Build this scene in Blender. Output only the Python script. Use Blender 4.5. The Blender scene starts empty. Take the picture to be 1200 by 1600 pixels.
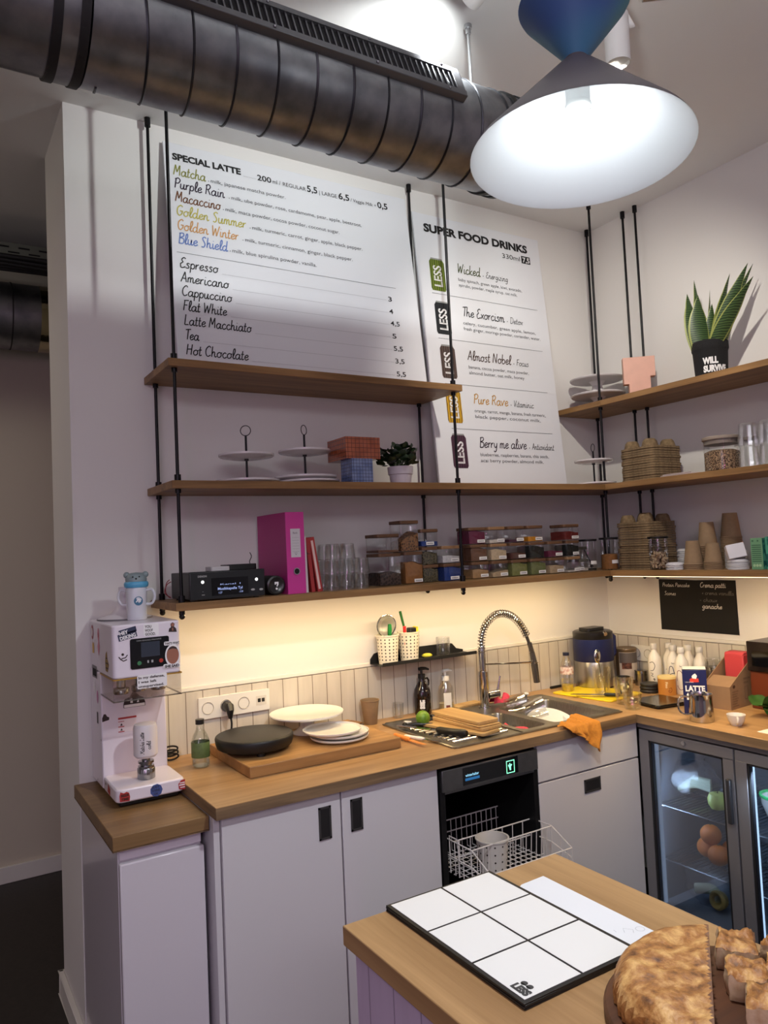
import bpy, bmesh, math, random
from math import sin, cos, pi, radians, sqrt, atan2
from mathutils import Matrix, Vector, Euler
random.seed(7)
SC = bpy.context.scene
COL = SC.collection

# ------------------------------------------------------------------ camera
cam = bpy.data.objects.new('camera', bpy.data.cameras.new('camera'))
COL.objects.link(cam)
SC.camera = cam
cam.data.sensor_fit = 'VERTICAL'
cam.data.sensor_height = 24.0
cam.data.lens = 24.0 * 1185.2 / 1600.0
cam.data.clip_start = 0.05
_yaw, _pit, _rol = radians(31.66), radians(2.826), radians(-2.607)
_fw = Vector((sin(_yaw)*cos(_pit), cos(_yaw)*cos(_pit), sin(_pit)))
_rt = Vector((cos(_yaw), -sin(_yaw), 0)); _up = _rt.cross(_fw)
_r2 = cos(_rol)*_rt + sin(_rol)*_up; _u2 = -sin(_rol)*_rt + cos(_rol)*_up
_m = Matrix((_r2, _u2, -_fw)).transposed().to_4x4()
_m.translation = Vector((-3.0392, -2.7620, 1.6232))
cam.matrix_world = _m

# ------------------------------------------------------------------ view, world
SC.view_settings.view_transform = 'Standard'
SC.view_settings.look = 'None'
SC.view_settings.gamma = 1.0
SC.view_settings.use_curve_mapping = False
SC.view_settings.exposure = 0.2
SC.cycles.max_bounces = 10
SC.cycles.transparent_max_bounces = 24
SC.cycles.diffuse_bounces = 5
SC.cycles.sample_clamp_indirect = 4.0
SC.cycles.caustics_reflective = False
SC.cycles.caustics_refractive = False
W = bpy.data.worlds.new('world'); SC.world = W; W.use_nodes = True
W.node_tree.nodes['Background'].inputs[0].default_value = (0.02, 0.02, 0.022, 1)
W.node_tree.nodes['Background'].inputs[1].default_value = 1.0

# ------------------------------------------------------------------ room lights and added fills
def area(name, loc, target, sx, sy, power, col, spread=180):
    l = bpy.data.lights.new(name, 'AREA'); l.shape = 'RECTANGLE'; l.size = sx; l.size_y = sy
    l.energy = power; l.color = col; l.spread = radians(spread)
    o = bpy.data.objects.new(name, l); COL.objects.link(o); o.location = loc
    d = Vector(target) - Vector(loc)
    o.rotation_euler = d.to_track_quat('-Z', 'Y').to_euler()
    return o
def spot(name, loc, target, power, col, ang, blend, rad=0.02):
    l = bpy.data.lights.new(name, 'SPOT'); l.energy = power; l.color = col
    l.spot_size = radians(ang); l.spot_blend = blend; l.shadow_soft_size = rad
    o = bpy.data.objects.new(name, l); COL.objects.link(o); o.location = loc
    d = Vector(target) - Vector(loc)
    o.rotation_euler = d.to_track_quat('-Z', 'Y').to_euler()
    return o
def point(name, loc, power, col, rad):
    l = bpy.data.lights.new(name, 'POINT'); l.energy = power; l.color = col; l.shadow_soft_size = rad
    o = bpy.data.objects.new(name, l); COL.objects.link(o); o.location = loc
    return o
WARM = (1.0, 0.73, 0.38)
area('room_fill_light', (-3.6, -4.6, 3.2), (-3.0, -3.6, 0.6), 2.4, 1.2, 58, (0.93, 0.92, 1.0))  # unseen overhead fill behind the camera, added for the general ambient level
area('side_fill_light', (-5.6, -4.3, 1.7), (-1.5, -0.3, 1.3), 1.6, 1.8, 19, (0.93, 0.80, 1.0))  # unseen lavender fill from the left, added; no window is built there
area('neon_light', (-4.6, -5.4, 2.2), (-1.5, -0.3, 1.6), 0.08, 1.3, 7, (1.0, 0.22, 0.75))
area('corridor_light', (-4.2, 1.0, 3.1), (-3.2, 1.5, 0.6), 0.5, 0.3, 8.0, (1.0, 0.88, 0.66))
spot('spot_light_duct', (-1.711, -1.180, 3.138), (-1.70, 0.0, 2.66), 30, (0.93, 0.97, 0.96), 118, 0.6, 0.02)
spot('spot_light_corner', (-1.262, -1.30, 3.025), (-0.35, -0.25, 2.2), 50, (1.0, 0.93, 0.82), 92, 0.7, 0.02)
spot('ceiling_wash_light', (-2.003, -1.815, 2.60), (-1.95, -1.75, 3.245), 18, (0.96, 0.98, 0.98), 155, 0.8, 0.05)  # wash added to brighten the ceiling, set inside the pendant's upper cone
spot('pendant_lamp_beam', (-2.0, -1.815, 2.335), (-2.0, -1.815, 0.0), 54, (0.94, 0.98, 1.0), 150, 0.5, 0.04)
area('shelf_strip_light', (-1.30, -0.268, 1.449), (-1.30, -0.20, 0.9), 1.95, 0.012, 7.6, WARM, 180)
area('shelf_strip_light_right', (-0.285, -0.98, 1.444), (-0.20, -0.98, 0.9), 0.012, 1.4, 7.4, WARM, 180)

# ------------------------------------------------------------------ colours and materials
def lin(c):
    c = c/255.0
    return c/12.92 if c <= 0.04045 else ((c+0.055)/1.055)**2.4
def S(r, g, b): return (lin(r), lin(g), lin(b), 1.0)
MATS = {}
def newmat(name):
    m = bpy.data.materials.new(name); m.use_nodes = True
    nt = m.node_tree; nt.nodes.clear()
    out = nt.nodes.new('ShaderNodeOutputMaterial')
    return m, nt, out
def N(nt, t, **kw):
    n = nt.nodes.new('ShaderNode'+t)
    for k, v in kw.items(): setattr(n, k, v)
    return n
def mat(name, col, rough=0.5, metal=0.0, spec=0.5, noise=0.0, nscale=20, bump=0.0, coat=0.0, sss=0.0, emit=None, estr=0.0):
    if name in MATS: return MATS[name]
    m, nt, out = newmat(name)
    b = N(nt, 'BsdfPrincipled'); nt.links.new(b.outputs[0], out.inputs[0])
    b.inputs['Base Color'].default_value = col; b.inputs['Roughness'].default_value = rough
    b.inputs['Metallic'].default_value = metal; b.inputs['Specular IOR Level'].default_value = spec
    b.inputs['Coat Weight'].default_value = coat
    if sss: b.inputs['Subsurface Weight'].default_value = sss; b.inputs['Subsurface Radius'].default_value = (0.01,0.006,0.004)
    if emit: b.inputs['Emission Color'].default_value = emit; b.inputs['Emission Strength'].default_value = estr
    if noise or bump:
        tc = N(nt, 'TexCoord'); nz = N(nt, 'TexNoise'); nz.inputs['Scale'].default_value = nscale; nz.inputs['Detail'].default_value = 5
        nt.links.new(tc.outputs['Object'], nz.inputs['Vector'])
        if noise:
            r = N(nt, 'ValToRGB')
            r.color_ramp.elements[0].position = 0.3; r.color_ramp.elements[1].position = 0.7
            r.color_ramp.elements[0].color = tuple(max(0, c*(1-noise)) for c in col[:3])+(1,)
            r.color_ramp.elements[1].color = tuple(min(1, c*(1+noise)) for c in col[:3])+(1,)
            nt.links.new(nz.outputs['Fac'], r.inputs[0]); nt.links.new(r.outputs[0], b.inputs['Base Color'])
        if bump:
            bp = N(nt, 'Bump'); bp.inputs['Strength'].default_value = bump; bp.inputs['Distance'].default_value = 0.004
            nt.links.new(nz.outputs['Fac'], bp.inputs['Height']); nt.links.new(bp.outputs[0], b.inputs['Normal'])
    MATS[name] = m
    return m
def emis(name, col, strength):
    if name in MATS: return MATS[name]
    m, nt, out = newmat(name); e = N(nt, 'Emission'); e.inputs[0].default_value = col; e.inputs[1].default_value = strength
    nt.links.new(e.outputs[0], out.inputs[0]); MATS[name] = m; return m
def glass(name, tint=(0.93,0.95,0.95,1), k=1.0, rough=0.03, base=0.03, cap=0.42):
    """thin clear glass: see-through with a Fresnel reflection"""
    if name in MATS: return MATS[name]
    m, nt, out = newmat(name)
    t = N(nt, 'BsdfTransparent'); t.inputs[0].default_value = tint
    g = N(nt, 'BsdfGlossy'); g.inputs['Roughness'].default_value = rough; g.inputs[0].default_value = (1,1,1,1)
    f = N(nt, 'Fresnel'); f.inputs[0].default_value = 1.45
    mu = N(nt, 'Math', operation='MULTIPLY_ADD'); mu.inputs[1].default_value = k; mu.inputs[2].default_value = base
    x = N(nt, 'MixShader'); mn = N(nt, 'Math', operation='MINIMUM'); mn.inputs[1].default_value = cap
    nt.links.new(f.outputs[0], mu.inputs[0]); nt.links.new(mu.outputs[0], mn.inputs[0]); nt.links.new(mn.outputs[0], x.inputs[0])
    nt.links.new(t.outputs[0], x.inputs[1]); nt.links.new(g.outputs[0], x.inputs[2]); nt.links.new(x.outputs[0], out.inputs[0])
    MATS[name] = m; return m
def wood(name, c1, c2, axis='X', scale=1.0, rough=0.45, knots=0.5, end=None):
    if name in MATS: return MATS[name]
    m, nt, out = newmat(name)
    b = N(nt, 'BsdfPrincipled'); nt.links.new(b.outputs[0], out.inputs[0]); b.inputs['Roughness'].default_value = rough
    b.inputs['Specular IOR Level'].default_value = 0.35
    tc = N(nt, 'TexCoord'); mp = N(nt, 'Mapping'); nt.links.new(tc.outputs['Object'], mp.inputs[0])
    s = [38*scale, 38*scale, 38*scale]; s['XYZ'.index(axis)] = 1.6*scale
    mp.inputs['Scale'].default_value = s
    n1 = N(nt, 'TexNoise'); n1.inputs['Scale'].default_value = 1.0; n1.inputs['Detail'].default_value = 8; n1.inputs['Roughness'].default_value = 0.62; n1.inputs['Distortion'].default_value = 0.6
    nt.links.new(mp.outputs[0], n1.inputs['Vector'])
    mp2 = N(nt, 'Mapping'); nt.links.new(tc.outputs['Object'], mp2.inputs[0])
    s2 = [9*scale, 9*scale, 9*scale]; s2['XYZ'.index(axis)] = 1.0*scale
    mp2.inputs['Scale'].default_value = s2
    n2 = N(nt, 'TexNoise'); n2.inputs['Scale'].default_value = 1.0; n2.inputs['Detail'].default_value = 3; n2.inputs['Distortion'].default_value = 1.2
    nt.links.new(mp2.outputs[0], n2.inputs['Vector'])
    ad = N(nt, 'Mix'); ad.data_type = 'FLOAT'; ad.inputs[0].default_value = 0.45
    nt.links.new(n1.outputs['Fac'], ad.inputs[2]); nt.links.new(n2.outputs['Fac'], ad.inputs[3])
    r = N(nt, 'ValToRGB'); cr = r.color_ramp
    cr.elements[0].position = 0.34; cr.elements[0].color = c2; cr.elements[1].position = 0.62; cr.elements[1].color = c1
    nt.links.new(ad.outputs[0], r.inputs[0]); nt.links.new(r.outputs[0], b.inputs['Base Color'])
    bp = N(nt, 'Bump'); bp.inputs['Strength'].default_value = 0.15; bp.inputs['Distance'].default_value = 0.002
    nt.links.new(n1.outputs['Fac'], bp.inputs['Height']); nt.links.new(bp.outputs[0], b.inputs['Normal'])
    MATS[name] = m; return m
def two(name, c1, c2, scale=30, lo=0.4, hi=0.6, rough=0.6, kind='noise', stretch=(1,1,1), bump=0.0, metal=0.0, detail=4):
    """two-colour procedural texture"""
    if name in MATS: return MATS[name]
    m, nt, out = newmat(name)
    b = N(nt, 'BsdfPrincipled'); nt.links.new(b.outputs[0], out.inputs[0]); b.inputs['Roughness'].default_value = rough; b.inputs['Metallic'].default_value = metal
    tc = N(nt, 'TexCoord'); mp = N(nt, 'Mapping'); nt.links.new(tc.outputs['Object'], mp.inputs[0]); mp.inputs['Scale'].default_value = stretch
    if kind == 'noise':
        t = N(nt, 'TexNoise'); t.inputs['Detail'].default_value = detail; o = t.outputs['Fac']
    elif kind == 'voronoi':
        t = N(nt, 'TexVoronoi'); o = t.outputs['Distance']
    else:
        t = N(nt, 'TexWave'); t.bands_direction = kind; t.inputs['Distortion'].default_value = 3.0; t.inputs['Detail'].default_value = 2; o = t.outputs['Fac']
    t.inputs['Scale'].default_value = scale
    nt.links.new(mp.outputs[0], t.inputs['Vector'])
    r = N(nt, 'ValToRGB'); r.color_ramp.elements[0].position = lo; r.color_ramp.elements[1].position = hi
    r.color_ramp.elements[0].color = c1; r.color_ramp.elements[1].color = c2
    nt.links.new(o, r.inputs[0]); nt.links.new(r.outputs[0], b.inputs['Base Color'])
    if bump:
        bp = N(nt, 'Bump'); bp.inputs['Strength'].default_value = bump; bp.inputs['Distance'].default_value = 0.004
        nt.links.new(o, bp.inputs['Height']); nt.links.new(bp.outputs[0], b.inputs['Normal'])
    MATS[name] = m; return m
def planks(name, col, line, pitch, axis, lw=0.05, rough=0.5, grain=0.10):
    """painted boards: fine dark joints every pitch metres along the axis, faint grain"""
    if name in MATS: return MATS[name]
    m, nt, out = newmat(name)
    b = N(nt, 'BsdfPrincipled'); nt.links.new(b.outputs[0], out.inputs[0]); b.inputs['Roughness'].default_value = rough
    tc = N(nt, 'TexCoord'); sp = N(nt, 'SeparateXYZ'); nt.links.new(tc.outputs['Object'], sp.inputs[0])
    d = N(nt, 'Math', operation='DIVIDE'); d.inputs[1].default_value = pitch; nt.links.new(sp.outputs['XYZ'.index(axis)], d.inputs[0])
    f = N(nt, 'Math', operation='FRACT'); nt.links.new(d.outputs[0], f.inputs[0])
    l = N(nt, 'Math', operation='LESS_THAN'); l.inputs[1].default_value = lw; nt.links.new(f.outputs[0], l.inputs[0])
    mp = N(nt, 'Mapping'); nt.links.new(tc.outputs['Object'], mp.inputs[0]); mp.inputs['Scale'].default_value = (30, 30, 4)
    nz = N(nt, 'TexNoise'); nz.inputs['Scale'].default_value = 1.0; nz.inputs['Detail'].default_value = 6; nt.links.new(mp.outputs[0], nz.inputs['Vector'])
    r = N(nt, 'ValToRGB'); r.color_ramp.elements[0].position = 0.35; r.color_ramp.elements[1].position = 0.6
    r.color_ramp.elements[0].color = tuple(c*(1-grain) for c in col[:3])+(1,); r.color_ramp.elements[1].color = col
    nt.links.new(nz.outputs['Fac'], r.inputs[0])
    mx = N(nt, 'Mix'); mx.data_type = 'RGBA'
    nt.links.new(l.outputs[0], mx.inputs[0]); nt.links.new(r.outputs[0], mx.inputs[6]); mx.inputs[7].default_value = line
    nt.links.new(mx.outputs[2], b.inputs['Base Color'])
    MATS[name] = m; return m

# ------------------------------------------------------------------ mesh building
class MB:
    def __init__(s): s.v = []; s.f = []; s.mi = []; s.m = 0
    def add(s, vs, fs):
        o = len(s.v); s.v += [tuple(p) for p in vs]; s.f += [tuple(i+o for i in f) for f in fs]; s.mi += [s.m]*len(fs); return s
    def box(s, x0, x1, y0, y1, z0, z1):
        return s.add([(x0,y0,z0),(x1,y0,z0),(x1,y1,z0),(x0,y1,z0),(x0,y0,z1),(x1,y0,z1),(x1,y1,z1),(x0,y1,z1)],
            [(0,3,2,1),(4,5,6,7),(0,1,5,4),(1,2,6,5),(2,3,7,6),(3,0,4,7)])
    def lathe(s, prof, n=32, c=(0,0,0), rib=0, ribd=0.0, sx=1.0, sy=1.0, a0=0.0):
        vs = []; fs = []; rows = []
        for r, z in prof:
            if r <= 1e-6: rows.append([len(vs)]); vs.append((c[0], c[1], c[2]+z))
            else:
                row = []
                for i in range(n):
                    a = 2*pi*i/n + a0
                    rr = r*(1 + (ribd*cos(rib*a) if rib else 0))
                    row.append(len(vs)); vs.append((c[0]+rr*cos(a)*sx, c[1]+rr*sin(a)*sy, c[2]+z))
                rows.append(row)
        for a, b in zip(rows, rows[1:]):
            for i in range(n):
                j = (i+1) % n
                if len(a) == 1 and len(b) == 1: break
                if len(a) == 1: fs.append((a[0], b[j], b[i]))
                elif len(b) == 1: fs.append((a[i], a[j], b[0]))
                else: fs.append((a[i], a[j], b[j], b[i]))
        return s.add(vs, fs)
    def cyl(s, r, z0, z1, c=(0,0), n=24, r2=None):
        r2 = r if r2 is None else r2
        return s.lathe([(0,z0),(r,z0),(r2,z1),(0,z1)], n, (c[0],c[1],0))
    def tube(s, pts, r, n=8, closed=False, caps=True):
        P = [Vector(p) for p in pts]; k = len(P); rs = r if isinstance(r, (list,tuple)) else [r]*k
        vs = []; fs = []; up = None
        for i in range(k):
            t = (P[(i+1) % k]-P[i-1]) if closed else (P[min(i+1,k-1)]-P[max(i-1,0)])
            if t.length < 1e-9: t = Vector((0,0,1))
            t.normalize()
            if up is None:
                a = Vector((0,0,1)) if abs(t.z) < 0.9 else Vector((1,0,0)); up = (a - t*a.dot(t)).normalized()
            else:
                up = up - t*up.dot(t)
                if up.length < 1e-6: up = t.orthogonal()
                up.normalize()
            w = t.cross(up)
            for j in range(n):
                an = 2*pi*j/n; vs.append(P[i] + (up*cos(an)+w*sin(an))*rs[i])
        for i in range(k if closed else k-1):
            for j in range(n):
                a = i*n+j; b = i*n+(j+1) % n; i2 = ((i+1) % k)*n
                fs.append((a, b, i2+(j+1) % n, i2+j))
        if caps and not closed:
            fs.append(tuple(range(n-1,-1,-1))); fs.append(tuple((k-1)*n+j for j in range(n)))
        return s.add(vs, fs)
    def prism(s, poly, z0, z1, plane='XY'):
        n = len(poly)
        def P(a, b, c): return (a,b,c) if plane == 'XY' else ((a,c,b) if plane == 'XZ' else (c,a,b))
        vs = [P(a,b,z0) for a,b in poly]+[P(a,b,z1) for a,b in poly]
        fs = [tuple(range(n-1,-1,-1)), tuple(range(n,2*n))]+[(i,(i+1) % n, n+(i+1) % n, n+i) for i in range(n)]
        return s.add(vs, fs)
    def rbox(s, x0, x1, y0, y1, z0, z1, r, seg=4):
        poly = []
        for cx, cy, a in ((x1-r,y1-r,0),(x0+r,y1-r,90),(x0+r,y0+r,180),(x1-r,y0+r,270)):
            for i in range(seg+1):
                t = radians(a+90*i/seg); poly.append((cx+r*cos(t), cy+r*sin(t)))
        return s.prism(poly, z0, z1)
    def rect(s, x0, x1, y0, y1, z=0.0): return s.add([(x0,y0,z),(x1,y0,z),(x1,y1,z),(x0,y1,z)], [(0,1,2,3)])
    def disc(s, x, y, r, z=0.0, n=24, sx=1, sy=1): return s.add([(x+r*sx*cos(2*pi*i/n), y+r*sy*sin(2*pi*i/n), z) for i in range(n)], [tuple(range(n))])
    def poly(s, pts, z=0.0): return s.add([(a,b,z) for a,b in pts], [tuple(range(len(pts)))])
    def stroke(s, pts, w, z=0.0):
        """flat ribbon of width w through 2D points"""
        k = len(pts)
        if k < 2: return s
        vs = []
        for i in range(k):
            a = pts[max(i-1,0)]; b = pts[min(i+1,k-1)]; dx, dy = b[0]-a[0], b[1]-a[1]; L = sqrt(dx*dx+dy*dy) or 1
            nx, ny = -dy/L*w/2, dx/L*w/2
            vs += [(pts[i][0]+nx, pts[i][1]+ny, z), (pts[i][0]-nx, pts[i][1]-ny, z)]
        return s.add(vs, [(2*i,2*i+1,2*i+3,2*i+2) for i in range(k-1)])
    def sphere(s, r, c=(0,0,0), n=16, m=10, sx=1, sy=1, sz=1):
        return s.lathe([(r*sin(pi*i/m), -r*cos(pi*i/m)*sz) for i in range(m+1)], n, c, sx=sx, sy=sy)
    def xf(s, M, start=0):
        for i in range(start, len(s.v)): s.v[i] = tuple(M @ Vector(s.v[i]))
        return s
    def text(s, body, x, y, size, bold=0.0, shear=0.0, z=0.0, align='LEFT', sx=1.0, width=None, rot=0.0):
        cu = bpy.data.curves.new('t', 'FONT'); cu.body = body; cu.size = size; cu.offset = bold; cu.shear = shear; cu.align_x = align
        cu.resolution_u = 3
        o = bpy.data.objects.new('t', cu); COL.objects.link(o); bpy.context.view_layer.update()
        me = bpy.data.meshes.new_from_object(o.evaluated_get(bpy.context.evaluated_depsgraph_get()))
        if width and me.vertices:
            xs = [v.co.x for v in me.vertices]; sx = width/max(1e-6, max(xs)-min(xs))
        cr, sr = cos(rot), sin(rot)
        s.add([(x+v.co.x*sx*cr-v.co.y*sr, y+v.co.x*sx*sr+v.co.y*cr, z) for v in me.vertices], [tuple(p.vertices) for p in me.polygons])
        bpy.data.objects.remove(o); bpy.data.curves.remove(cu); bpy.data.meshes.remove(me)
        return s
    def script(s, body, x, y, size, w, shear=0.16, z=0.0, width=None):
        tot = sum(SCRIPT.get(c, ((), 0.3))[1] for c in body)
        k = (width/(tot*size)) if width else 1.0
        px = 0.0
        for ch in body:
            st, adv = SCRIPT.get(ch, ((), 0.3))
            for line in st:
                pts = catmull(line, 4) if len(line) > 2 else list(line)
                s.stroke([(x+(px+a+b*shear)*size*k, y+b*size) for a, b in pts], w, z)
            px += adv
        return s
    def build(s, name, mats, parent=None, bevel=0.0, loc=None, rot=None, angle=38, seg=2, sub=0):
        me = bpy.data.meshes.new(name); me.from_pydata(s.v, [], s.f)
        if not isinstance(mats, (list,tuple)): mats = [mats]
        for m in mats: me.materials.append(m)
        me.polygons.foreach_set('material_index', s.mi)
        bm = bmesh.new(); bm.from_mesh(me)
        if bevel or sub: bmesh.ops.remove_doubles(bm, verts=bm.verts, dist=1e-6)
        bmesh.ops.recalc_face_normals(bm, faces=bm.faces); bm.to_mesh(me); bm.free()
        me.polygons.foreach_set('use_smooth', [True]*len(me.polygons))
        me.set_sharp_from_angle(angle=radians(angle)); me.update()
        o = bpy.data.objects.new(name, me); COL.objects.link(o)
        if bevel:
            b = o.modifiers.new('bevel', 'BEVEL'); b.width = bevel; b.segments = seg; b.limit_method = 'ANGLE'; b.angle_limit = radians(40)
            b.use_clamp_overlap = True
        if sub:
            q = o.modifiers.new('sub', 'SUBSURF'); q.levels = sub; q.render_levels = sub
        if parent: o.parent = parent
        if loc: o.location = loc
        if rot: o.rotation_euler = rot
        return o
def catmull(p, n=6, closed=False):
    out = []; k = len(p); D = len(p[0])
    rng = range(k if closed else k-1)
    for i in rng:
        if closed: a, b, c, d = p[i-1], p[i], p[(i+1) % k], p[(i+2) % k]
        else: a, b, c, d = p[max(i-1,0)], p[i], p[i+1], p[min(i+2,k-1)]
        for j in range(n):
            t = j/n
            out.append(tuple(0.5*((2*b[q])+(-a[q]+c[q])*t+(2*a[q]-5*b[q]+4*c[q]-d[q])*t*t+(-a[q]+3*b[q]-3*c[q]+d[q])*t**3) for q in range(D)))
    if not closed: out.append(tuple(p[-1]))
    return out
def tag(o, label, cat, group=None):
    o['label'] = label; o['category'] = cat
    if group: o['group'] = group
    return o
def thing(name, label, cat, loc=(0,0,0), rz=0.0, group=None, rot=None):
    o = bpy.data.objects.new(name, None); COL.objects.link(o); o.location = loc
    o.rotation_euler = rot if rot else (0,0,rz); o.empty_display_size = 0.05
    return tag(o, label, cat, group)
def struct(name, mb, m, bevel=0.0):
    o = mb.build(name, m, None, bevel); o['kind'] = 'structure'; return o
def dup(root, loc, rz=None, label=None, group=None, rot=None, scale=None, mats=None):
    r = root.copy(); COL.objects.link(r); r.location = loc
    if rz is not None: r.rotation_euler = (0,0,rz)
    if rot is not None: r.rotation_euler = rot
    if scale: r.scale = scale
    if label: r['label'] = label
    if group: r['group'] = group
    for ch in list(root.children):
        c = ch.copy(); COL.objects.link(c); c.parent = r
        for g in list(ch.children):
            d = g.copy(); COL.objects.link(d); d.parent = c
    return r
WALLROT = (pi/2, 0, 0)            # local XY upright, facing the shop (-Y)
RIGHTROT = (pi/2, 0, -pi/2)       # local XY upright on the right wall, facing -X

SCRIPT = {
'a': ([[(.42,.42),(.25,.5),(.06,.3),(.1,.05),(.25,0),(.4,.2),(.45,.5)],[(.45,.5),(.43,.12),(.5,0),(.6,.08)]], .58),
'b': ([[(.1,1),(.08,.5),(.08,.1),(.22,0),(.4,.15),(.36,.42),(.22,.48),(.09,.3)]], .48),
'c': ([[(.4,.4),(.25,.5),(.06,.28),(.15,.02),(.3,0),(.46,.12)]], .46),
'd': ([[(.4,.42),(.25,.5),(.06,.3),(.1,.05),(.25,0),(.4,.2)],[(.46,1),(.43,.12),(.5,0),(.6,.1)]], .58),
'e': ([[(.08,.22),(.3,.27),(.38,.4),(.26,.5),(.08,.32),(.1,.08),(.24,0),(.46,.14)]], .46),
'f': ([[(.34,.9),(.24,1),(.14,.8),(.1,.2),(.08,-.3)],[(0,.5),(.28,.52)]], .32),
'g': ([[(.4,.42),(.24,.5),(.06,.28),(.2,.02),(.4,.2),(.42,.5)],[(.42,.5),(.38,-.25),(.2,-.4),(.06,-.28)]], .52),
'h': ([[(.1,1),(.08,0)],[(.08,.25),(.22,.48),(.34,.42),(.36,.1),(.44,0),(.54,.1)]], .54),
'i': ([[(.1,.5),(.1,.1),(.18,0),(.28,.1)],[(.11,.72),(.13,.76)]], .28),
'j': ([[(.14,.5),(.1,-.3),(0,-.4),(-.1,-.3)],[(.15,.72),(.17,.76)]], .28),
'k': ([[(.1,1),(.08,0)],[(.4,.48),(.1,.22)],[(.1,.22),(.3,.05),(.4,0),(.48,.06)]], .48),
'l': ([[(.06,.1),(.26,.7),(.22,1),(.1,.8),(.1,.15),(.2,0),(.3,.1)]], .3),
'm': ([[(.06,.5),(.06,0)],[(.06,.3),(.18,.5),(.28,.4),(.28,0)],[(.28,.3),(.4,.5),(.5,.4),(.51,.1),(.58,0),(.68,.1)]], .68),
'n': ([[(.06,.5),(.06,0)],[(.06,.28),(.2,.5),(.32,.42),(.34,.1),(.42,0),(.52,.1)]], .52),
'o': ([[(.28,.5),(.08,.36),(.08,.1),(.24,0),(.42,.14),(.4,.4),(.26,.5)],[(.38,.44),(.52,.46)]], .52),
'p': ([[(.08,.5),(.06,-.4)],[(.07,.3),(.22,.5),(.4,.36),(.38,.1),(.22,0),(.08,.12)]], .48),
'r': ([[(.06,.5),(.07,0)],[(.07,.25),(.18,.45),(.32,.48)]], .36),
's': ([[(.34,.42),(.22,.5),(.1,.4),(.3,.18),(.26,.02),(.1,0),(.02,.06)]], .4),
't': ([[(.14,.85),(.1,.1),(.18,0),(.3,.08)],[(0,.52),(.28,.54)]], .32),
'u': ([[(.06,.5),(.07,.12),(.18,0),(.32,.12),(.38,.5)],[(.38,.5),(.37,.1),(.45,0),(.54,.1)]], .54),
'v': ([[(.04,.5),(.16,0)],[(.16,0),(.36,.5),(.46,.46)]], .46),
'w': ([[(.04,.5),(.14,0)],[(.14,0),(.28,.4)],[(.28,.4),(.4,0)],[(.4,0),(.56,.5),(.64,.46)]], .64),
'x': ([[(.04,.5),(.38,0)],[(.38,.5),(.02,0)]], .42),
'y': ([[(.06,.5),(.1,.15),(.24,.05),(.36,.2),(.4,.5)],[(.4,.5),(.36,-.2),(.2,-.4),(.06,-.28)]], .48),
'z': ([[(.06,.5),(.36,.5)],[(.36,.5),(.04,0)],[(.04,0),(.4,0)]], .44),
'A': ([[(.02,0),(.3,1)],[(.3,1),(.5,0)],[(.1,.35),(.48,.35)]], .58),
'B': ([[(.1,0),(.12,1)],[(.04,.95),(.4,1),(.46,.75),(.14,.55)],[(.14,.55),(.5,.45),(.46,.05),(.08,0)]], .58),
'C': ([[(.5,.85),(.34,1),(.08,.7),(.08,.25),(.26,0),(.52,.15)]], .56),
'D': ([[(.12,1),(.1,0)],[(.02,.95),(.4,.95),(.56,.5),(.36,.02),(.06,0)]], .62),
'E': ([[(.46,.9),(.3,1),(.12,.8),(.26,.55)],[(.26,.55),(.06,.35),(.12,.02),(.3,0),(.5,.12)]], .52),
'F': ([[(.12,1),(.08,0)],[(.04,.96),(.5,1)],[(.1,.52),(.4,.54)]], .5),
'G': ([[(.5,.85),(.34,1),(.08,.7),(.1,.2),(.3,0),(.5,.2),(.52,.45)],[(.3,.45),(.58,.45)]], .62),
'H': ([[(.1,1),(.06,0)],[(.5,1),(.46,0)],[(.04,.5),(.52,.55)]], .62),
'L': ([[(.12,1),(.08,0)],[(.08,0),(.46,.04)]], .5),
'M': ([[(.04,0),(.14,1)],[(.14,1),(.34,.3)],[(.34,.3),(.56,1)],[(.56,1),(.62,0)]], .74),
'N': ([[(.04,0),(.12,1)],[(.12,1),(.46,0)],[(.46,0),(.54,1)]], .64),
'P': ([[(.12,.95),(.08,0)],[(.02,.85),(.3,1),(.5,.8),(.36,.5),(.12,.48)]], .54),
'R': ([[(.12,.95),(.08,0)],[(.02,.85),(.3,1),(.48,.8),(.34,.52),(.12,.5)],[(.26,.5),(.52,0)]], .6),
'S': ([[(.46,.88),(.3,1),(.12,.8),(.4,.35),(.3,.02),(.08,.05)]], .54),
'T': ([[(.3,1),(.26,0)],[(.02,.92),(.3,.97),(.58,1)]], .48),
'V': ([[(.04,1),(.2,0)],[(.2,0),(.46,1)]], .5),
'W': ([[(.04,1),(.16,0)],[(.16,0),(.36,.75)],[(.36,.75),(.5,0)],[(.5,0),(.72,1)]], .78),
'-': ([[(.06,.3),(.3,.3)]], .36), ':': ([[(.08,.06),(.1,.02)],[(.1,.4),(.12,.36)]], .2), '.': ([[(.05,.02),(.08,0)]], .16),
'=': ([[(.04,.2),(.3,.2)],[(.04,.38),(.3,.38)]], .36), '0': ([[(.2,.7),(.05,.35),(.2,0),(.36,.35),(.2,.7)]], .42),
'1': ([[(.04,.5),(.18,.7),(.18,0)]], .28), '/': ([[(.02,0),(.3,.8)]], .34),
}
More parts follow.
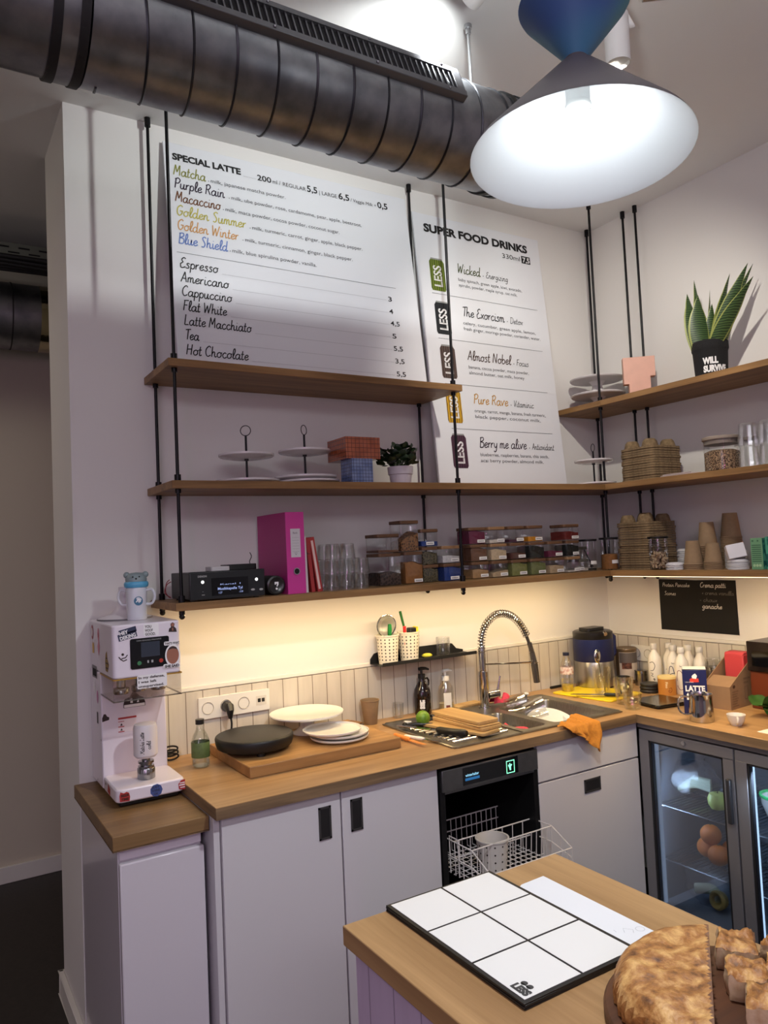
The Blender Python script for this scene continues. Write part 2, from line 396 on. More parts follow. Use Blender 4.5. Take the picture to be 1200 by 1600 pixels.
# ------------------------------------------------------------------ room shell
H = 3.245
PAINT = mat('wall_paint', S(226,224,220), 0.75, bump=0.03, nscale=60)
PAINT_C = mat('ceiling_paint', S(238,238,237), 0.85)
PAINT_H = mat('corridor_paint', S(205,196,178), 0.85)
FLOOR = mat('floor_dark', S(40,36,32), 0.5, noise=0.2, nscale=40)
TRIMW = mat('white_trim', S(225,222,214), 0.5)
struct('floor', MB().box(-6.2, 0.2, -6.2, 2.0, -0.1, 0.0), FLOOR)
struct('ceiling', MB().box(-6.2, 0.2, -6.2, 2.0, H, H+0.1), PAINT_C)
struct('wall_back', MB().box(-2.586, 0.0, 0.0, 0.43, 0.0, H), PAINT)
struct('wall_right', MB().box(0.0, 0.15, -6.2, 1.9, 0.0, H), PAINT)
struct('wall_corridor', MB().box(-6.2, 0.0, 1.70, 1.85, 0.0, H), PAINT_H)
struct('wall_left', MB().box(-6.2, -6.05, -6.2, 1.9, 0.0, H), PAINT)
struct('wall_front', MB().box(-6.05, 0.0, -6.2, -6.05, 0.0, H), PAINT)
struct('baseboard_corridor', MB().box(-6.05, 0.0, 1.682, 1.70, 0.0, 0.085), TRIMW, 0.003)
struct('baseboard_end', MB().box(-2.604, -2.586, 0.0, 0.446, 0.0, 0.085).box(-2.604, -2.2, 0.43, 0.446, 0.0, 0.085), TRIMW, 0.003)
BOARDS_X = planks('splash_boards_back', S(205,198,186), S(120,108,94), 0.0635, 'X')
BOARDS_Y = planks('splash_boards_right', S(205,198,186), S(120,108,94), 0.0635, 'Y')
struct('wall_panel_back', MB().box(-2.30, 0.0, -0.012, 0.0, 0.885, 1.138), BOARDS_X)
struct('wall_panel_right', MB().box(-0.012, 0.0, -2.0, -0.012, 0.885, 1.138), BOARDS_Y)
struct('trim_1', MB().box(-2.30, -0.010, -0.010, 0.0, 1.1405, 1.156), TRIMW, 0.002)
struct('trim_2', MB().box(-0.010, 0.0, -2.0, 0.0, 1.1405, 1.156), TRIMW, 0.002)

# ------------------------------------------------------------------ ventilation duct over the counter
STEEL = two('galvanised_steel', S(150,152,156), S(118,120,126), 14, 0.35, 0.7, 0.40, 'noise', (1,1,1), 0.0, 1.0)
STEEL_D = mat('dark_gasket', S(20,20,22), 0.6)
GRILLE = mat('grille_grey', S(96,96,100), 0.4, 0.7)
BLACKHOLE = mat('duct_inside', S(8,8,9), 0.9)
DY, DZ, DR = -0.985, 2.877, 0.144
d = thing('ventilation_duct', 'wide round galvanised spiral duct with a slotted grille hanging over the counter', 'duct', (-3.6, DY, DZ))
prof = MB().tube([(x, 0, 0) for x in (-2.4, -1.2, 0.0, 0.82)], DR, 56)
prof.build('duct_pipe', STEEL, d)
prof2 = MB().tube([(0.90, 0, 0), (2.10, 0, 0)], DR, 56)
prof2.build('duct_pipe', STEEL, d)
prof3 = MB().tube([(2.17, 0, 0), (2.24, 0, 0)], DR*0.985, 56)
prof3.build('duct_pipe', STEEL, d)
seam = MB(); P0 = 0.106
for x0, x1 in ((-2.2, 0.80), (0.93, 2.09)):
    k = int((x1-x0)/P0*40)
    seam.tube([(x0+(x1-x0)*i/k, (DR+0.001)*cos(2*pi*(x0+(x1-x0)*i/k)/P0), (DR+0.001)*sin(2*pi*(x0+(x1-x0)*i/k)/P0)) for i in range(k+1)], 0.0032, 5)
seam.build('spiral_seam', mat('seam_steel', S(70,71,75), 0.45, 1.0), d)
for x in (0.83, 0.885, 2.105, 2.15):
    MB().tube([(x-0.010, 0, 0), (x+0.010, 0, 0)], DR+0.006, 48).build('joint_gasket', STEEL_D, d)
MB().tube([(0.835, 0, 0), (0.88, 0, 0)], DR+0.003, 48).build('joint_sleeve', STEEL, d)
MB().tube([(2.10, 0, 0), (2.16, 0, 0)], DR+0.002, 48).build('joint_sleeve', STEEL, d)
th = radians(22)
def gp(x, u, n): return (x, -(DR+n)*cos(th)+u*sin(th), (DR+n)*sin(th)+u*cos(th))
def gbox(mb, x0, x1, u0, u1, n0, n1):
    mb.add([gp(x0,u0,n0),gp(x1,u0,n0),gp(x1,u1,n0),gp(x0,u1,n0),gp(x0,u0,n1),gp(x1,u0,n1),gp(x1,u1,n1),gp(x0,u1,n1)],
        [(0,3,2,1),(4,5,6,7),(0,1,5,4),(1,2,6,5),(2,3,7,6),(3,0,4,7)])
gf = MB(); X0, X1 = 1.02, 1.895
gbox(gf, X0, X1, -0.056, -0.036, -0.012, 0.012); gbox(gf, X0, X1, 0.036, 0.056, -0.012, 0.012)
gbox(gf, X0, X0+0.03, -0.036, 0.036, -0.012, 0.012); gbox(gf, X1-0.03, X1, -0.036, 0.036, -0.012, 0.012)
g = gf.build('grille_frame', GRILLE, d, 0.002)
gb = MB(); gbox(gb, X0+0.02, X1-0.02, -0.04, 0.04, -0.004, 0.003); gb.build('grille_backing', BLACKHOLE, g)
gs = MB(); nb = 44
for i in range(nb):
    x = X0+0.03+(X1-X0-0.06)*(i+0.5)/nb; gbox(gs, x-0.0022, x+0.0022, -0.036, 0.036, -0.003, 0.009)
gs.build('grille_bars', GRILLE, g)
sc = MB()
for x in (X0+0.1, 1.31, 1.6, X1-0.06):
    for u in (-0.046, 0.046):
        p = gp(x, u, 0.013); sc.sphere(0.004, p, 8, 5)
sc.build('screw', mat('screw_steel', S(140,140,145), 0.3, 1.0), g)
r = thing('duct_hanger', 'thin threaded steel hanger from the ceiling to the duct beside the white spotlight', 'hanger', (-1.555, -0.985, 3.0))
MB().tube([(0,0,0.01),(0,0,0.245)], 0.0045, 8).build('rod', mat('zinc', S(190,192,195), 0.3, 1.0), r)
MB().cyl(0.012, 0.232, 0.245).cyl(0.008, 0.215, 0.232).build('ceiling_anchor', MATS['zinc'], r)

# corridor services
d2 = thing('corridor_duct', 'galvanised round duct in the dark corridor at the far left', 'duct', (-4.0, 1.42, 2.885))
MB().tube([(-1.8,0,0),(1.50,0,0)], 0.165, 48).build('duct_pipe', STEEL, d2)
MB().tube([(1.50,0,0),(3.6,0,0)], 0.168, 48).build('duct_pipe', mat('shiny_foil', S(190,180,150), 0.12, 1.0, bump=0.6, nscale=18), d2)
for x in (1.37, 0.6): MB().tube([(x,0,0),(x+0.006,0,0)], 0.1675, 40).build('joint_seam', STEEL_D, d2)
tr = thing('cable_tray', 'perforated metal cable tray under the corridor ceiling', 'cable tray', (-4.0, 1.26, 3.10))
tb = MB(); tb.box(-1.9, 3.6, -0.10, 0.06, 0.0, 0.004).box(-1.9, 3.6, -0.104, -0.10, 0.0, 0.062)
t_ = tb.build('tray_channel', mat('tray_steel', S(120,122,112), 0.45, 0.8), tr)
ts = MB()
for i in range(60):
    ts.box(-1.85+i*0.09, -1.80+i*0.09, -0.1052, -0.1045, 0.038, 0.046).box(-1.805+i*0.09, -1.755+i*0.09, -0.1052, -0.1045, 0.014, 0.021)
ts.build('slot_holes', BLACKHOLE, t_)
cb = thing('cable_bundle', 'dark bundle of cables slung between the cable tray and the corridor duct', 'cables', (-4.0, 1.155, 3.075))
for k in range(5):
    MB().tube([(x*0.5-1.5, -0.05+0.022*k+0.004*sin(x*1.7+k), 0.006*cos(x*2.3+k*1.3)-0.008*k) for x in range(0, 11)], 0.011, 8).build('cable', mat('black_cable', S(16,16,17), 0.5), cb)

# ------------------------------------------------------------------ ceiling spotlights
WPL = mat('white_metal', S(225,225,222), 0.4)
LENS = emis('lamp_lens', (1.0, 0.95, 0.85, 1), 6.0)
def track_spot(loc, aim, label, L=0.17, r=0.034, mount=0.0):
    t = thing('track_spotlight', label, 'spotlight', loc, group='white ceiling spotlights')
    q = (Vector(aim)-Vector(loc)).to_track_quat('-Z', 'Y').to_matrix().to_4x4()
    b = MB().lathe([(0, L*0.5),(r*0.9, L*0.5),(r, L*0.47),(r, -L*0.5),(r*0.88, -L*0.5),(r*0.86, -L*0.42),(0, -L*0.42)], 28); b.xf(q); b.build('barrel', WPL, t)
    e = MB().disc(0, 0, r*0.83, -L*0.415, 24); e.xf(q); e.build('lens', LENS, t)
    s = MB().tube([q @ Vector((0,0,L*0.2)) + Vector((0,0,0)), q @ Vector((r*1.25,0,L*0.2)), Vector((0.02, 0, H-loc[2]-0.02))], 0.008, 8); s.build('bracket', WPL, t)
    MB().cyl(0.03, H-loc[2]-0.022, H-loc[2]-0.001, (0.02, 0)).build('mounting_box', WPL, t)
    return t
track_spot((-1.710, -1.260, 3.153), (-1.72, 0.0, 2.92), 'white cylinder spotlight tilted beside the duct hanger', 0.15, 0.033)
track_spot((-1.250, -1.30, 3.105), (-1.24, -1.29, 2.6), 'white cylinder spotlight hanging straight down behind the blue pendant', 0.15, 0.036)
sr = thing('spotlight_track', 'short chrome track rod at the ceiling beside the hanging spotlight', 'track', (-1.20, -1.36, 3.205))
MB().tube([(0,0,0),(0.26,-0.16,0.02)], 0.008, 8).build('rod', mat('zinc', S(190,192,195), 0.3, 1.0), sr)
MB().cyl(0.012, 0.0, 0.039).build('ceiling_fixing', WPL, sr)

# ------------------------------------------------------------------ pendant lamp
pl = thing('pendant_lamp', 'double cone pendant lamp, grey cone below and blue green cone above, lit', 'pendant lamp', (-2.0, -1.815, 2.325), rot=(radians(-1.2), radians(2.6), 0))
SH_OUT = mat('shade_grey', S(92,86,90), 0.5)
SH_IN = mat('shade_white_inside', S(212,216,220), 0.35)
oc = MB().lathe([(0.200,0.0),(0.192,0.012),(0.034,0.172),(0.022,0.182),(0.020,0.19)], 64)
shade = oc.build('lower_shade', SH_OUT, pl)
MB().lathe([(0.2000,-0.0005),(0.1985,0.0005),(0.190,0.0105),(0.033,0.168),(0.0,0.170)], 64).build('shade_lining', SH_IN, shade)
BLUE = two('shade_blue_green', S(70,104,162), S(80,156,176), 9.0, 0.4, 0.62, 0.5, 'noise', (1,0.6,0.3), detail=0)  # teal drift in the blue stands in for mixed light on the cone
uc = MB().lathe([(0.020,0.184),(0.024,0.19),(0.098,0.285),(0.102,0.293),(0.098,0.295),(0.090,0.28),(0.021,0.196)], 56)
uc.build('upper_shade', BLUE, pl)
MB().cyl(0.022, 0.08, 0.17, n=28).lathe([(0.0225,0.085),(0.0240,0.088),(0.0240,0.096),(0.0225,0.099)], 28).build('socket', mat('socket_white', S(215,217,215), 0.5), pl)
MB().sphere(0.034, (0,0,0.052), 24, 16).build('bulb', emis('bulb_white', (0.94,0.98,1.0,1), 26.0), pl)
MB().tube([(0,0,0.19),(0,0,H-2.325+0.0)], 0.0028, 8).build('cord', mat('black_cable', S(16,16,17), 0.5), pl)
MB().cyl(0.018, 0.19, 0.225, n=16).build('upper_socket', MATS['socket_white'], pl)
MB().sphere(0.022, (0,0,0.245), 16, 12).build('upper_bulb', emis('bulb_warm', (1.0,0.95,0.85,1), 20.0), pl)  # unseen bulb added inside the cone to go with the ceiling wash
# ------------------------------------------------------------------ hanging shelves
OAKS_X = wood('oak_shelf_x', S(160,122,78), S(108,78,46), 'X', 1.0, 0.5)
OAKS_Y = wood('oak_shelf_y', S(160,122,78), S(108,78,46), 'Y', 1.0, 0.5)
def plank(name, label, x0, x1, y0, y1, ztop, m, th=0.026):
    cx, cy = (x0+x1)/2, (y0+y1)/2
    o = MB().box(x0-cx, x1-cx, y0-cy, y1-cy, -th, 0).build(name, m, None, 0.0015, (cx, cy, ztop))
    tag(o, label, 'shelf', 'oak shelves hung on black rods'); return o
Z1, Z2, Z3 = 1.480, 1.879, 2.283
plank('wall_shelf', 'lowest long oak shelf, holding the radio and the storage jars', -2.333, -0.3215, -0.316, -0.004, Z1, OAKS_X)
plank('wall_shelf', 'middle long oak shelf, holding the tiered cake stands and tiled boxes', -2.333, -0.3215, -0.316, -0.004, Z2, OAKS_X)
plank('wall_shelf', 'short top oak shelf in front of the latte menu board', -2.333, -1.126, -0.316, -0.004, Z3, OAKS_X)
plank('wall_shelf', 'lowest oak shelf on the right wall, holding the kraft cups', -0.320, -0.004, -1.75, -0.004, Z1, OAKS_Y)
plank('wall_shelf', 'middle oak shelf on the right wall, holding the muesli jar', -0.320, -0.004, -1.75, -0.004, Z2, OAKS_Y)
plank('wall_shelf', 'small top oak corner board under the stacked white cake stands', -0.304, -0.004, -0.300, -0.004, 2.276, OAKS_Y)
plank('wall_shelf', 'top oak shelf on the right wall, holding the snake plant', -0.304, -0.004, -1.75, -0.3015, 2.276, OAKS_Y)
RODM = mat('rod_black', S(22,21,23), 0.35, 0.6)
def hrod(x, y, shelves, label, r=0.0058):
    t = thing('hanging_rod', label, 'rod', (x, y, 1.43), group='black rods carrying the shelves')
    MB().tube([(0,0,0),(0,0,H-1.43)], r, 10).build('rod', RODM, t)
    MB().cyl(0.011, H-1.43-0.032, H-1.43, n=12).build('ceiling_mount', RODM, t)
    for z in shelves:
        zz = z-1.43
        MB().cyl(0.011, zz, zz+0.022, n=12).build('collar', RODM, t)
        MB().cyl(0.010, zz-0.026-0.014, zz-0.026, n=12).build('collar', RODM, t)
    MB().sphere(0.010, (0,0,0.004), 12, 8).build('end_cap', RODM, t)
hrod(-2.305, -0.285, (Z1,Z2,Z3), 'front black rod at the left end of the long shelves')
hrod(-2.300, -0.032, (Z1,Z2,Z3), 'rear black rod at the left end of the long shelves, by the wall')
hrod(-1.150, -0.285, (Z1,Z2,Z3), 'front black rod crossing the super food menu board')
hrod(-1.150, -0.032, (Z1,Z2,Z3), 'rear black rod between the two menu boards')
hrod(-0.268, -0.268, (Z1,Z2,2.276), 'front black rod at the inner corner where the shelves meet')
hrod(-0.032, -0.032, (Z1,Z2,2.276), 'rear black rod in the room corner behind the cake stands')
hrod(-0.032, -0.270, (Z1,Z2,2.276), 'black rod on the right wall, nearer the room corner')
hrod(-0.032, -0.345, (Z1,Z2,2.276), 'black rod on the right wall, behind the pink letter')
# LED profiles under the lowest shelves
LED = emis('led_warm', (1.0, 0.80, 0.48, 1), 3.0)
ALU = mat('aluminium', S(180,180,180), 0.35, 0.9)
for lab, x0, x1, y0, y1 in (('thin LED strip under the lowest long shelf', -2.29, -0.33, -0.275, -0.261), ('thin LED strip under the right wall lowest shelf', -0.292, -0.278, -1.70, -0.30)):
    cx, cy = (x0+x1)/2, (y0+y1)/2
    t = thing('led_strip', lab, 'light strip', (cx, cy, Z1-0.026))
    k = 0.35 if y0 > -0.3 and x1-x0 > 1 else 0.55
    MB().box(x0-cx, x1-cx, y0-cy, y1-cy, -0.004*k, 0).build('profile', ALU, t)
    MB().box(x0-cx+0.002, x1-cx-0.002, y0-cy+0.002, y1-cy-0.002, -0.0075*k, -0.004*k).build('diffuser', LED, t)

# ------------------------------------------------------------------ menu boards
BOARD = mat('board_white', S(226,228,232), 0.4)
INK = mat('ink_black', S(18,18,20), 0.6)
INKG = mat('ink_grey', S(70,70,74), 0.6)
def leaning(name, label, x0, y0, z0, y1, z1, w):
    L = sqrt((y1-y0)**2+(z1-z0)**2); a = atan2(z1-z0, y1-y0)
    t = thing(name, label, 'menu board', (x0, y0, z0), rot=(a, 0, 0))
    MB().box(0, w, 0, L, -0.010, 0.0).build('panel', BOARD, t, 0.001)
    return t, L
b1, L1 = leaning('menu_board', 'wide white menu board headed SPECIAL LATTE above the top shelf', -2.242, -0.128, 2.286, -0.018, 3.182, 1.078)
zt = 0.0012
def bx(x): return x+2.242
head = MB(); head.text('SPECIAL LATTE', bx(-2.21), 0.835, 0.036, 0.0016, width=0.27, z=zt)
head.build('heading', INK, b1)
hp = MB()
hp.text('200', bx(-1.873), 0.829, 0.034, 0.0006, width=0.060, z=zt).text('ml / ', bx(-1.808), 0.829, 0.026, width=0.034, z=zt)
hp.text('REGULAR', bx(-1.764), 0.829, 0.024, width=0.103, z=zt).text('5,5', bx(-1.655), 0.829, 0.040, 0.0008, width=0.047, z=zt)
hp.text('| LARGE', bx(-1.600), 0.829, 0.024, width=0.083, z=zt).text('6,5', bx(-1.508), 0.829, 0.040, 0.0008, width=0.052, z=zt)
hp.text('/ Veggie Milk +', bx(-1.450), 0.829, 0.022, shear=0.1, width=0.128, z=zt).text('0,5', bx(-1.316), 0.829, 0.040, 0.0008, width=0.052, z=zt)
for i in range(12): hp.rect(bx(-1.93)+i*0.0045, bx(-1.93)+i*0.0045+0.0015, 0.831, 0.8325, zt)
hp.build('price_line', INK, b1)
items = [('Matcha', 0.772, 0.132, S(138,140,62), 'milk, japanese matcha powder.', -2.068, 0.31),
 ('Purple Rain', 0.719, 0.203, S(40,24,48), 'milk, ube powder, rose, cardamome, pear, apple, beetroot.', -1.990, 0.58),
 ('Macaccino', 0.665, 0.182, S(112,66,28), 'milk, maca powder, cocoa powder, coconut sugar.', -2.018, 0.495),
 ('Golden Summer', 0.609, 0.280, S(190,180,74), 'milk, turmeric, carrot, ginger, apple, black pepper.', -1.914, 0.495),
 ('Golden Winter', 0.552, 0.245, S(210,156,92), 'milk, turmeric, cinnamon, ginger, black pepper.', -1.948, 0.475),
 ('Blue Shield', 0.497, 0.197, S(100,130,196), 'milk, blue spirulina powder, vanilla.', -2.004, 0.357)]
for i, (nm, v, w, c, desc, dx, dw) in enumerate(items):
    MB().script(nm, bx(-2.211), v, 0.042, 0.0042, width=w-0.008, z=zt).build('drink_name', mat('ink_drink_%d' % i, c, 0.6), b1)
    MB().rect(bx(dx)-0.009, bx(dx)-0.006, v+0.002, v+0.005, zt).text(desc, bx(dx), v, 0.022, width=dw, z=zt).build('ingredients', INKG, b1)
ln = MB()
ln.rect(bx(-2.219), bx(-1.270), 0.4600, 0.4612, zt)
rows = [('Espresso', 0.402, 0.149, '3', 0.018), ('Americano', 0.346, 0.186, '4', 0.02), ('Cappuccino', 0.292, 0.194, '4,5', 0.046), ('Flat White', 0.235, 0.170, '5', 0.02),
 ('Latte Macchiato', 0.180, 0.262, '5,5', 0.046), ('Tea', 0.124, 0.056, '3,5', 0.046), ('Hot Chocolate', 0.067, 0.241, '5,5', 0.046)]
for nm, v, w, pr, pw in rows:
    MB().script(nm, bx(-2.212), v, 0.040, 0.0040, width=w-0.004, z=zt).build('drink_name', INK, b1)
    MB().text(pr, bx(-1.318), v-0.006, 0.030, 0.0003, width=pw, z=zt).build('price', INK, b1)
    x = -2.212+w+0.012
    while x < -1.325:
        ln.rect(bx(x), bx(x)+0.0016, v-0.003, v-0.0016, zt); x += 0.0045
ln.build('dotted_lines', INKG, b1)

b2, L2 = leaning('menu_board', 'tall white menu board headed SUPER FOOD DRINKS with five pictured cans', -1.128, -0.128, 1.8815, -0.018, 3.135, 0.757)
def cx2(x): return x+1.128
h2 = MB().text('SUPER FOOD DRINKS', cx2(-1.073), 1.175, 0.052, 0.0025, width=0.622, z=zt)
h2.build('heading', INK, b2)
MB().text('330ml', cx2(-0.622), 1.124, 0.034, width=0.112, z=zt).build('size_note', INK, b2)
pb = MB().rect(cx2(-0.497), cx2(-0.440), 1.117, 1.155, zt).build('price_patch', INK, b2)
MB().text('7,5', cx2(-0.491), 1.123, 0.036, 0.0008, width=0.045, z=zt+0.0006).build('price', mat('ink_white', S(235,235,235), 0.6), pb)
sup = [('Wicked', 'Energizing', 1.003, -0.906, 0.135, 0.135, ('baby spinach, green apple, kiwi, avocado,', 'spirulin, powder, maple syrup, oat milk.'), 0.41, S(92,108,30), S(60,70,20), 0.897),
 ('The Exorcism', 'Detox', 0.794, -0.905, 0.252, 0.08, ('celery, cucumber, green apple, lemon,', 'fresh ginger, moringa powder, coriander, water.'), 0.47, S(22,26,30), S(24,24,28), 0.693),
 ('Almost Nobel', 'Focus', 0.586, -0.901, 0.258, 0.076, ('banana, cocoa powder, maca powder,', 'almond butter, oat milk, honey'), 0.385, S(74,58,52), S(60,36,24), 0.490),
 ('Pure Rave', 'Vitaminic', 0.382, -0.894, 0.204, 0.125, ('orange, carrot, mango, banana, fresh turmeric,', 'black pepper, coconut milk.'), 0.46, S(178,136,24), S(190,140,50), 0.287),
 ('Berry me alive', 'Antioxidant', 0.180, -0.888, 0.282, 0.14, ('blueberries, raspberries, banana, chia seeds,', 'acai berry powder, almond milk.'), 0.44, S(66,36,54), S(40,20,36), 0.083)]
sep = MB()
for i, (nm, kind, v, x, w, kw, lines, lw, canc, namec, cv) in enumerate(sup):
    MB().script(nm, cx2(x), v, 0.046, 0.0044, width=w, z=zt).build('drink_name', mat('ink_super_%d' % i, namec, 0.6), b2)
    MB().script(kind, cx2(x+w+0.034), v, 0.030, 0.0026, width=kw, z=zt).rect(cx2(x+w+0.016), cx2(x+w+0.020), v+0.004, v+0.008, zt).build('drink_kind', INK, b2)
    MB().text(lines[0], cx2(x), v-0.040, 0.0215, width=lw*0.94, z=zt).text(lines[1], cx2(x), v-0.067, 0.0215, width=lw*0.86 if i != 1 else lw, z=zt).build('ingredients', INKG, b2)
    if i < 4: sep.rect(cx2(-1.063+0.01*i), cx2(-0.430), v-0.122 if i else v-0.121, v-0.1205 if i else v-0.1195, zt)
    # pictured can: body, top and white lettering
    a = cx2(-1.062+0.005*i); b = a+0.082; y0 = cv; y1 = cv+0.152
    c = MB().poly([(a+0.006,y0),(b-0.006,y0),(b,y0+0.010),(b,y1-0.016),(b-0.008,y1-0.004),(a+0.008,y1-0.004),(a,y1-0.016),(a,y0+0.010)], zt)
    cc = c.build('can_picture', two('can_colour_%d' % i, tuple(q*0.55 for q in canc[:3])+(1,), tuple(min(1,q*1.5) for q in canc[:3])+(1,), 26, 0.3, 0.75, 0.5, 'X', detail=0), b2)
    MB().poly([(a+0.008,y1-0.004),(b-0.008,y1-0.004),(b-0.010,y1+0.003),(a+0.010,y1+0.003)], zt+0.0003).build('can_top', mat('can_top_grey', S(150,152,150), 0.4), cc)
    lt = MB().text('LESS', 0, 0, 0.062, 0.0016, width=0.100, z=zt+0.0006); lt.xf(Matrix.Translation((a+0.062, y0+0.018, 0)) @ Matrix.Rotation(pi/2, 4, 'Z')); lt.build('can_lettering', mat('ink_white', S(235,235,235), 0.6), cc)
    l2 = MB().text('LESS', 0, 0, 0.062, -0.0022, width=0.097, z=zt+0.0010); l2.xf(Matrix.Translation((a+0.0605, y0+0.0195, 0)) @ Matrix.Rotation(pi/2, 4, 'Z')); l2.build('can_lettering_core', cc.data.materials[0], cc)
sep.build('dividers', INKG, b2)

# chalkboard sheet on the right wall
ck = thing('chalkboard_sheet', 'black chalkboard foil with white handwriting on the right wall', 'chalkboard', (-0.001, -0.326, 1.181), rot=RIGHTROT)
MB().prism([(0.0,0.0),(0.405,0.0),(0.403,0.238),(0.31,0.239),(0.2,0.2365),(0.1,0.239),(0.0,0.240)], 0.0, 0.0015).build('foil', mat('chalk_black', S(11,9,8), 0.8, noise=0.3, nscale=14), ck)
for tx_, x_, y_, s_, w_, wd_ in (('Protein Pancake', 0.020, 0.205, 0.018, 0.0022, 0.15), ('Scones', 0.028, 0.165, 0.018, 0.0020, 0.065), ('Crema patti', 0.225, 0.205, 0.022, 0.0030, 0.13), ('ganache', 0.230, 0.110, 0.022, 0.0032, 0.10)):
    MB().script(tx_, x_, y_, s_, w_, z=0.0025, width=wd_).build('handwriting', mat('chalk_white', S(215,212,205), 0.9), ck)
for tx_, x_, y_, s_, w_, wd_ in (('= crema vanilla', 0.232, 0.172, 0.018, 0.0018, 0.16), ('- choux', 0.218, 0.140, 0.018, 0.0016, 0.09)):
    MB().script(tx_, x_, y_, s_, w_, z=0.0025, width=wd_).build('faint_handwriting', mat('chalk_faint', S(120,116,110), 0.9), ck)
# ------------------------------------------------------------------ worktops and cabinets
ZT = 0.920
OAK_X = wood('oak_top_x', S(182,144,100), S(146,110,72), 'X', 0.9, 0.38)
OAK_Y = wood('oak_top_y', S(182,144,100), S(146,110,72), 'Y', 0.9, 0.38)
PLY = two('edge_layers', S(128,102,74), S(84,66,48), 60, 0.35, 0.65, 0.6, 'noise', (0.5,0.5,6), 0.2)
CAB = mat('cabinet_white', S(203,200,204), 0.42, bump=0.02, nscale=8)
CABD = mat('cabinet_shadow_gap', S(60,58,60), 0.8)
DARKH = mat('recess_handle', S(74,72,72), 0.4, 0.4)
def worktop(name, label, poly, m, zt, th, hole=None):
    xs = [p[0] for p in poly]; ys = [p[1] for p in poly]; cx, cy = (min(xs)+max(xs))/2, (min(ys)+max(ys))/2
    t = thing(name, label, 'worktop', (cx, cy, zt-th))
    P = [(x-cx, y-cy) for x, y in poly]
    if hole:   # rectangular cut-outs: build the slab from strips
        mb = MB(); mb2 = MB()
        X = sorted(set([min(p[0] for p in P), max(p[0] for p in P)]+[h-cx for hh in hole for h in hh[:2]]))
        Y = sorted(set([min(p[1] for p in P), max(p[1] for p in P)]+[h-cy for hh in hole for h in hh[2:]]))
        for i in range(len(X)-1):
            for j in range(len(Y)-1):
                mx, my = (X[i]+X[i+1])/2, (Y[j]+Y[j+1])/2
                if any(hh[0]-cx < mx < hh[1]-cx and hh[2]-cy < my < hh[3]-cy for hh in hole): continue
                mb.box(X[i], X[i+1], Y[j], Y[j+1], 0.003, th)
                mb2.box(X[i], X[i+1], Y[j], Y[j+1], 0.0, 0.003)
        mb.build('top_board', m, t); mb2.build('underside', PLY, t)
    else:
        MB().prism(P, 0.003, th).build('top_board', m, t, 0.002)
        MB().prism(P, 0.0, 0.003).build('underside', PLY, t)
    return t
wt1 = worktop('worktop', 'long oak worktop under the sink along the back wall', [(-2.336,-0.654),(-0.5995,-0.654),(-0.5995,-0.013),(-2.336,-0.013)], OAK_X, ZT, 0.034, hole=[(-1.447,-0.625,-0.574,-0.135)])
wt2 = worktop('worktop', 'oak worktop over the glass door fridge along the right wall', [(-0.5985,-1.95),(-0.013,-1.95),(-0.013,-0.013),(-0.5985,-0.013)], OAK_Y, ZT, 0.034)
EDGE_X = wood('edge_band_x', S(140,114,84), S(92,74,56), 'X', 1.6, 0.5)
EDGE_Y = wood('edge_band_y', S(140,114,84), S(92,74,56), 'Y', 1.6, 0.5)
def edge_at(t, x0, x1, y0, y1, m):
    MB().box(x0-t.location.x, x1-t.location.x, y0-t.location.y, y1-t.location.y, 0.0, 0.0325).build('edge_band', m, t)
edge_at(wt1, -2.3375, -0.5995, -0.6555, -0.6535, EDGE_X); edge_at(wt1, -2.3375, -2.3355, -0.6535, -0.013, EDGE_Y)
edge_at(wt2, -0.6000, -0.5980, -1.95, -0.6560, EDGE_Y)
OAK_S = wood('oak_small_top', S(138,108,72), S(106,80,50), 'X', 0.8, 0.42)
worktop('worktop', 'short darker oak worktop under the white can sealing machine', [(-2.604,-0.592),(-2.3375,-0.592),(-2.3375,-0.003),(-2.604,-0.003)], OAK_S, 0.884, 0.042)

# narrow cabinet under the machine
c = thing('base_cabinet', 'narrow glossy white cabinet at the left end under the sealing machine', 'cabinet', (-2.472, -0.29, 0.0), group='white base cabinets')
GLOSS = mat('cabinet_gloss', S(205,200,207), 0.2, coat=0.3)
MB().box(-0.112, 0.120, -0.262, 0.286, 0.0, 0.841).build('carcass', GLOSS, c, 0.002)
MB().box(-0.111, 0.124, -0.284, -0.264, 0.03, 0.800).build('door', GLOSS, c, 0.004)
MB().box(-0.109, 0.119, -0.272, -0.262, 0.806, 0.840).build('grip_rail', mat('rail_white', S(222,214,224), 0.15), c, 0.002)

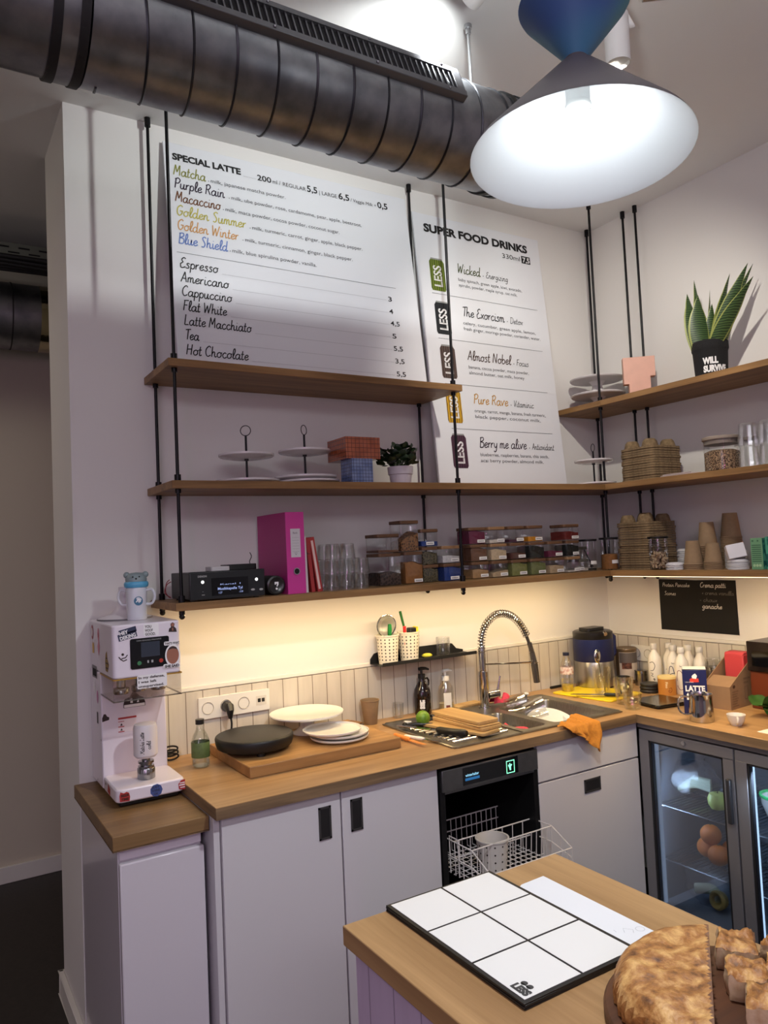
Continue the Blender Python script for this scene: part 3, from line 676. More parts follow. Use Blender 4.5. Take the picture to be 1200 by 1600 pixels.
def recess(parent, x, z, w, h, y, base):
    """recessed rectangular pull set into a door front"""
    f = MB()
    f.box(x-w/2, x+w/2, y-0.004, y-0.0005, z+h/2-0.006, z+h/2).box(x-w/2, x+w/2, y-0.004, y-0.0005, z-h/2, z-h/2+0.006)
    f.box(x-w/2, x-w/2+0.006, y-0.004, y-0.0005, z-h/2, z+h/2).box(x+w/2-0.006, x+w/2, y-0.004, y-0.0005, z-h/2, z+h/2)
    h_ = f.build('handle', DARKH, parent)
    MB().box(x-w/2+0.005, x+w/2-0.005, y-0.0022, y-0.0006, z-h/2+0.005, z+h/2-0.005).build('recess', mat('recess_dark', S(26,25,26), 0.5), h_)
YD = -0.632
def cabinet(label, x0, x1, doors, hz=None, hx=None):
    cx = (x0+x1)/2
    t = thing('base_cabinet', label, 'cabinet', (cx, -0.3, 0.0), group='white base cabinets')
    MB().box(x0-cx, x1-cx, -0.313, 0.285, 0.10, 0.884 if doors[0][0] == 'door' else 0.742).build('carcass', CAB, t)
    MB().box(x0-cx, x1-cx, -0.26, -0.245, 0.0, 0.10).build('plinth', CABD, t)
    for (nm, z0, z1, px, pz, pw, ph) in doors:
        dr = MB().box(x0-cx+0.002, x1-cx-0.002, YD+0.3, -0.3135, z0, z1).build(nm, CAB, t, 0.0015)
        if px is not None: recess(dr, px-cx, pz, pw, ph, YD+0.3, t)
    return t
MB_ = MB().box(-0.009, 0.009, -0.32, 0.28, 0.0, 0.884)
fp = MB_.build('end_panel', CAB, None, 0.001, (-2.326, -0.30, 0.0)); tag(fp, 'thin white end panel between the narrow cabinet and the first door', 'panel')
cabinet('white cabinet with the first recessed pull, left of its twin', -2.316, -1.9315, [('door', 0.11, 0.880, -1.989, 0.797, 0.042, 0.098)])
cabinet('white cabinet between its twin and the dishwasher', -1.930, -1.562, [('door', 0.11, 0.880, -1.878, 0.799, 0.042, 0.098)])
s_ = cabinet('white sink cabinet with a drawer front above a wide door', -1.116, -0.5735, [('drawer_front', 0.745, 0.880, None, 0, 0, 0), ('door', 0.11, 0.738, -0.842, 0.685, 0.086, 0.050)])

# ------------------------------------------------------------------ dishwasher
DWS = mat('dw_steel', S(120,120,120), 0.35, 0.9, noise=0.1, nscale=30)
DWK = mat('dw_black', S(12,12,14), 0.35)
dw = thing('dishwasher', 'undercounter steel dishwasher with its rack pulled out', 'dishwasher', (-1.339, -0.32, 0.0))
MB().box(-0.2195, 0.2195, -0.300, 0.29, 0.868, 0.884).box(-0.2195, -0.198, -0.315, 0.29, 0.03, 0.868).box(0.198, 0.2195, -0.315, 0.29, 0.03, 0.868).box(-0.198, 0.198, 0.27, 0.29, 0.03, 0.868).box(-0.198, 0.198, -0.315, 0.27, 0.03, 0.30).box(-0.198, 0.198, -0.290, 0.27, 0.785, 0.868).build('housing', mat('dw_housing', S(40,40,42), 0.4, 0.7), dw)
MB().box(-0.197, 0.197, 0.255, 0.269, 0.30, 0.785).build('tub_back', DWK, dw)
pn = MB().box(-0.214, 0.214, -0.326, -0.314, 0.800, 0.872).build('control_panel', DWS, dw, 0.002)
MB().box(-0.128, 0.118, -0.3275, -0.3262, 0.808, 0.866).build('display_glass', mat('display_black', S(6,8,12), 0.12), pn)
dt = MB().text('winterhalter', -0.118, 0.836, 0.013, 0.0003, width=0.058).build('display_text', emis('lcd_blue', (0.35,0.75,1.0,1), 0.9), pn, loc=(0,-0.3282,0), rot=WALLROT)
MB().rect(-0.120, -0.058, 0.822, 0.831).build('display_bar', emis('lcd_bar', (0.05,0.25,0.6,1), 0.5), pn, loc=(0,-0.3282,0), rot=WALLROT)
gl = emis('lcd_green', (0.25,1.0,0.55,1), 1.6)
gi = MB(); gi.rect(0.063,0.101,0.812,0.815).rect(0.063,0.101,0.853,0.856).rect(0.063,0.066,0.812,0.856).rect(0.098,0.101,0.812,0.856)
gi.poly([(0.078,0.822),(0.084,0.822),(0.084,0.834),(0.090,0.840),(0.086,0.843),(0.082,0.840),(0.081,0.847),(0.077,0.846),(0.077,0.839),(0.073,0.843),(0.071,0.839),(0.075,0.833)])
gi.build('green_hand_icon', gl, pn, loc=(0,-0.3282,0), rot=WALLROT)
MB().box(-0.20, 0.20, -0.318, -0.312, 0.790, 0.799).build('seal_strip', DWS, dw)
MB().box(-0.198, -0.190, -0.24, 0.24, 0.40, 0.425).box(0.190, 0.198, -0.24, 0.24, 0.40, 0.425).build('rack_rails', DWS, dw)
dd = MB().box(-0.205, 0.205, -0.74, -0.320, 0.285, 0.320).build('open_door', DWS, dw, 0.004)

RACK = mat('rack_white', S(216,210,208), 0.35)
rk = thing('dish_rack', 'white wire rack pulled out of the dishwasher', 'rack', (-1.306, -0.42, 0.50))
w2 = 0.180; r_ = 0.0026; fr = MB(); thn = MB()
yb, ym, yf = 0.0, -0.280, -0.375; zr = 0.112; zf = 0.064
def wire(mb, *p, r=r_): mb.tube(p, r, 6)
wire(fr, (-w2,yb,zr),(w2,yb,zr)); wire(fr, (-w2,yb,0.07),(w2,yb,0.07))
for sx in (-1, 1):
    wire(fr, (sx*w2,yb,zr),(sx*w2,ym,zr),(sx*w2,yf,zf),(sx*w2,yf,0.0)); wire(fr, (sx*w2,yb,0.06),(sx*w2,ym,0.055),(sx*w2,yf,0.03)); wire(fr, (sx*w2,yb,zr),(sx*w2,yb,0))
    wire(fr, (sx*w2,-0.155,zr+0.012),(sx*w2,-0.205,zr+0.012),(sx*w2,-0.205,zr),(sx*w2,-0.205,0)); wire(fr, (sx*w2,-0.155,zr+0.012),(sx*w2,-0.155,0))
    for i in range(1, 8): wire(thn, (sx*w2, yb-0.046*i, zr if -0.046*i > ym else zr-(zr-zf)*((-0.046*i)-ym)/(yf-ym)), (sx*w2, yb-0.046*i, 0.0), r=0.0018)
wire(fr, (-w2,yf,zf),(w2,yf,zf)); wire(fr, (-w2,yf,0),(w2,yf,0)); wire(fr, (-w2,-0.18,zr),(w2,-0.18,zr)); wire(fr, (-w2,ym,zr),(w2,ym,zr)); wire(fr, (-w2,-0.18,0.055),(w2,-0.18,0.055))
for i in range(1, 15):
    x = -w2+2*w2*i/15
    wire(thn, (x,yb,zr),(x,yb,0.0),(x,yf,0.0),(x,yf,zf), r=0.0018)
    if i % 2: wire(thn, (x,-0.18,zr),(x,-0.175,0.0), r=0.0018)
    wire(thn, (x,ym,zr),(x,ym+0.01,0.0), r=0.0018)
for j in range(1, 13): wire(thn, (-w2,yf*j/13,0.0),(w2,yf*j/13,0.0), r=0.0018)
fr.build('rack_frame', RACK, rk); thn.build('rack_wires', RACK, rk)
def perforated_cup(name, label, loc, r1, r2, h, m, rows=5, cols=14, holes=True, cat='cup', hr=0.0032):
    t = thing(name, label, cat, loc)
    MB().lathe([(0,0.0),(r1,0.0),(r2,h),(r2+0.003,h),(r2+0.003,h+0.004),(r2-0.003,h+0.004),(r1-0.003,0.004),(0,0.004)], 40).build('body', m, t)
    hm = MB()
    for j in range(rows):
        z = h*(0.16+0.72*j/(rows-1)); r = r1+(r2-r1)*z/h+0.0006
        for i in range(cols):
            a = 2*pi*i/cols
            hm.add([(r*cos(a+da)-0.0*cos(a), r*sin(a+da), z+dz) for da, dz in [(hr/r*cos(q), hr*sin(q)) for q in [k*pi/4 for k in range(8)]]], [tuple(range(8))])
    hm.build('drain_holes', mat('hole_dark', S(48,42,38), 0.8), t)
    return t
perforated_cup('cutlery_basket', 'white perforated cutlery basket standing in the dishwasher rack', (-1.362, -0.655, 0.503), 0.045, 0.056, 0.108, mat('basket_white', S(208,202,196), 0.5), rows=4, cols=12)

# ------------------------------------------------------------------ glass door fridge
FRG = mat('fridge_grey', S(128,126,130), 0.4, 0.35)
FRD = mat('fridge_seal', S(24,24,27), 0.6)
FIN = mat('fridge_liner', S(120,124,132), 0.5)
fx = -0.57
fg = thing('display_fridge', 'undercounter double fridge with grey framed glass doors', 'fridge', (-0.30, -1.055, 0.0))
def L(x, y): return (x+0.30, y+1.055)
fb = MB()
x0, x1 = fx+0.04+0.30, -0.03+0.30
fb.box(x0, x1, -0.430, 0.4245, 0.842, 0.880).box(x0, x1, -0.430, 0.4245, 0.02, 0.16).box(x0, x1, 0.405, 0.4245, 0.16, 0.842).box(x0, x1, -0.430, -0.410, 0.16, 0.842).box(x1-0.02, x1, -0.41, 0.405, 0.16, 0.842)
fb.build('cabinet_body', FIN, fg)
MB().box(fx+0.30+0.0, fx+0.30+0.038, -0.430, 0.4245, 0.861, 0.880).build('top_rail', FRG, fg)
MB().box(fx+0.30+0.0, fx+0.30+0.038, -0.430, 0.4245, 0.02, 0.098).build('bottom_rail', FRG, fg)
FGL = glass('fridge_glass', (0.80,0.83,0.88,1), 0.9, 0.02, 0.03)
LEDC = emis('fridge_led', (0.55,0.76,1.0,1), 1.6)
WIRE = mat('wire_chrome', S(150,152,156), 0.3, 0.9)
for k, (ya, yb_) in enumerate(((-0.640, -1.0535), (-1.0615, -1.475))):
    a, b = yb_+1.055, ya+1.055
    X0_, X1_ = fx+0.30-0.002, fx+0.30+0.036
    fwid = 0.042
    fm = MB().box(X0_, X1_, a, b, 0.817, 0.855).box(X0_, X1_, a, b, 0.105, 0.160).box(X0_, X1_, a, a+fwid, 0.160, 0.817).box(X0_, X1_, b-fwid, b, 0.160, 0.817)
    dr = fm.build('door', FRG, fg, 0.0015)
    MB().box(X0_+0.014, X0_+0.018, a+fwid-0.004, b-fwid+0.004, 0.156, 0.821).build('pane', FGL, dr)
    sl = MB().box(X0_+0.003, X0_+0.012, a+fwid, a+fwid+0.008, 0.160, 0.817).box(X0_+0.003, X0_+0.012, b-fwid-0.008, b-fwid, 0.160, 0.817).box(X0_+0.003, X0_+0.012, a+fwid, b-fwid, 0.809, 0.817)
    sl.build('pane_seal', FRD, dr)
    hy = a+0.018 if k == 0 else b-0.3
    if k == 0: MB().box(X0_-0.018, X0_-0.001, a+0.008, a+0.026, 0.590, 0.748).build('handle', mat('handle_dark', S(70,70,74), 0.35, 0.5), dr, 0.004)
    if k == 0:
        MB().tube([(X0_-0.006, 0.205, 0.838),(X0_, 0.205, 0.838)], 0.008, 14).build('lock', MATS['zinc'], dr)
# shelves, lamps, interior divider
for z in (0.548, 0.335):
    sh = MB()
    for i in range(42): sh.tube([(x0+0.03, -0.405+0.805*i/41, z), (x1-0.03, -0.405+0.805*i/41, z)], 0.0018, 4)
    for xx in (x0+0.03, (x0+x1)/2, x1-0.04): sh.tube([(xx, -0.408, z-0.002), (xx, 0.403, z-0.002)], 0.0026, 6)
    sh.build('wire_shelf', WIRE, fg)
MB().box(x0+0.005, x0+0.016, -0.042, -0.031, 0.17, 0.815).box(x0+0.005, x0+0.016, -0.028, -0.019, 0.17, 0.815).build('light_tube', LEDC, fg)
MB().box(x0+0.004, x0+0.018, 0.372, 0.390, 0.17, 0.815).build('light_tube', emis('fridge_led_dim', (0.5,0.66,0.9,1), 0.35), fg)
lp = MB()
for i in range(26): lp.box(x1-0.16, x1-0.155, 0.4035, 0.405, 0.20+0.023*i, 0.208+0.023*i)
lp.build('shelf_pilaster', FRD, fg)
area('fridge_light', (-0.50, -1.12, 0.80), (-0.25, -1.0, 0.3), 0.02, 0.3, 1.1, (0.62,0.8,1.0))
area('fridge_light_far', (-0.515, -0.67, 0.50), (-0.2, -0.95, 0.45), 0.02, 0.5, 1.6, (0.55,0.74,1.0))

# ------------------------------------------------------------------ island in front
isl = thing('serving_island', 'oak topped serving island with pale lilac boarded sides', 'counter', (-2.095, -2.2, 0.0))
MB().box(-0.272, 0.275, -0.95, 0.745, 0.884, 0.920).build('top_board', OAK_Y, isl, 0.002)
MB().box(-0.255, 0.258, -0.93, 0.728, 0.0, 0.884).build('side_boards', planks('lilac_boards', S(206,186,212), S(150,132,158), 0.085, 'Y', 0.04, 0.5, 0.06), isl)
# ------------------------------------------------------------------ things on the worktop
CHROME = mat('chrome', S(205,205,208), 0.08, 1.0)
SINKS = two('sink_steel', S(150,145,135), S(128,124,116), 40, 0.35, 0.7, 0.32, 'noise', (1,6,1), 0.0, 0.9)
WHITE_C = mat('white_ceramic', S(228,225,218), 0.2, coat=0.4)
BLACKP = mat('black_plastic', S(16,16,17), 0.4)
WHITEP = mat('white_plastic', S(224,222,216), 0.4)
CLEAR = glass('clear_glass', (0.965,0.97,0.97,1), 1.0, 0.03, 0.03)
JARG = glass('jar_glass', (0.955,0.96,0.96,1), 0.7, 0.04, 0.015)
CLEARP = glass('clear_plastic', (0.94,0.94,0.95,1), 1.0, 0.10, 0.05)
STEELP = mat('polished_steel', S(190,190,192), 0.14, 1.0)
BRUSH = two('brushed_steel', S(176,176,178), S(140,140,143), 30, 0.3, 0.7, 0.24, 'noise', (1,1,0.05), 0.0, 1.0)
KRAFT = mat('kraft_paper', S(142,117,88), 0.85, noise=0.06, nscale=60)
BAMBOO = wood('bamboo', S(200,164,110), S(168,130,82), 'Y', 1.0, 0.55)

# --- sink
sk = thing('kitchen_sink', 'inset steel sink with drainer, small bowl and large bowl', 'sink', (-1.035, -0.355, ZT))
rim = MB()
X = [-0.425, -0.408, -0.090, -0.073, 0.050, 0.090, 0.378, 0.425]; Yb = [-0.240, -0.205, -0.200, 0.085, 0.150, 0.240]
bowls = [(-0.073, 0.050, -0.205, 0.085, 0.10), (0.090, 0.378, -0.205, 0.150, 0.15)]
Ys = sorted({-0.240, -0.205, 0.085, 0.150, 0.240})
Xs = [-0.425, -0.408, -0.098, -0.073, 0.050, 0.090, 0.378, 0.425]
for i in range(len(Xs)-1):
    for j in range(len(Ys)-1):
        mx, my = (Xs[i]+Xs[i+1])/2, (Ys[j]+Ys[j+1])/2
        if any(b[0] < mx < b[1] and b[2] < my < b[3] for b in bowls): continue
        if -0.408 < mx < -0.098 and my < 0.150: continue
        rim.box(Xs[i], Xs[i+1], Ys[j], Ys[j+1], 0.0, 0.005)
rim.build('rim', SINKS, sk)
eg = MB()
pts = [(-0.425,-0.225),(-0.41,-0.24),(0.41,-0.24),(0.425,-0.225),(0.425,0.225),(0.41,0.24),(-0.41,0.24),(-0.425,0.225)]
eg.tube([(x,y,0.003) for x,y in pts], 0.0045, 6, closed=True); eg.build('edge_bead', SINKS, sk)
dr = MB(); dr.box(-0.408, -0.098, -0.240, 0.150, -0.002, 0.0015)
for i in range(11):
    pass
dr.build('drainer', SINKS, sk)
rb_ = MB()
for i in range(11):
    y = -0.175+0.031*i; rb_.tube([(-0.385, y, 0.002), (-0.13, y, 0.002)], 0.0068, 8)
rb_.build('drainer_ribs', mat('rib_steel', S(196,190,180), 0.16, 0.95), sk)
for (bx0, bx1, by0, by1, dp) in bowls:
    b = MB(); poly_t = []; n = 6; r = 0.03
    def ring(ins, z):
        out = []
        for cx, cy, a in ((bx1-r,by1-r,0),(bx0+r,by1-r,90),(bx0+r,by0+r,180),(bx1-r,by0+r,270)):
            for q in range(n+1):
                t = radians(a+90*q/n); out.append((cx+(r-ins)*cos(t), cy+(r-ins)*sin(t), z))
        return out
    rg = [ring(-0.0, 0.0045), ring(0.004, -0.004), ring(0.010, -dp+0.02), ring(0.024, -dp)]
    vs = [p for q in rg for p in q]; k = len(rg[0]); fs = []
    for a in range(len(rg)-1):
        for q in range(k): fs.append((a*k+q, a*k+(q+1) % k, (a+1)*k+(q+1) % k, (a+1)*k+q))
    fs.append(tuple((len(rg)-1)*k+q for q in range(k)))
    b.add(vs, fs); bo = b.build('bowl', SINKS, sk)
    cr = MB()
    for (cx, cy, sx, sy) in ((bx1,by1,-1,-1),(bx0,by1,1,-1),(bx0,by0,1,1),(bx1,by0,-1,1)):
        pl_ = [(cx, cy)]+[(cx+sx*(r-r*cos(radians(90*q/n))), cy+sy*(r-r*sin(radians(90*q/n)))) for q in range(n+1)]
        cr.add([(a_, b_, 0.0046) for a_, b_ in pl_], [tuple(range(len(pl_)))])
    cr.build('bowl_corner', SINKS, bo)
    MB().disc((bx0+bx1)/2, (by0+by1)/2, 0.022, -dp+0.001).build('drain', CHROME, bo)

# --- tap
tp = thing('spring_tap', 'tall chrome pull down spring tap behind the sink', 'tap', (-0.975, -0.165, ZT+0.005))
MB().cyl(0.026, 0, 0.006).cyl(0.0205, 0.006, 0.155).build('body', CHROME, tp)
MB().cyl(0.0125, 0.155, 0.262).lathe([(0.014+0.0012*(i % 2), 0.155+0.0066*i) for i in range(16)], 20).build('column', CHROME, tp)
arch = catmull([(0,0,0.235),(0.0,0,0.285),(0.028,0,0.352),(0.095,0,0.392),(0.175,0,0.378),(0.238,0,0.318),(0.272,0,0.245),(0.292,0,0.170)], 14)
MB().tube(arch, 0.0075, 10).build('hose', mat('hose_dark', S(88,86,84), 0.4, 0.6), tp)
# coil along the first part of the arch
co = MB(); path = [Vector(p) for p in arch[:int(len(arch)*0.79)]]
cum = [0.0]
for a, b in zip(path, path[1:]): cum.append(cum[-1]+(b-a).length)
turns = 34; pts = []; k = turns*12
for i in range(k+1):
    s = cum[-1]*i/k; j = max(q for q in range(len(cum)) if cum[q] <= s+1e-9); j = min(j, len(path)-2)
    t = (s-cum[j])/max(1e-9, cum[j+1]-cum[j]); P = path[j].lerp(path[j+1], t); T = (path[j+1]-path[j]).normalized()
    U = Vector((0,1,0)); V = T.cross(U).normalized(); a = 2*pi*turns*i/k
    pts.append(P + (U*cos(a)+V*sin(a))*0.0160)
co.tube(pts, 0.0023, 5); co.build('spring', CHROME, tp)
MB().tube([(0.272,0,0.250),(0.288,0,0.200)], 0.011, 14).tube([(0.286,0,0.205),(0.296,0,0.150)], [0.012,0.015], 16).tube([(0.296,0,0.150),(0.305,0,0.070)], [0.016,0.0145], 16).build('spray_head', mat('spray_grey', S(110,108,106), 0.25, 0.8), tp)
MB().tube([(0.0,0,0.186),(0.302,0,0.160)], 0.0048, 8).build('support_arm', CHROME, tp)
MB().tube([(0.285,-0.016,0.160),(0.292,-0.0165,0.160),(0.302,-0.015,0.160),(0.308,0,0.16),(0.302,0.015,0.160),(0.288,0.016,0.160)], 0.004, 6).build('holder_ring', CHROME, tp)
lv = MB().tube([(0.018,0,0.052),(0.078,0,0.052)], 0.018, 18).tube([(0.072,0,0.052),(0.080,0.0,0.080),(0.093,0,0.125)], [0.006,0.005,0.0035], 10)
lv.build('lever', CHROME, tp)

# --- socket strip with plugged cable
def sockets(name, label, loc, rot, w, h, kinds, rocker=True):
    t = thing(name, label, 'socket', loc, rot=rot)
    fp = MB().rbox(0, w, 0, h, 0.0, 0.010, 0.004).build('frame', WHITEP, t, 0.0015)
    n = len(kinds); p = w/n
    for i, kd in enumerate(kinds):
        cx, cy = p*(i+0.5), h/2
        if kd == 'lan':
            q = MB().rect(cx-p*0.30, cx+p*0.30, cy-h*0.22, cy+h*0.22, 0.0106).build('port_plate', mat('plate_shade', S(206,202,194), 0.5), t)
            MB().rect(cx-0.014, cx-0.002, cy-0.006, cy+0.008, 0.0112).rect(cx+0.002, cx+0.014, cy-0.006, cy+0.008, 0.0112).build('ports', BLACKP, q)
        else:
            q = MB().lathe([(0.0225,0.0102),(0.0215,0.0125),(0.0200,0.0115),(0.0195,0.0045),(0,0.0045)], 28, (cx, cy, 0)).build('socket_well', mat('socket_well_shaded', S(176,170,158), 0.4), t)  # well colour darkened to stand in for shade inside the recess
            MB().disc(cx-0.0095, cy, 0.003, 0.0052, 10).disc(cx+0.0095, cy, 0.003, 0.0052, 10).rect(cx-0.002, cx+0.002, cy-0.019, cy-0.013, 0.0058).rect(cx-0.002, cx+0.002, cy+0.013, cy+0.019, 0.0058).build('contacts', BLACKP, q)
    return t
sockets('wall_socket', 'white strip of three sockets and a network port on the boards', (-2.178, -0.0125, 1.034), WALLROT, 0.277, 0.079, ['s','s','s','lan'])
pg = thing('power_cable', 'black plug and cable hanging from the second socket', 'cable', (-2.074, -0.020, 1.073))
MB().tube([(0,-0.004,0),(0,-0.036,-0.002),(0,-0.044,-0.012),(0,-0.044,-0.040)], [0.019,0.018,0.014,0.007], 16).build('plug', BLACKP, pg)
MB().tube(catmull([(0,-0.044,-0.030),(0.004,-0.044,-0.060),(-0.002,-0.042,-0.095),(-0.03,-0.038,-0.130),(-0.075,-0.032,-0.148),(-0.10,-0.028,-0.147)], 8), 0.0038, 8).build('cord', BLACKP, pg)
sockets('wall_socket', 'cream double socket on the right wall behind the white bottles', (-0.0125, -0.150, 1.020), RIGHTROT, 0.135, 0.076, ['s','s'])
MBc = MB()
for k in range(3): MBc.tube([(0.024*cos(a)*1.1, 0.0+0.004*k, 0.012+0.012*k+0.03*(1+sin(a))*0.35) for a in [i*2*pi/20 for i in range(21)]], 0.0032, 6)
cb_ = MBc.build('cable_loop', BLACKP, None, loc=(-2.296, -0.070, ZT-0.0068)); tag(cb_, 'loop of black cable lying beside the sealing machine', 'cable')

# --- bottles and boards at the left
gb = thing('glass_bottle', 'small clear glass bottle with a green label beside the sealing machine', 'bottle', (-2.233, -0.205, ZT))
MB().lathe([(0,0.004),(0.026,0.003),(0.030,0.008),(0.0305,0.085),(0.026,0.103),(0.015,0.122),(0.0125,0.135),(0.0125,0.146)], 32).build('body', glass('bottle_glass', (0.92,0.95,0.93,1), 1.2, 0.03, 0.04), gb)
MB().lathe([(0.0306,0.034),(0.0310,0.035),(0.0310,0.083),(0.0306,0.084)], 32).build('label', mat('label_green', S(86,106,60), 0.55, noise=0.15, nscale=60), gb)
MB().cyl(0.0145, 0.142, 0.158, n=20).build('cap', BLACKP, gb)
MB().lathe([(0,0.006),(0.028,0.006),(0.0285,0.022),(0,0.022)], 24).build('water', glass('water', (0.85,0.88,0.88,1), 0.5, 0.05, 0.02), gb)

OAKB = wood('oak_board', S(176,134,84), S(136,98,58), 'X', 0.8, 0.5)
OAKBE = wood('oak_board_b', S(150,100,52), S(110,70,34), 'X', 0.8, 0.5)
cbd = thing('chopping_board', 'big thick oak board carrying the black hotplate and white cake stand', 'board', (-1.872, -0.247, ZT))
MB().box(-0.284, 0.284, -0.207, 0.180, 0, 0.036).build('slab', OAKB, cbd, 0.003)
hp_ = thing('crepe_plate', 'round black electric hotplate on the oak board', 'hotplate', (-2.058, -0.252, ZT+0.036))
MB().lathe([(0,0.012),(0.118,0.012),(0.128,0.018),(0.132,0.030),(0.134,0.046),(0.132,0.052),(0.129,0.054)], 64).build('housing', mat('hot_black', S(9,9,10), 0.5), hp_)
MB().lathe([(0.1295,0.050),(0.1285,0.0545),(0.126,0.0555),(0,0.0545)], 64).build('cooking_plate', mat('hot_plate', S(22,21,21), 0.5, noise=0.1, nscale=30), hp_)
for a in (20, 140, 260): MB().cyl(0.014, 0, 0.013, (0.10*cos(radians(a)), 0.10*sin(radians(a))), 14).build('foot', BLACKP, hp_)
def cakestand(name, label, loc, r, h, group=None, rb=None, m=WHITE_C):
    rb = rb or r*0.42
    t = thing(name, label, 'cake stand', loc, group=group)
    MB().lathe([(0,0),(rb,0),(rb,0.004),(rb*0.75,0.012),(0.028,h*0.35),(0.024,h*0.6),(0.034,h-0.014),(0.04,h-0.008)], 40).build('foot', m, t)
    MB().lathe([(0,h-0.008),(r*0.75,h-0.008),(r*0.97,h-0.003),(r,h+0.002),(r*0.995,h+0.006),(r*0.97,h+0.006),(r*0.93,h+0.002),(0,h+0.001)], 64).build('plate', m, t)
    return t
cakestand('cake_stand', 'white cake stand on the oak board behind the plates', (-1.811, -0.156, ZT+0.0362), 0.138, 0.070, rb=0.055)
PL = MB().lathe([(0,0.0),(0.062,0.0),(0.068,0.003),(0.098,0.004),(0.104,0.009),(0.105,0.014),(0.102,0.0145),(0.099,0.009),(0.068,0.007),(0,0.006)], 56)
def plate(label, loc, rot=None, group='white plates on the oak board'):
    global PLATE0
    t = thing('dessert_plate', label, 'plate', loc, rot=rot, group=group)
    if PLATE0 is None: PLATE0 = PL.build('plate_body', WHITE_C, t)
    else:
        c = PLATE0.copy(); COL.objects.link(c); c.parent = t
    return t
PLATE0 = None
plate('bottom plate of the three white plates on the oak board', (-1.762, -0.318, ZT+0.0363))
plate('middle plate of the three white plates on the oak board', (-1.758, -0.314, ZT+0.0490))
plate('top plate of the three white plates on the oak board', (-1.787, -0.312, ZT+0.0620))
kc = thing('paper_cup', 'single brown kraft cup standing by the boards behind the oak board', 'cup', (-1.482, -0.060, ZT))
def cup_body(r1, r2, h): return MB().lathe([(0,0.006),(r1*0.97,0.006),(r1,0.0),(r1+0.0006,0.001),(r2,h-0.004),(r2+0.0022,h-0.002),(r2+0.0018,h+0.001),(r2-0.001,h),(r2-0.002,h-0.004),(r1-0.001,0.008),(0,0.008)], 40)
cup_body(0.026, 0.037, 0.096).build('cup_wall', KRAFT, kc)
MB().disc(0,0,0.0255,0.0085).build('cup_floor', KRAFT, kc)
# coasters behind the plates
CO = mat('coaster_wood', S(120,84,52), 0.6, noise=0.1, nscale=40)
for i in range(2):
    o = MB().box(-0.045, 0.045, -0.03, 0.03, 0, 0.006).build('coaster', CO if i else mat('coaster_grey', S(96,84,76), 0.6), None, 0.001, (-1.645-0.004*i, -0.185+0.003*i, ZT+0.0362+0.0065*i), (0,0,0.28))
    tag(o, ['lower', 'upper'][i]+' of the two small flat boards behind the white plates', 'coaster', 'small flat boards on the oak board')

# --- soaps and shot glass
sg = thing('shot_glass', 'tiny clear glass standing between the kraft cup and the brown soap bottle', 'glass', (-1.335, -0.042, ZT))
MB().lathe([(0,0.002),(0.019,0.0),(0.0205,0.003),(0.0235,0.060),(0.0225,0.060),(0.0195,0.006),(0,0.006)], 28).build('wall', CLEAR, sg)
BRN = mat('amber_dark', S(20,9,7), 0.12, coat=0.4)
s1 = thing('soap_dispenser', 'dark brown pump bottle with a loop handle beside the white soap', 'soap bottle', (-1.222, -0.058, ZT))
MB().lathe([(0,0),(0.034,0.0),(0.036,0.004),(0.0365,0.085),(0.033,0.105),(0.018,0.132),(0.0135,0.140),(0.0135,0.152)], 36).build('body', BRN, s1)
MB().tube([(0.013,0,0.146),(0.028,0,0.148),(0.035,0,0.138),(0.034,0,0.122),(0.026,0,0.114)], 0.0045, 10).build('loop_handle', BRN, s1)
MB().cyl(0.0155, 0.150, 0.168, n=20).cyl(0.0055, 0.168, 0.188, n=12).tube([(-0.012,0,0.190),(0.0,0,0.191),(0.022,0.0,0.189),(0.038,0,0.183)], [0.0075,0.0075,0.006,0.004], 10).build('pump', BLACKP, s1)
lg = MB()
for i, tx in enumerate(('LE', 'SS', '88')): lg.text(tx, -0.012, 0.036-0.0125*i, 0.015, 0.0012, width=0.022)
lo = lg.build('white_print', mat('ink_white', S(235,235,235), 0.6), s1)
lo.location = (-0.020, -0.0308, 0.018); lo.rotation_euler = (pi/2, 0, radians(-33))
s2 = thing('soap_dispenser', 'clear pump soap bottle with a white pump and paper label', 'soap bottle', (-1.102, -0.062, ZT))
MB().lathe([(0,0.001),(0.032,0.0),(0.034,0.004),(0.034,0.082),(0.031,0.100),(0.014,0.124),(0.013,0.132)], 32).build('body', glass('frosted_clear', (0.94,0.93,0.90,1), 0.9, 0.12, 0.08), s2)
MB().lathe([(0,0.004),(0.031,0.004),(0.031,0.03),(0,0.03)], 28).build('soap', mat('soap_liquid', S(196,180,140), 0.2), s2)
MB().cyl(0.0165, 0.126, 0.146, n=20).cyl(0.005, 0.146, 0.164, n=12).tube([(-0.012,0,0.167),(0.018,0,0.168),(0.034,0,0.163)], [0.0075,0.0065,0.004], 10).build('pump', WHITEP, s2)
ll = MB()
for i in range(8):
    pass
a0 = radians(218); aw = radians(58); nseg = 8; rr = 0.0345
vs = []; 
for i in range(nseg+1):
    a = a0+aw*i/nseg; vs += [(rr*cos(a), rr*sin(a), 0.012), (rr*cos(a), rr*sin(a), 0.078)]
ll.add(vs, [(2*i, 2*i+2, 2*i+3, 2*i+1) for i in range(nseg)]); lb = ll.build('paper_label', mat('paper_label', S(226,222,214), 0.6), s2)
vs = []
for i in range(4): 
    a = a0+aw*(0.25+0.5*i/3); vs += [((rr+0.0004)*cos(a), (rr+0.0004)*sin(a), 0.016), ((rr+0.0004)*cos(a), (rr+0.0004)*sin(a), 0.026)]
MB().add(vs, [(2*i, 2*i+2, 2*i+3, 2*i+1) for i in range(3)]).build('label_print', mat('print_red', S(120,60,50), 0.6), lb)

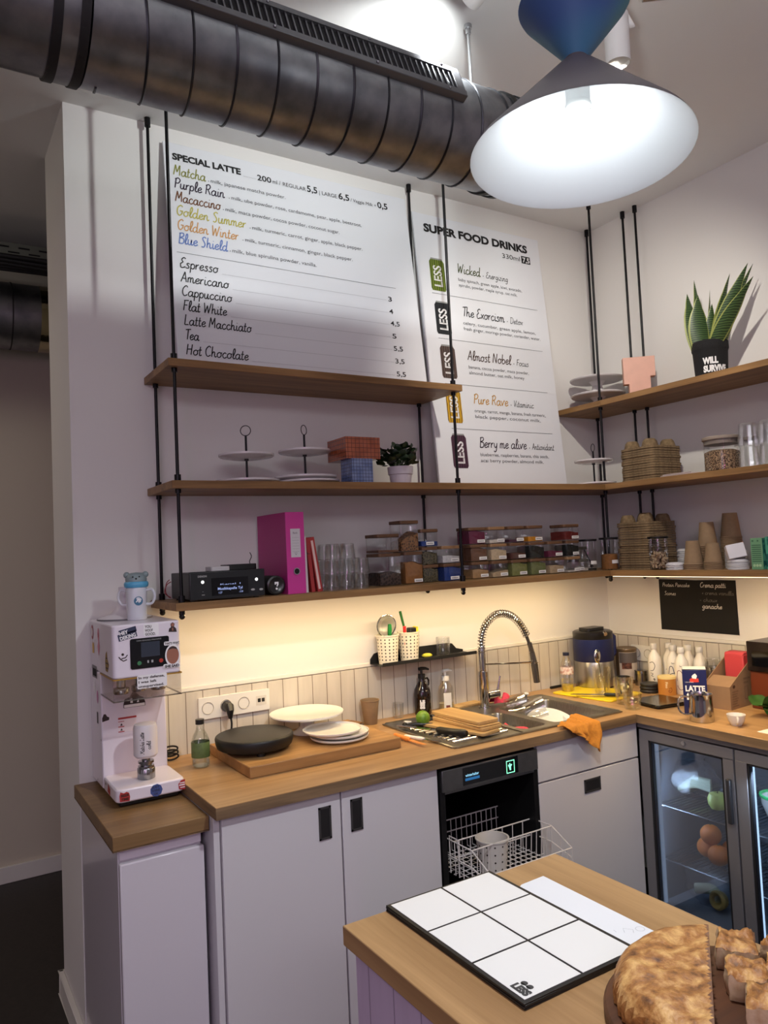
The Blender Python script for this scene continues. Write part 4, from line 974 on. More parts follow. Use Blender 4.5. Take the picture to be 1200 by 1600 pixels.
# --- drainer contents
def board(label, loc, rz, lx, ly, h, m=BAMBOO, rot=None, group='small bamboo boards on the drainer'):
    o = MB().rbox(-lx/2, lx/2, -ly/2, ly/2, 0, h, 0.012).build('serving_board', m, None, 0.002, loc, rot or (0,0,rz)); return tag(o, label, 'board', group)
board('lowest bamboo board of the stack on the drainer', (-1.285, -0.400, ZT+0.0080), 0.25, 0.105, 0.30, 0.011)
board('middle bamboo board of the stack on the drainer', (-1.245, -0.385, ZT+0.0195), 0.10, 0.105, 0.29, 0.012)
board('thin bamboo board of the stack, second from the top', (-1.240, -0.380, ZT+0.032), 0.03, 0.105, 0.285, 0.005)
board('topmost bamboo board of the stack on the drainer', (-1.238, -0.365, ZT+0.0375), 0.06, 0.105, 0.285, 0.012)
wl = MB().rbox(-0.072, 0.072, -0.026, 0.026, 0, 0.013, 0.008).build('wooden_block', BAMBOO, None, 0.003, (-1.010, -0.083, ZT+0.0052), (0,0,0.1)); tag(wl, 'small bamboo block lying behind the tap against the boards', 'board')
lm = thing('lime', 'green lime lying on the drainer', 'lime', (-1.362, -0.262, ZT+0.0375))
MB().sphere(0.028, (0,0,0), 24, 14, sz=1.04).build('fruit', two('lime_skin', S(86,124,26), S(112,150,44), 60, 0.35, 0.65, 0.4, bump=0.15), lm)
MB().lathe([(0.004,0.0275),(0.003,0.0305),(0,0.031)], 10).build('tip', mat('lime_tip', S(120,130,60), 0.6), lm)
def knife(label, loc, rz, L, hl, mh, mb=STEELP, bw=0.022, hr=0.011, tilt=0.0):
    t = thing('knife', label, 'knife', loc, rot=(0, tilt, rz))
    MB().prism([(0,-bw*0.5),(L*0.75,-bw*0.5),(L*0.93,-bw*0.2),(L,bw*0.45),(0,bw*0.5)], 0.0, 0.0018).build('blade', mb, t)
    MB().tube([(-hl,0,0.002),(-hl*0.92,0,0.002),(-hl*0.5,0,0.002),(-0.01,0,0.002),(0.004,0,0.002)], [hr*0.8,hr*1.1,hr*0.95,hr*1.05,hr*0.7], 12).build('handle', mh, t)
    return t
knife('knife with a thick black handle lying across the drainer', (-1.392, -0.402, ZT+0.0185), radians(112), 0.185, 0.125, BLACKP, hr=0.0135)
knife('small paring knife with a white handle at the drainer edge', (-1.483, -0.440, ZT+0.008), radians(-70), 0.075, 0.085, mat('handle_white', S(236,232,222), 0.35), bw=0.012, hr=0.007)
knife('knife with an orange handle beside the thick oak board', (-1.528, -0.415, ZT+0.009), radians(-88), 0.095, 0.095, mat('handle_orange', S(226,140,62), 0.4), mat('blade_orange', S(222,142,72), 0.35), bw=0.016, hr=0.008)
fk = thing('cutlery', 'dark handled tongs lying at the rear left of the drainer', 'cutlery', (-1.430, -0.235, ZT+0.012))
MB().tube([(0,0,0),(0.03,-0.03,0.008),(0.09,-0.06,0.006)], [0.006,0.007,0.003], 8).sphere(0.011, (0,0,0.004), 12, 8).build('handle', BLACKP, fk)
MB().tube([(0.05,0.03,0.004),(0.02,0.035,0.004)], [0.003,0.008], 8).build('tip', WHITEP, fk)
dk = thing('drain_plug', 'small dark gadget lying beside the topmost bamboo board', 'plug', (-1.300, -0.225, ZT+0.020))
MB().lathe([(0,-0.012),(0.017,-0.012),(0.018,0.0),(0.014,0.006),(0,0.007)], 18).build('disc_body', mat('dark_rubber', S(40,36,34), 0.7), dk)
MB().cyl(0.006, 0.006, 0.014, n=12).build('knob', BLACKP, dk)

# --- wet cloths, glasses and plates in the bowls
def cloth(name, label, cat, loc, pts_fn, nx, ny, m, rz=0.0, th=0.003):
    vs = [pts_fn(i/(nx-1), j/(ny-1)) for j in range(ny) for i in range(nx)]
    fs = [(j*nx+i, j*nx+i+1, (j+1)*nx+i+1, (j+1)*nx+i) for j in range(ny-1) for i in range(nx-1)]
    o = MB().add(vs, fs).build(name, m, None, 0, loc, (0,0,rz), angle=180)
    s = o.modifiers.new('solid', 'SOLIDIFY'); s.thickness = th; s.offset = 1.0
    q = o.modifiers.new('sub', 'SUBSURF'); q.levels = 1; q.render_levels = 2
    return tag(o, label, cat)
PINK = mat('pink_cloth', S(222,78,92), 0.9, noise=0.12, nscale=120, bump=0.3)
cloth('cleaning_cloth', 'pink cleaning cloth lying in the small bowl', 'cloth', (-1.045, -0.44, ZT-0.088), lambda u,v: (-0.038+0.085*u+0.012*sin(5*v), -0.095+0.20*v, 0.012+0.020*sin(3.0*u+4*v)**2+0.028*v*u+0.02*u), 12, 14, PINK)
cloth('cleaning_cloth', 'crumpled pink cloth stuck behind the tap lever', 'cloth', (-0.885, -0.150, ZT+0.006), lambda u,v: (-0.045+0.09*u+0.01*sin(9*v), -0.02+0.035*v+0.008*sin(7*u), 0.008+0.055*v*(1-v)*3.2*(0.6+0.4*sin(6*u+1))), 14, 12, mat('pink_cloth_dark', S(200,60,82), 0.9, noise=0.2, nscale=100, bump=0.3))
def tumbler(label, loc, r1, r2, h, m=CLEAR, ribs=10, group=None, rot=None, liquid=None, lh=0.0):
    t = thing('tumbler', label, 'glass', loc, group=group, rot=rot)
    MB().lathe([(0,0.004),(r1*0.9,0.0),(r1,0.003),(r1+(r2-r1)*0.55,h*0.58),(r2*0.985,h*0.62),(r2,h),(r2-0.0018,h),(r2*0.985-0.003,h*0.62),(r1-0.004,0.010),(0,0.010)], 60, rib=ribs, ribd=0.012).build('wall', m, t)
    if liquid: MB().lathe([(0,0.011),(r1-0.0045,0.011),(r1-0.004+(r2-r1)*lh/h,lh),(0,lh)], 40).build('drink', liquid, t)
    return t
TLT = (radians(100), 0, radians(35))
tumbler('clear glass lying on its side beside the tap, left of its twin', (-0.945, -0.268, ZT+0.020), 0.030, 0.038, 0.085, glass('dark_glass', (0.93,0.92,0.90,1), 0.8, 0.05, 0.03, 0.3), rot=(radians(78), 0, radians(62)))
tumbler('clear glass lying slanted between the two sink bowls', (-0.925, -0.360, ZT+0.008), 0.032, 0.040, 0.090, CLEAR, rot=(radians(72), 0, radians(50)))
pw = MB().lathe([(0,0.0),(0.045,0.0),(0.10,0.012),(0.115,0.022),(0.117,0.027),(0.112,0.026),(0.098,0.017),(0.044,0.005),(0,0.005)], 48)
o = pw.build('soup_plate', WHITE_C, None, 0, (-0.815, -0.405, ZT-0.078), (radians(26), radians(-14), 0.3)); tag(o, 'white plate tilted in the large sink bowl', 'plate', 'dishes in the large bowl')
o = MB().lathe([(0,0.0),(0.03,0.0),(0.052,0.02),(0.062,0.05),(0.059,0.05),(0.048,0.02),(0.028,0.004),(0,0.004)], 40).build('bowl', WHITE_C, None, 0, (-0.716, -0.385, ZT-0.110), (radians(18), radians(38), 0)); tag(o, 'small white bowl leaning beside the tilted plate in the sink', 'bowl', 'dishes in the large bowl')
sd = thing('sink_soap_pump', 'short steel soap pump on the rear rim of the large bowl', 'dispenser', (-0.735, -0.160, ZT+0.005))
MB().cyl(0.012, 0, 0.005).cyl(0.006, 0.005, 0.024).build('pump_body', CHROME, sd)
MB().tube([(-0.008,0,0.026),(0.0,0,0.027),(0.010,-0.006,0.025)], [0.006,0.007,0.005], 10).build('spout', WHITE_C, sd)
# orange towel over the worktop edge
ORG = mat('towel_orange', S(196,128,44), 0.95, noise=0.10, nscale=140, bump=0.4)
def towel(u, v):
    # u runs along the edge, v from the part lying on the worktop to the hem in front
    Lh = 0.018+0.088*u**1.25; Lt = 0.012+0.092*u**0.6
    x = -0.085+0.178*u
    fold = 0.007*sin(11*u+2.0)+0.004*sin(23*u+4*v)
    if v < 0.5:
        t = 1-2*v
        return (x-0.022*t*(1-u)+0.012*sin(5*u)*t, -0.004+Lt*t, 0.006+abs(fold)*1.1+0.016*t*u*sin(4*u+1)**2)
    q = (v-0.5)*2
    return (x+0.035*q*(1-u)-0.022*q*u+0.004*sin(9*q+4*u), -0.012-0.006*min(1, q*4)-abs(fold)*1.5*(0.5+q)-0.004*sin(14*u+q*3), 0.010-Lh*q-0.006*min(1, q*5))
cloth('towel', 'orange towel hanging over the worktop edge in front of the large bowl', 'towel', (-0.908, -0.650, ZT-0.0025), towel, 26, 25, ORG, 0.0, 0.0035)

# --- black wall shelf above the sink
bs = thing('sink_caddy', 'small black metal wall shelf above the soap bottles', 'shelf', (-1.200, -0.013, 1.150))
MB().box(-0.246, 0.236, -0.100, -0.002, 0.0, 0.003).box(-0.246, 0.236, -0.103, -0.100, 0.0, 0.014).prism([(-0.246,0.0),(0.236,0.0),(0.236,0.012),(0.20,0.020),(0.178,0.043),(0.155,0.048),(-0.20,0.048),(-0.228,0.042),(-0.246,0.02)], -0.004, -0.001, 'XZ').build('tray', mat('powder_black', S(14,14,15), 0.55), bs, 0.001)
TUBW = mat('basket_cream', S(226,220,202), 0.5)
t1 = perforated_cup('utensil_cup', 'white perforated cup with a tea strainer on the black shelf', (-1.388, -0.066, 1.1535), 0.039, 0.047, 0.114, TUBW, rows=7, cols=16)
t2 = perforated_cup('utensil_cup', 'white perforated cup with a green brush on the black shelf', (-1.284, -0.066, 1.1535), 0.037, 0.046, 0.117, TUBW, rows=7, cols=16)
st = thing('tea_strainer', 'round wire strainer with a green stopper standing in the first cup', 'strainer', (-1.388, -0.062, 1.165))
MB().tube([(0.045*cos(a), -0.012*sin(a)*0.3, 0.142+0.045*sin(a)) for a in [i*2*pi/36 for i in range(36)]], 0.0026, 8, closed=True).build('rim', STEELP, st)
MB().lathe([(0.044,0.0),(0.036,0.014),(0.018,0.024),(0,0.027)], 32).xf(Matrix.Translation((0,0,0.142)) @ Matrix.Rotation(-pi/2, 4, 'X')).build('mesh_bowl', glass('strainer_mesh', (0.55,0.55,0.5,1), 0.3, 0.4, 0.25), st)
MB().tube([(0.006,-0.012,0.10),(0.006,-0.016,0.13),(0.006,-0.016,0.15)], [0.008,0.009,0.007], 10).build('stopper', mat('green_plastic', S(22,120,52), 0.4), st)
MB().tube([(0,0,0.0),(0,0,0.10)], 0.004, 8).build('handle', STEELP, st)
br = thing('dish_brush', 'green handled brush with red grip sticking out of the second cup', 'brush', (-1.290, -0.066, 1.165))
MB().tube([(0.0,0,0.0),(-0.014,0,0.13),(-0.030,0,0.196)], [0.004,0.005,0.006], 8).build('handle', mat('brush_green', S(28,96,36), 0.5), br)
MB().tube([(-0.024,-0.02,0.06),(-0.026,-0.022,0.135)], 0.007, 8).build('red_grip', mat('brush_red', S(190,30,30), 0.45), br)
sp_ = thing('sponge', 'black and yellow sponge poking out of the second cup', 'sponge', (-1.268, -0.066, 1.215))
MB().box(-0.018, 0.013, -0.02, 0.012, 0, 0.075).build('black_side', BLACKP, sp_, 0.004)
MB().box(0.0135, 0.024, -0.02, 0.012, 0, 0.078).build('yellow_side', mat('sponge_yellow', S(226,206,60), 0.9), sp_, 0.003)
dg = thing('tumbler', 'empty clear glass at the right end of the black shelf', 'glass', (-1.100, -0.055, 1.1535))
MB().lathe([(0,0.003),(0.028,0.0),(0.030,0.003),(0.031,0.078),(0.0295,0.078),(0.028,0.006),(0,0.006)], 28).build('wall', CLEAR, dg)
ln_ = MB().sphere(0.019, (0,0,0), 16, 10, sx=1.3, sy=1.0, sz=0.5).build('lemon_half', mat('lemon_yellow', S(206,200,60), 0.5), None, 0, (-1.190, -0.060, 1.163)); tag(ln_, 'yellow green soap piece on the black shelf between cup and glass', 'soap')

# --- corner: airpot, bottle, yellow tray and glasses
ap = thing('vacuum_jug', 'large steel and blue insulated jug with a black lid in the corner', 'jug', (-0.262, -0.128, ZT))
MB().cyl(0.090, 0, 0.007, n=48).build('base_ring', BLACKP, ap)
MB().lathe([(0.091,0.007),(0.092,0.012),(0.092,0.125),(0.0915,0.126)], 56).build('steel_body', two('jug_steel', S(190,188,184), S(150,148,145), 20, 0.3, 0.7, 0.28, 'noise', (1,1,0.06), 0.0, 0.95), ap)
MB().lathe([(0.0915,0.124),(0.0945,0.128),(0.0945,0.230),(0.091,0.232)], 56).build('blue_band', mat('jug_blue', S(18,30,78), 0.4), ap)
MB().lathe([(0.092,0.228),(0.094,0.232),(0.094,0.262),(0.084,0.268),(0.050,0.268),(0,0.268)], 56).rbox(-0.062, 0.05, -0.035, 0.035, 0.266, 0.283, 0.014).build('lid', mat('jug_black', S(20,20,22), 0.3), ap)
MB().tube([(0.088,-0.02,0.250),(0.112,-0.03,0.230),(0.112,-0.03,0.150),(0.092,-0.02,0.120)], [0.010,0.011,0.010,0.008], 10).build('handle', mat('jug_navy', S(22,32,80), 0.4), ap)
MB().tube([(-0.02,-0.094,0.262),(-0.025,-0.106,0.258)], 0.009, 12).build('spout', STEELP, ap)
wb = thing('water_bottle', 'small clear plastic water bottle with a pale label behind the sink', 'bottle', (-0.462, -0.145, ZT))
MB().lathe([(0,0.004),(0.026,0.0),(0.030,0.006),(0.030,0.055),(0.028,0.060),(0.030,0.066),(0.030,0.115),(0.026,0.135),(0.015,0.158),(0.0135,0.165),(0.0135,0.172)], 32).build('body', CLEARP, wb)
MB().lathe([(0.0304,0.085),(0.0308,0.086),(0.0308,0.116),(0.0300,0.118)], 32).build('label', two('bottle_label', S(228,218,210), S(196,150,140), 70, 0.45, 0.6, 0.6), wb)
MB().cyl(0.015, 0.170, 0.184, n=18).build('cap', mat('navy_cap', S(24,30,52), 0.4), wb)
MB().lathe([(0,0.004),(0.026,0.004),(0.0265,0.035),(0,0.036)], 20, (0,0,0)).build('lemon_slices', mat('lemon_pulp', S(206,176,64), 0.5, noise=0.3, nscale=60), wb)
pn_ = thing('marker_pen', 'black pen lying against the boards behind the water bottle', 'pen', (-0.470, -0.040, ZT+0.0075))
MB().tube([(0,0,0),(0.085,0.004,0)], 0.0065, 10).build('barrel', BLACKP, pn_)
MB().tube([(0.085,0.004,0),(0.115,0.006,0)], 0.0072, 10).build('pen_cap', mat('pen_grey', S(50,50,52), 0.4), pn_)
YEL = mat('tray_yellow', S(240,206,28), 0.4)
yt = thing('cutting_mat', 'bright yellow cutting board under the glasses in the corner', 'board', (-0.40, -0.262, ZT))
MB().rbox(-0.125, 0.125, -0.165, 0.160, 0, 0.006, 0.02).build('mat_body', YEL, yt, 0.002)
yt.rotation_euler = (0,0,0.12)
JUICE = glass('juice', (0.98,0.86,0.25,1), 0.3, 0.1, 0.02)
YG = glass('yellow_glass', (0.985,0.975,0.90,1), 1.1, 0.04, 0.04)
tumbler('ribbed glass with a spoon on the yellow board', (-0.420, -0.318, ZT+0.0065), 0.032, 0.041, 0.128, YG, 12)
spn = thing('spoon', 'steel spoon standing bowl up in the ribbed glass', 'spoon', (-0.420, -0.318, ZT+0.018))
MB().tube([(0.018,0.0,0.0),(-0.005,0.0,0.09),(-0.014,0,0.135)], [0.003,0.0028,0.003], 8).build('handle', STEELP, spn)
MB().sphere(0.021, (-0.020,0,0.162), 18, 12, sx=0.95, sy=0.35, sz=1.45).build('spoon_bowl', STEELP, spn)
tumbler('front ribbed glass by the joint between the worktops', (-0.535, -0.585, ZT), 0.031, 0.038, 0.068, YG, 12)
tumbler('taller ribbed glass half hidden behind the front one', (-0.478, -0.492, ZT), 0.033, 0.042, 0.112, YG, 12)
o = MB().lathe([(0,0.002),(0.028,0.0),(0.030,0.004),(0.030,0.085),(0.0285,0.085),(0.0285,0.006),(0,0.006)], 32).build('steel_cup', STEELP, None, 0, (-0.372, -0.402, ZT+0.0065)); tag(o, 'small polished steel cup between the two ribbed glasses', 'cup')
kn = knife('knife with a black handle lying on the yellow board by the large bowl', (-0.452, -0.362, ZT+0.0150), radians(128), 0.150, 0.062, BLACKP, hr=0.008, bw=0.020)
can = thing('cocoa_tin', 'tall brown cocoa tin with a dark label near the socket', 'tin', (-0.078, -0.165, ZT))
MB().lathe([(0,0),(0.049,0),(0.050,0.003),(0.050,0.156),(0.0515,0.158),(0.0515,0.166),(0.050,0.168),(0.046,0.165),(0,0.165)], 48).build('tin_body', mat('tin_brown', S(120,100,76), 0.35, 0.4), can)
def wrap(r, a0, a1, z0, z1, n=12):
    vs = []
    for i in range(n+1):
        a = radians(a0+(a1-a0)*i/n); vs += [(r*cos(a), r*sin(a), z0), (r*cos(a), r*sin(a), z1)]
    return MB().add(vs, [(2*i, 2*i+2, 2*i+3, 2*i+1) for i in range(n)])
lab = wrap(0.0504, 180, 300, 0.018, 0.150).build('label', mat('tin_label', S(196,182,166), 0.5), can)
wrap(0.0507, 182, 298, 0.098, 0.148).build('label_top', mat('tin_label_dark', S(92,84,80), 0.5), lab)
wrap(0.0507, 196, 250, 0.070, 0.100).build('cocoa_picture', two('cocoa_picture', S(60,28,18), S(120,70,50), 60, 0.4, 0.6), lab)
wrap(0.0507, 262, 296, 0.020, 0.052).build('blue_patch', mat('tin_blue', S(26,34,92), 0.5), lab)
sc_ = thing('spice_tin', 'small steel lidded tin beside the cocoa tin', 'tin', (-0.095, -0.265, ZT))
MB().cyl(0.030, 0, 0.060, n=32).build('tin_body', BRUSH, sc_)
MB().lathe([(0.0315,0.056),(0.0315,0.070),(0.029,0.072),(0,0.072)], 32).build('lid', STEELP, sc_)
bk = thing('lid_stack', 'low stack of black lids in front of the white bottles', 'lids', (-0.205, -0.402, ZT))
for i in range(3): MB().lathe([(0,0.0),(0.040,0.0),(0.042,0.003),(0.042,0.009),(0.038,0.0135),(0,0.0135)], 32, (0.002*i-0.002, 0.002*(i % 2), 0.0142*i)).build('lid', mat('lid_black', S(30,28,27), 0.5), bk)
# white illustrated bottles
BW = mat('bottle_white', S(232,226,214), 0.35)
inks = [mat('ink_black', S(18,18,20), 0.6), mat('ink_plum', S(120,40,60), 0.6), mat('ink_ochre', S(206,170,60), 0.6)]
def wrap_line(pts, r, w, c0, parent, m):
    mb = MB(); P = catmull(pts, 6); vs = []
    for i, (a, z) in enumerate(P):
        b = P[min(i+1, len(P)-1)]; c = P[max(i-1, 0)]
        dx, dz = (b[0]-c[0]), (b[1]-c[1]); L = sqrt(dx*dx+dz*dz) or 1; nx, nz = -dz/L*w/2, dx/L*w/2
        for s in (1, -1):
            an = c0+(a+s*nx)/r; vs.append((r*cos(an), r*sin(an), z+s*nz))
    mb.add(vs, [(2*i, 2*i+1, 2*i+3, 2*i+2) for i in range(len(P)-1)]); return mb.build('line_drawing', m, parent)
for i, (x, y, lab, dr_) in enumerate(((-0.100,-0.352,'white illustrated bottle nearest the socket, with a looping black line',0), (-0.045,-0.392,'white bottle in the rear row behind the looping line bottle',1),
        (-0.088,-0.448,'white bottle with a grey wavy arch line, third along the wall',2), (-0.133,-0.525,'white bottle with dark red and ochre curves behind the blue carton',3),
        (-0.045,-0.497,'rear white bottle between the curved line bottle and the last one',1), (-0.066,-0.572,'last white bottle, nearest the clip jar',4))):
    t = thing('syrup_bottle', lab, 'bottle', (x, y, ZT), group='white illustrated bottles')
    MB().lathe([(0,0),(0.028,0.0),(0.030,0.003),(0.030,0.125),(0.027,0.145),(0.014,0.168),(0.0125,0.176),(0.0125,0.184)], 36).build('body', BW, t)
    MB().lathe([(0.014,0.180),(0.0155,0.182),(0.0155,0.203),(0.014,0.206),(0,0.206)], 24).build('cap', WHITEP, t)
    c0 = atan2(-2.762-y, -3.039-x)
    if dr_ == 0:
        wrap_line([(-0.025,0.118),(-0.008,0.122),(0.0,0.105),(-0.008,0.085),(-0.022,0.082)], 0.0304, 0.0024, c0, t, inks[0])
        wrap_line([(-0.022,0.072),(-0.010,0.068),(-0.018,0.060),(-0.008,0.055)], 0.0304, 0.002, c0, t, inks[0]); wrap_line([(-0.010,0.042),(-0.006,0.046),(-0.003,0.041),(-0.007,0.038)], 0.0304, 0.003, c0, t, inks[0])
    elif dr_ == 1: wrap_line([(-0.018,0.086),(-0.004,0.095),(0.002,0.110),(0.018,0.112)], 0.0304, 0.002, c0, t, inks[1])
    elif dr_ == 2:
        wrap_line([(-0.026,0.075),(-0.018,0.108),(-0.006,0.108),(0.0,0.085),(0.004,0.075)], 0.0304, 0.003, c0, t, mat('ink_slate', S(60,60,92), 0.6))
        wrap_line([(-0.024,0.072),(0.0,0.080),(0.018,0.066),(0.020,0.040),(0.008,0.030)], 0.0304, 0.0028, c0, t, inks[0])
    elif dr_ == 3:
        wrap_line([(-0.024,0.060),(-0.020,0.100),(-0.006,0.104),(0.004,0.080),(0.004,0.030),(-0.012,0.022),(-0.024,0.040)], 0.0304, 0.0024, c0, t, inks[1])
        wrap_line([(0.002,0.108),(0.008,0.086),(0.020,0.072)], 0.0304, 0.003, c0, t, inks[2]); wrap_line([(0.004,0.075),(0.006,0.000)], 0.0304, 0.0018, c0, t, inks[0])
    if dr_ in (2, 3):
        tx = MB().text('Sense', -0.010, 0.0, 0.010, width=0.020); vs_ = [( (0.0304)*cos(c0+q[0]/0.0304), 0.0304*sin(c0+q[0]/0.0304), 0.122+q[1]) for q in tx.v]; tx.v = vs_; tx.build('name_print', inks[0], t)
ot = thing('coffee_tin', 'amber orange paper tin with a pale lid in front of the white bottles', 'tin', (-0.190, -0.486, ZT))
MB().cyl(0.0385, 0, 0.074, n=40).build('tin_body', mat('tin_amber', S(188,124,52), 0.5), ot)
MB().lathe([(0.0395,0.071),(0.0395,0.080),(0.0375,0.0815),(0,0.0800)], 40).build('lid', mat('lid_cream', S(232,206,140), 0.45), ot)
c0 = atan2(-2.762+0.486, -3.039+0.19)
tx = MB()
tx.text('Fino', 0, 0, 0.014, 0.0003, width=0.026, rot=-pi/2); tx.v = [(0.0388*cos(c0+(q[0]-0.006)/0.0388), 0.0388*sin(c0+(q[0]-0.006)/0.0388), 0.060+q[1]) for q in tx.v]; tx.build('print', mat('ink_cream', S(236,214,170), 0.6), ot)
wrap_line([(0.008,0.030),(0.018,0.034),(0.020,0.020),(0.010,0.014),(0.006,0.022),(0.014,0.024)], 0.0388, 0.0024, c0, ot, mat('ink_rust', S(130,60,24), 0.6))
sca = thing('kitchen_scale', 'flat black digital scale on the right worktop', 'scale', (-0.392, -0.590, ZT)); sca.rotation_euler = (0,0,radians(-8))
MB().rbox(-0.075, 0.105, -0.088, 0.088, 0.004, 0.016, 0.016).build('glass_top', mat('scale_black', S(14,13,13), 0.15), sca, 0.003)
for sx in (-0.055, 0.085):
    for sy in (-0.065, 0.065): MB().cyl(0.008, 0, 0.004, (sx, sy), 12).build('foot', BLACKP, sca)
o = MB().prism([(-0.045,-0.05),(0.05,-0.045),(0.04,0.05),(-0.05,0.04)], 0, 0.0015).build('napkin', mat('napkin_white', S(228,222,212), 0.8), None, 0, (-0.245, -0.640, ZT)); tag(o, 'white napkin beside the scale under the blue carton', 'napkin')
# milk carton
mc = thing('milk_carton', 'blue LATTE milk carton behind the steel jug', 'carton', (-0.418, -0.800, ZT)); mc.rotation_euler = (0,0,radians(-52))
BLU = mat('carton_blue', S(18,26,80), 0.4)
MB().box(-0.044, 0.044, -0.033, 0.033, 0, 0.165).prism([(-0.044,0.165),(0.044,0.165),(0.044,0.176),(-0.044,0.172)], -0.033, 0.033, 'XZ').build('carton_body', BLU, mc, 0.0015)
MB().box(-0.043, 0.043, -0.030, 0.034, 0.1765, 0.1785).build('top_flap', mat('carton_top', S(224,222,220), 0.4), mc)
mf = MB().text('LATTE', -0.036, 0.092, 0.030, 0.0014, width=0.072).build('name_print', mat('ink_white', S(235,235,235), 0.6), mc, loc=(0,-0.0337,0), rot=WALLROT)
MB().text('BARISTA', -0.022, 0.076, 0.013, width=0.044).text('1,5% GRASSI', -0.036, 0.125, 0.006, width=0.03).build('small_print', mat('ink_white', S(235,235,235), 0.6), mc, loc=(0,-0.0338,0), rot=WALLROT)
MB().poly([(-0.016,0.126),(0.016,0.128),(0.014,0.142),(0.004,0.140),(-0.006,0.146),(-0.018,0.138)]).build('red_banner', mat('print_red_b', S(206,60,40), 0.5), mc, loc=(0,-0.0337,0), rot=WALLROT)
MB().poly([(-0.008,0.142),(0.006,0.140),(0.010,0.152),(0.003,0.161),(-0.005,0.156),(-0.010,0.150)]).poly([(-0.032,0.058),(-0.022,0.058),(-0.022,0.078),(-0.027,0.086),(-0.032,0.078)]).build('emblem', mat('ink_white', S(235,235,235), 0.6), mc, loc=(0,-0.0338,0), rot=WALLROT)
sp = MB()
for i in range(7): sp.text('latte intero', -0.027, 0.128-0.014*i, 0.006, width=0.045)
sp.build('side_print', mat('ink_pale', S(180,186,206), 0.6), mc, loc=(-0.0447,0,0), rot=RIGHTROT)
# steel milk jug
mj = thing('milk_jug', 'polished steel milk frothing jug in front of the blue carton', 'jug', (-0.515, -0.895, ZT))
MB().lathe([(0,0.003),(0.042,0.0),(0.0445,0.004),(0.044,0.040),(0.041,0.080),(0.041,0.098),(0.0425,0.103),(0.041,0.103),(0.039,0.096),(0.040,0.040),(0.040,0.006),(0,0.006)], 48).build('body', STEELP, mj)
MB().tube(catmull([(-0.033,0.026,0.092),(-0.055,0.045,0.092),(-0.064,0.052,0.070),(-0.062,0.050,0.040),(-0.048,0.038,0.026),(-0.034,0.028,0.028)], 8), 0.0036, 8).build('handle', STEELP, mj)
ec = thing('espresso_cup', 'small white ribbed espresso cup at the front of the right worktop', 'cup', (-0.485, -1.018, ZT))
MB().lathe([(0,0.003),(0.017,0.0),(0.019,0.003),(0.028,0.018),(0.033,0.040),(0.031,0.040),(0.026,0.018),(0.016,0.006),(0,0.006)], 60, rib=30, ribd=0.012).build('body', mat('cup_white', S(218,214,208), 0.3), ec)
MB().tube(catmull([(-0.022,-0.020,0.034),(-0.034,-0.030,0.032),(-0.036,-0.031,0.020),(-0.024,-0.020,0.012)], 6), [0.0042]*19, 8).build('handle', mat('cup_white', S(218,214,208), 0.3), ec)
# clip jar and cardboard tray
cj = thing('clip_jar', 'clear clip top jar with coffee standing behind the cardboard display', 'jar', (-0.085, -0.655, ZT))
MB().lathe([(0,0.03),(0.04,0.03),(0.043,0.034),(0.043,0.120),(0.037,0.132),(0.036,0.150)], 36).build('wall', CLEAR, cj)
MB().lathe([(0,0.0),(0.046,0.0),(0.047,0.008),(0.042,0.010),(0.045,0.012),(0.046,0.026),(0.04,0.029),(0,0.029)], 32).build('saucers', WHITE_C, cj)
MB().lathe([(0,0.034),(0.0405,0.034),(0.0405,0.115),(0.036,0.128),(0,0.130)], 32).build('coffee', mat('coffee_dark', S(52,36,24), 0.25, noise=0.3, nscale=120), cj)
MB().lathe([(0.038,0.150),(0.040,0.153),(0.040,0.162),(0.030,0.166),(0,0.167)], 32).xf(Matrix.Translation((0.0,0,0))).build('lid', CLEAR, cj)
MB().tube([(0.02,-0.036,0.105),(-0.005,-0.044,0.150),(0.004,-0.052,0.176),(0.03,-0.060,0.186)], 0.0022, 6).build('wire_clip', mat('clip_brass', S(190,160,110), 0.3, 0.9), cj)
ct = thing('cardboard_display', 'open brown cardboard display box with red packets inside', 'box', (-0.290, -0.866, ZT)); ct.rotation_euler = (0, 0, radians(5))
CARD = mat('cardboard', S(142,112,84), 0.85, noise=0.05, nscale=30)
# local x runs to the wall, y towards the room corner; sloped top rising to the wall
wd, ln_x, h0, h1 = 0.115, 0.230, 0.092, 0.205
cmb = MB()
cmb.prism([(0,0),(ln_x,0),(ln_x,h1),(ln_x*0.93,h1),(0,h0)], 0.0, 0.003, 'XZ').prism([(0,0),(ln_x,0),(ln_x,h1),(ln_x*0.93,h1),(0,h0)], wd-0.003, wd, 'XZ')
cmb.box(0, 0.003, 0.003, wd-0.003, 0, h0).box(ln_x-0.003, ln_x, 0.003, wd-0.003, 0, h1).box(0.003, ln_x-0.003, 0.003, wd-0.003, 0.0, 0.003)
cmb.add([(0.002,0.003,h0),(0.002,wd-0.003,h0),(0.075,wd-0.003,h0+0.030),(0.075,0.003,h0+0.030)], [(0,1,2,3)])
cmb.build('carton_walls', CARD, ct)
cpt = MB().disc(0.030, h0-0.002, 0.010, 0, 18, 1, 0.65)
for i in range(7): cpt.text('unbleached paper filter' if i % 2 else 'compostable', 0.012, h0-0.024-0.0095*i, 0.0075, width=0.048-0.006*(i % 3))
for i, (x, w) in enumerate(((0.105,0.05),(0.105,0.035))): cpt.text('PAPER FILTERS', x, 0.108-0.016*i, 0.011, width=w)
cpt.stroke([(0.11,0.03),(0.112,0.08),(0.135,0.08),(0.137,0.03),(0.11,0.03)], 0.0016)
cpt.build('print', mat('print_brown', S(74,46,28), 0.7), ct, loc=(0,-0.0006,0), rot=WALLROT)
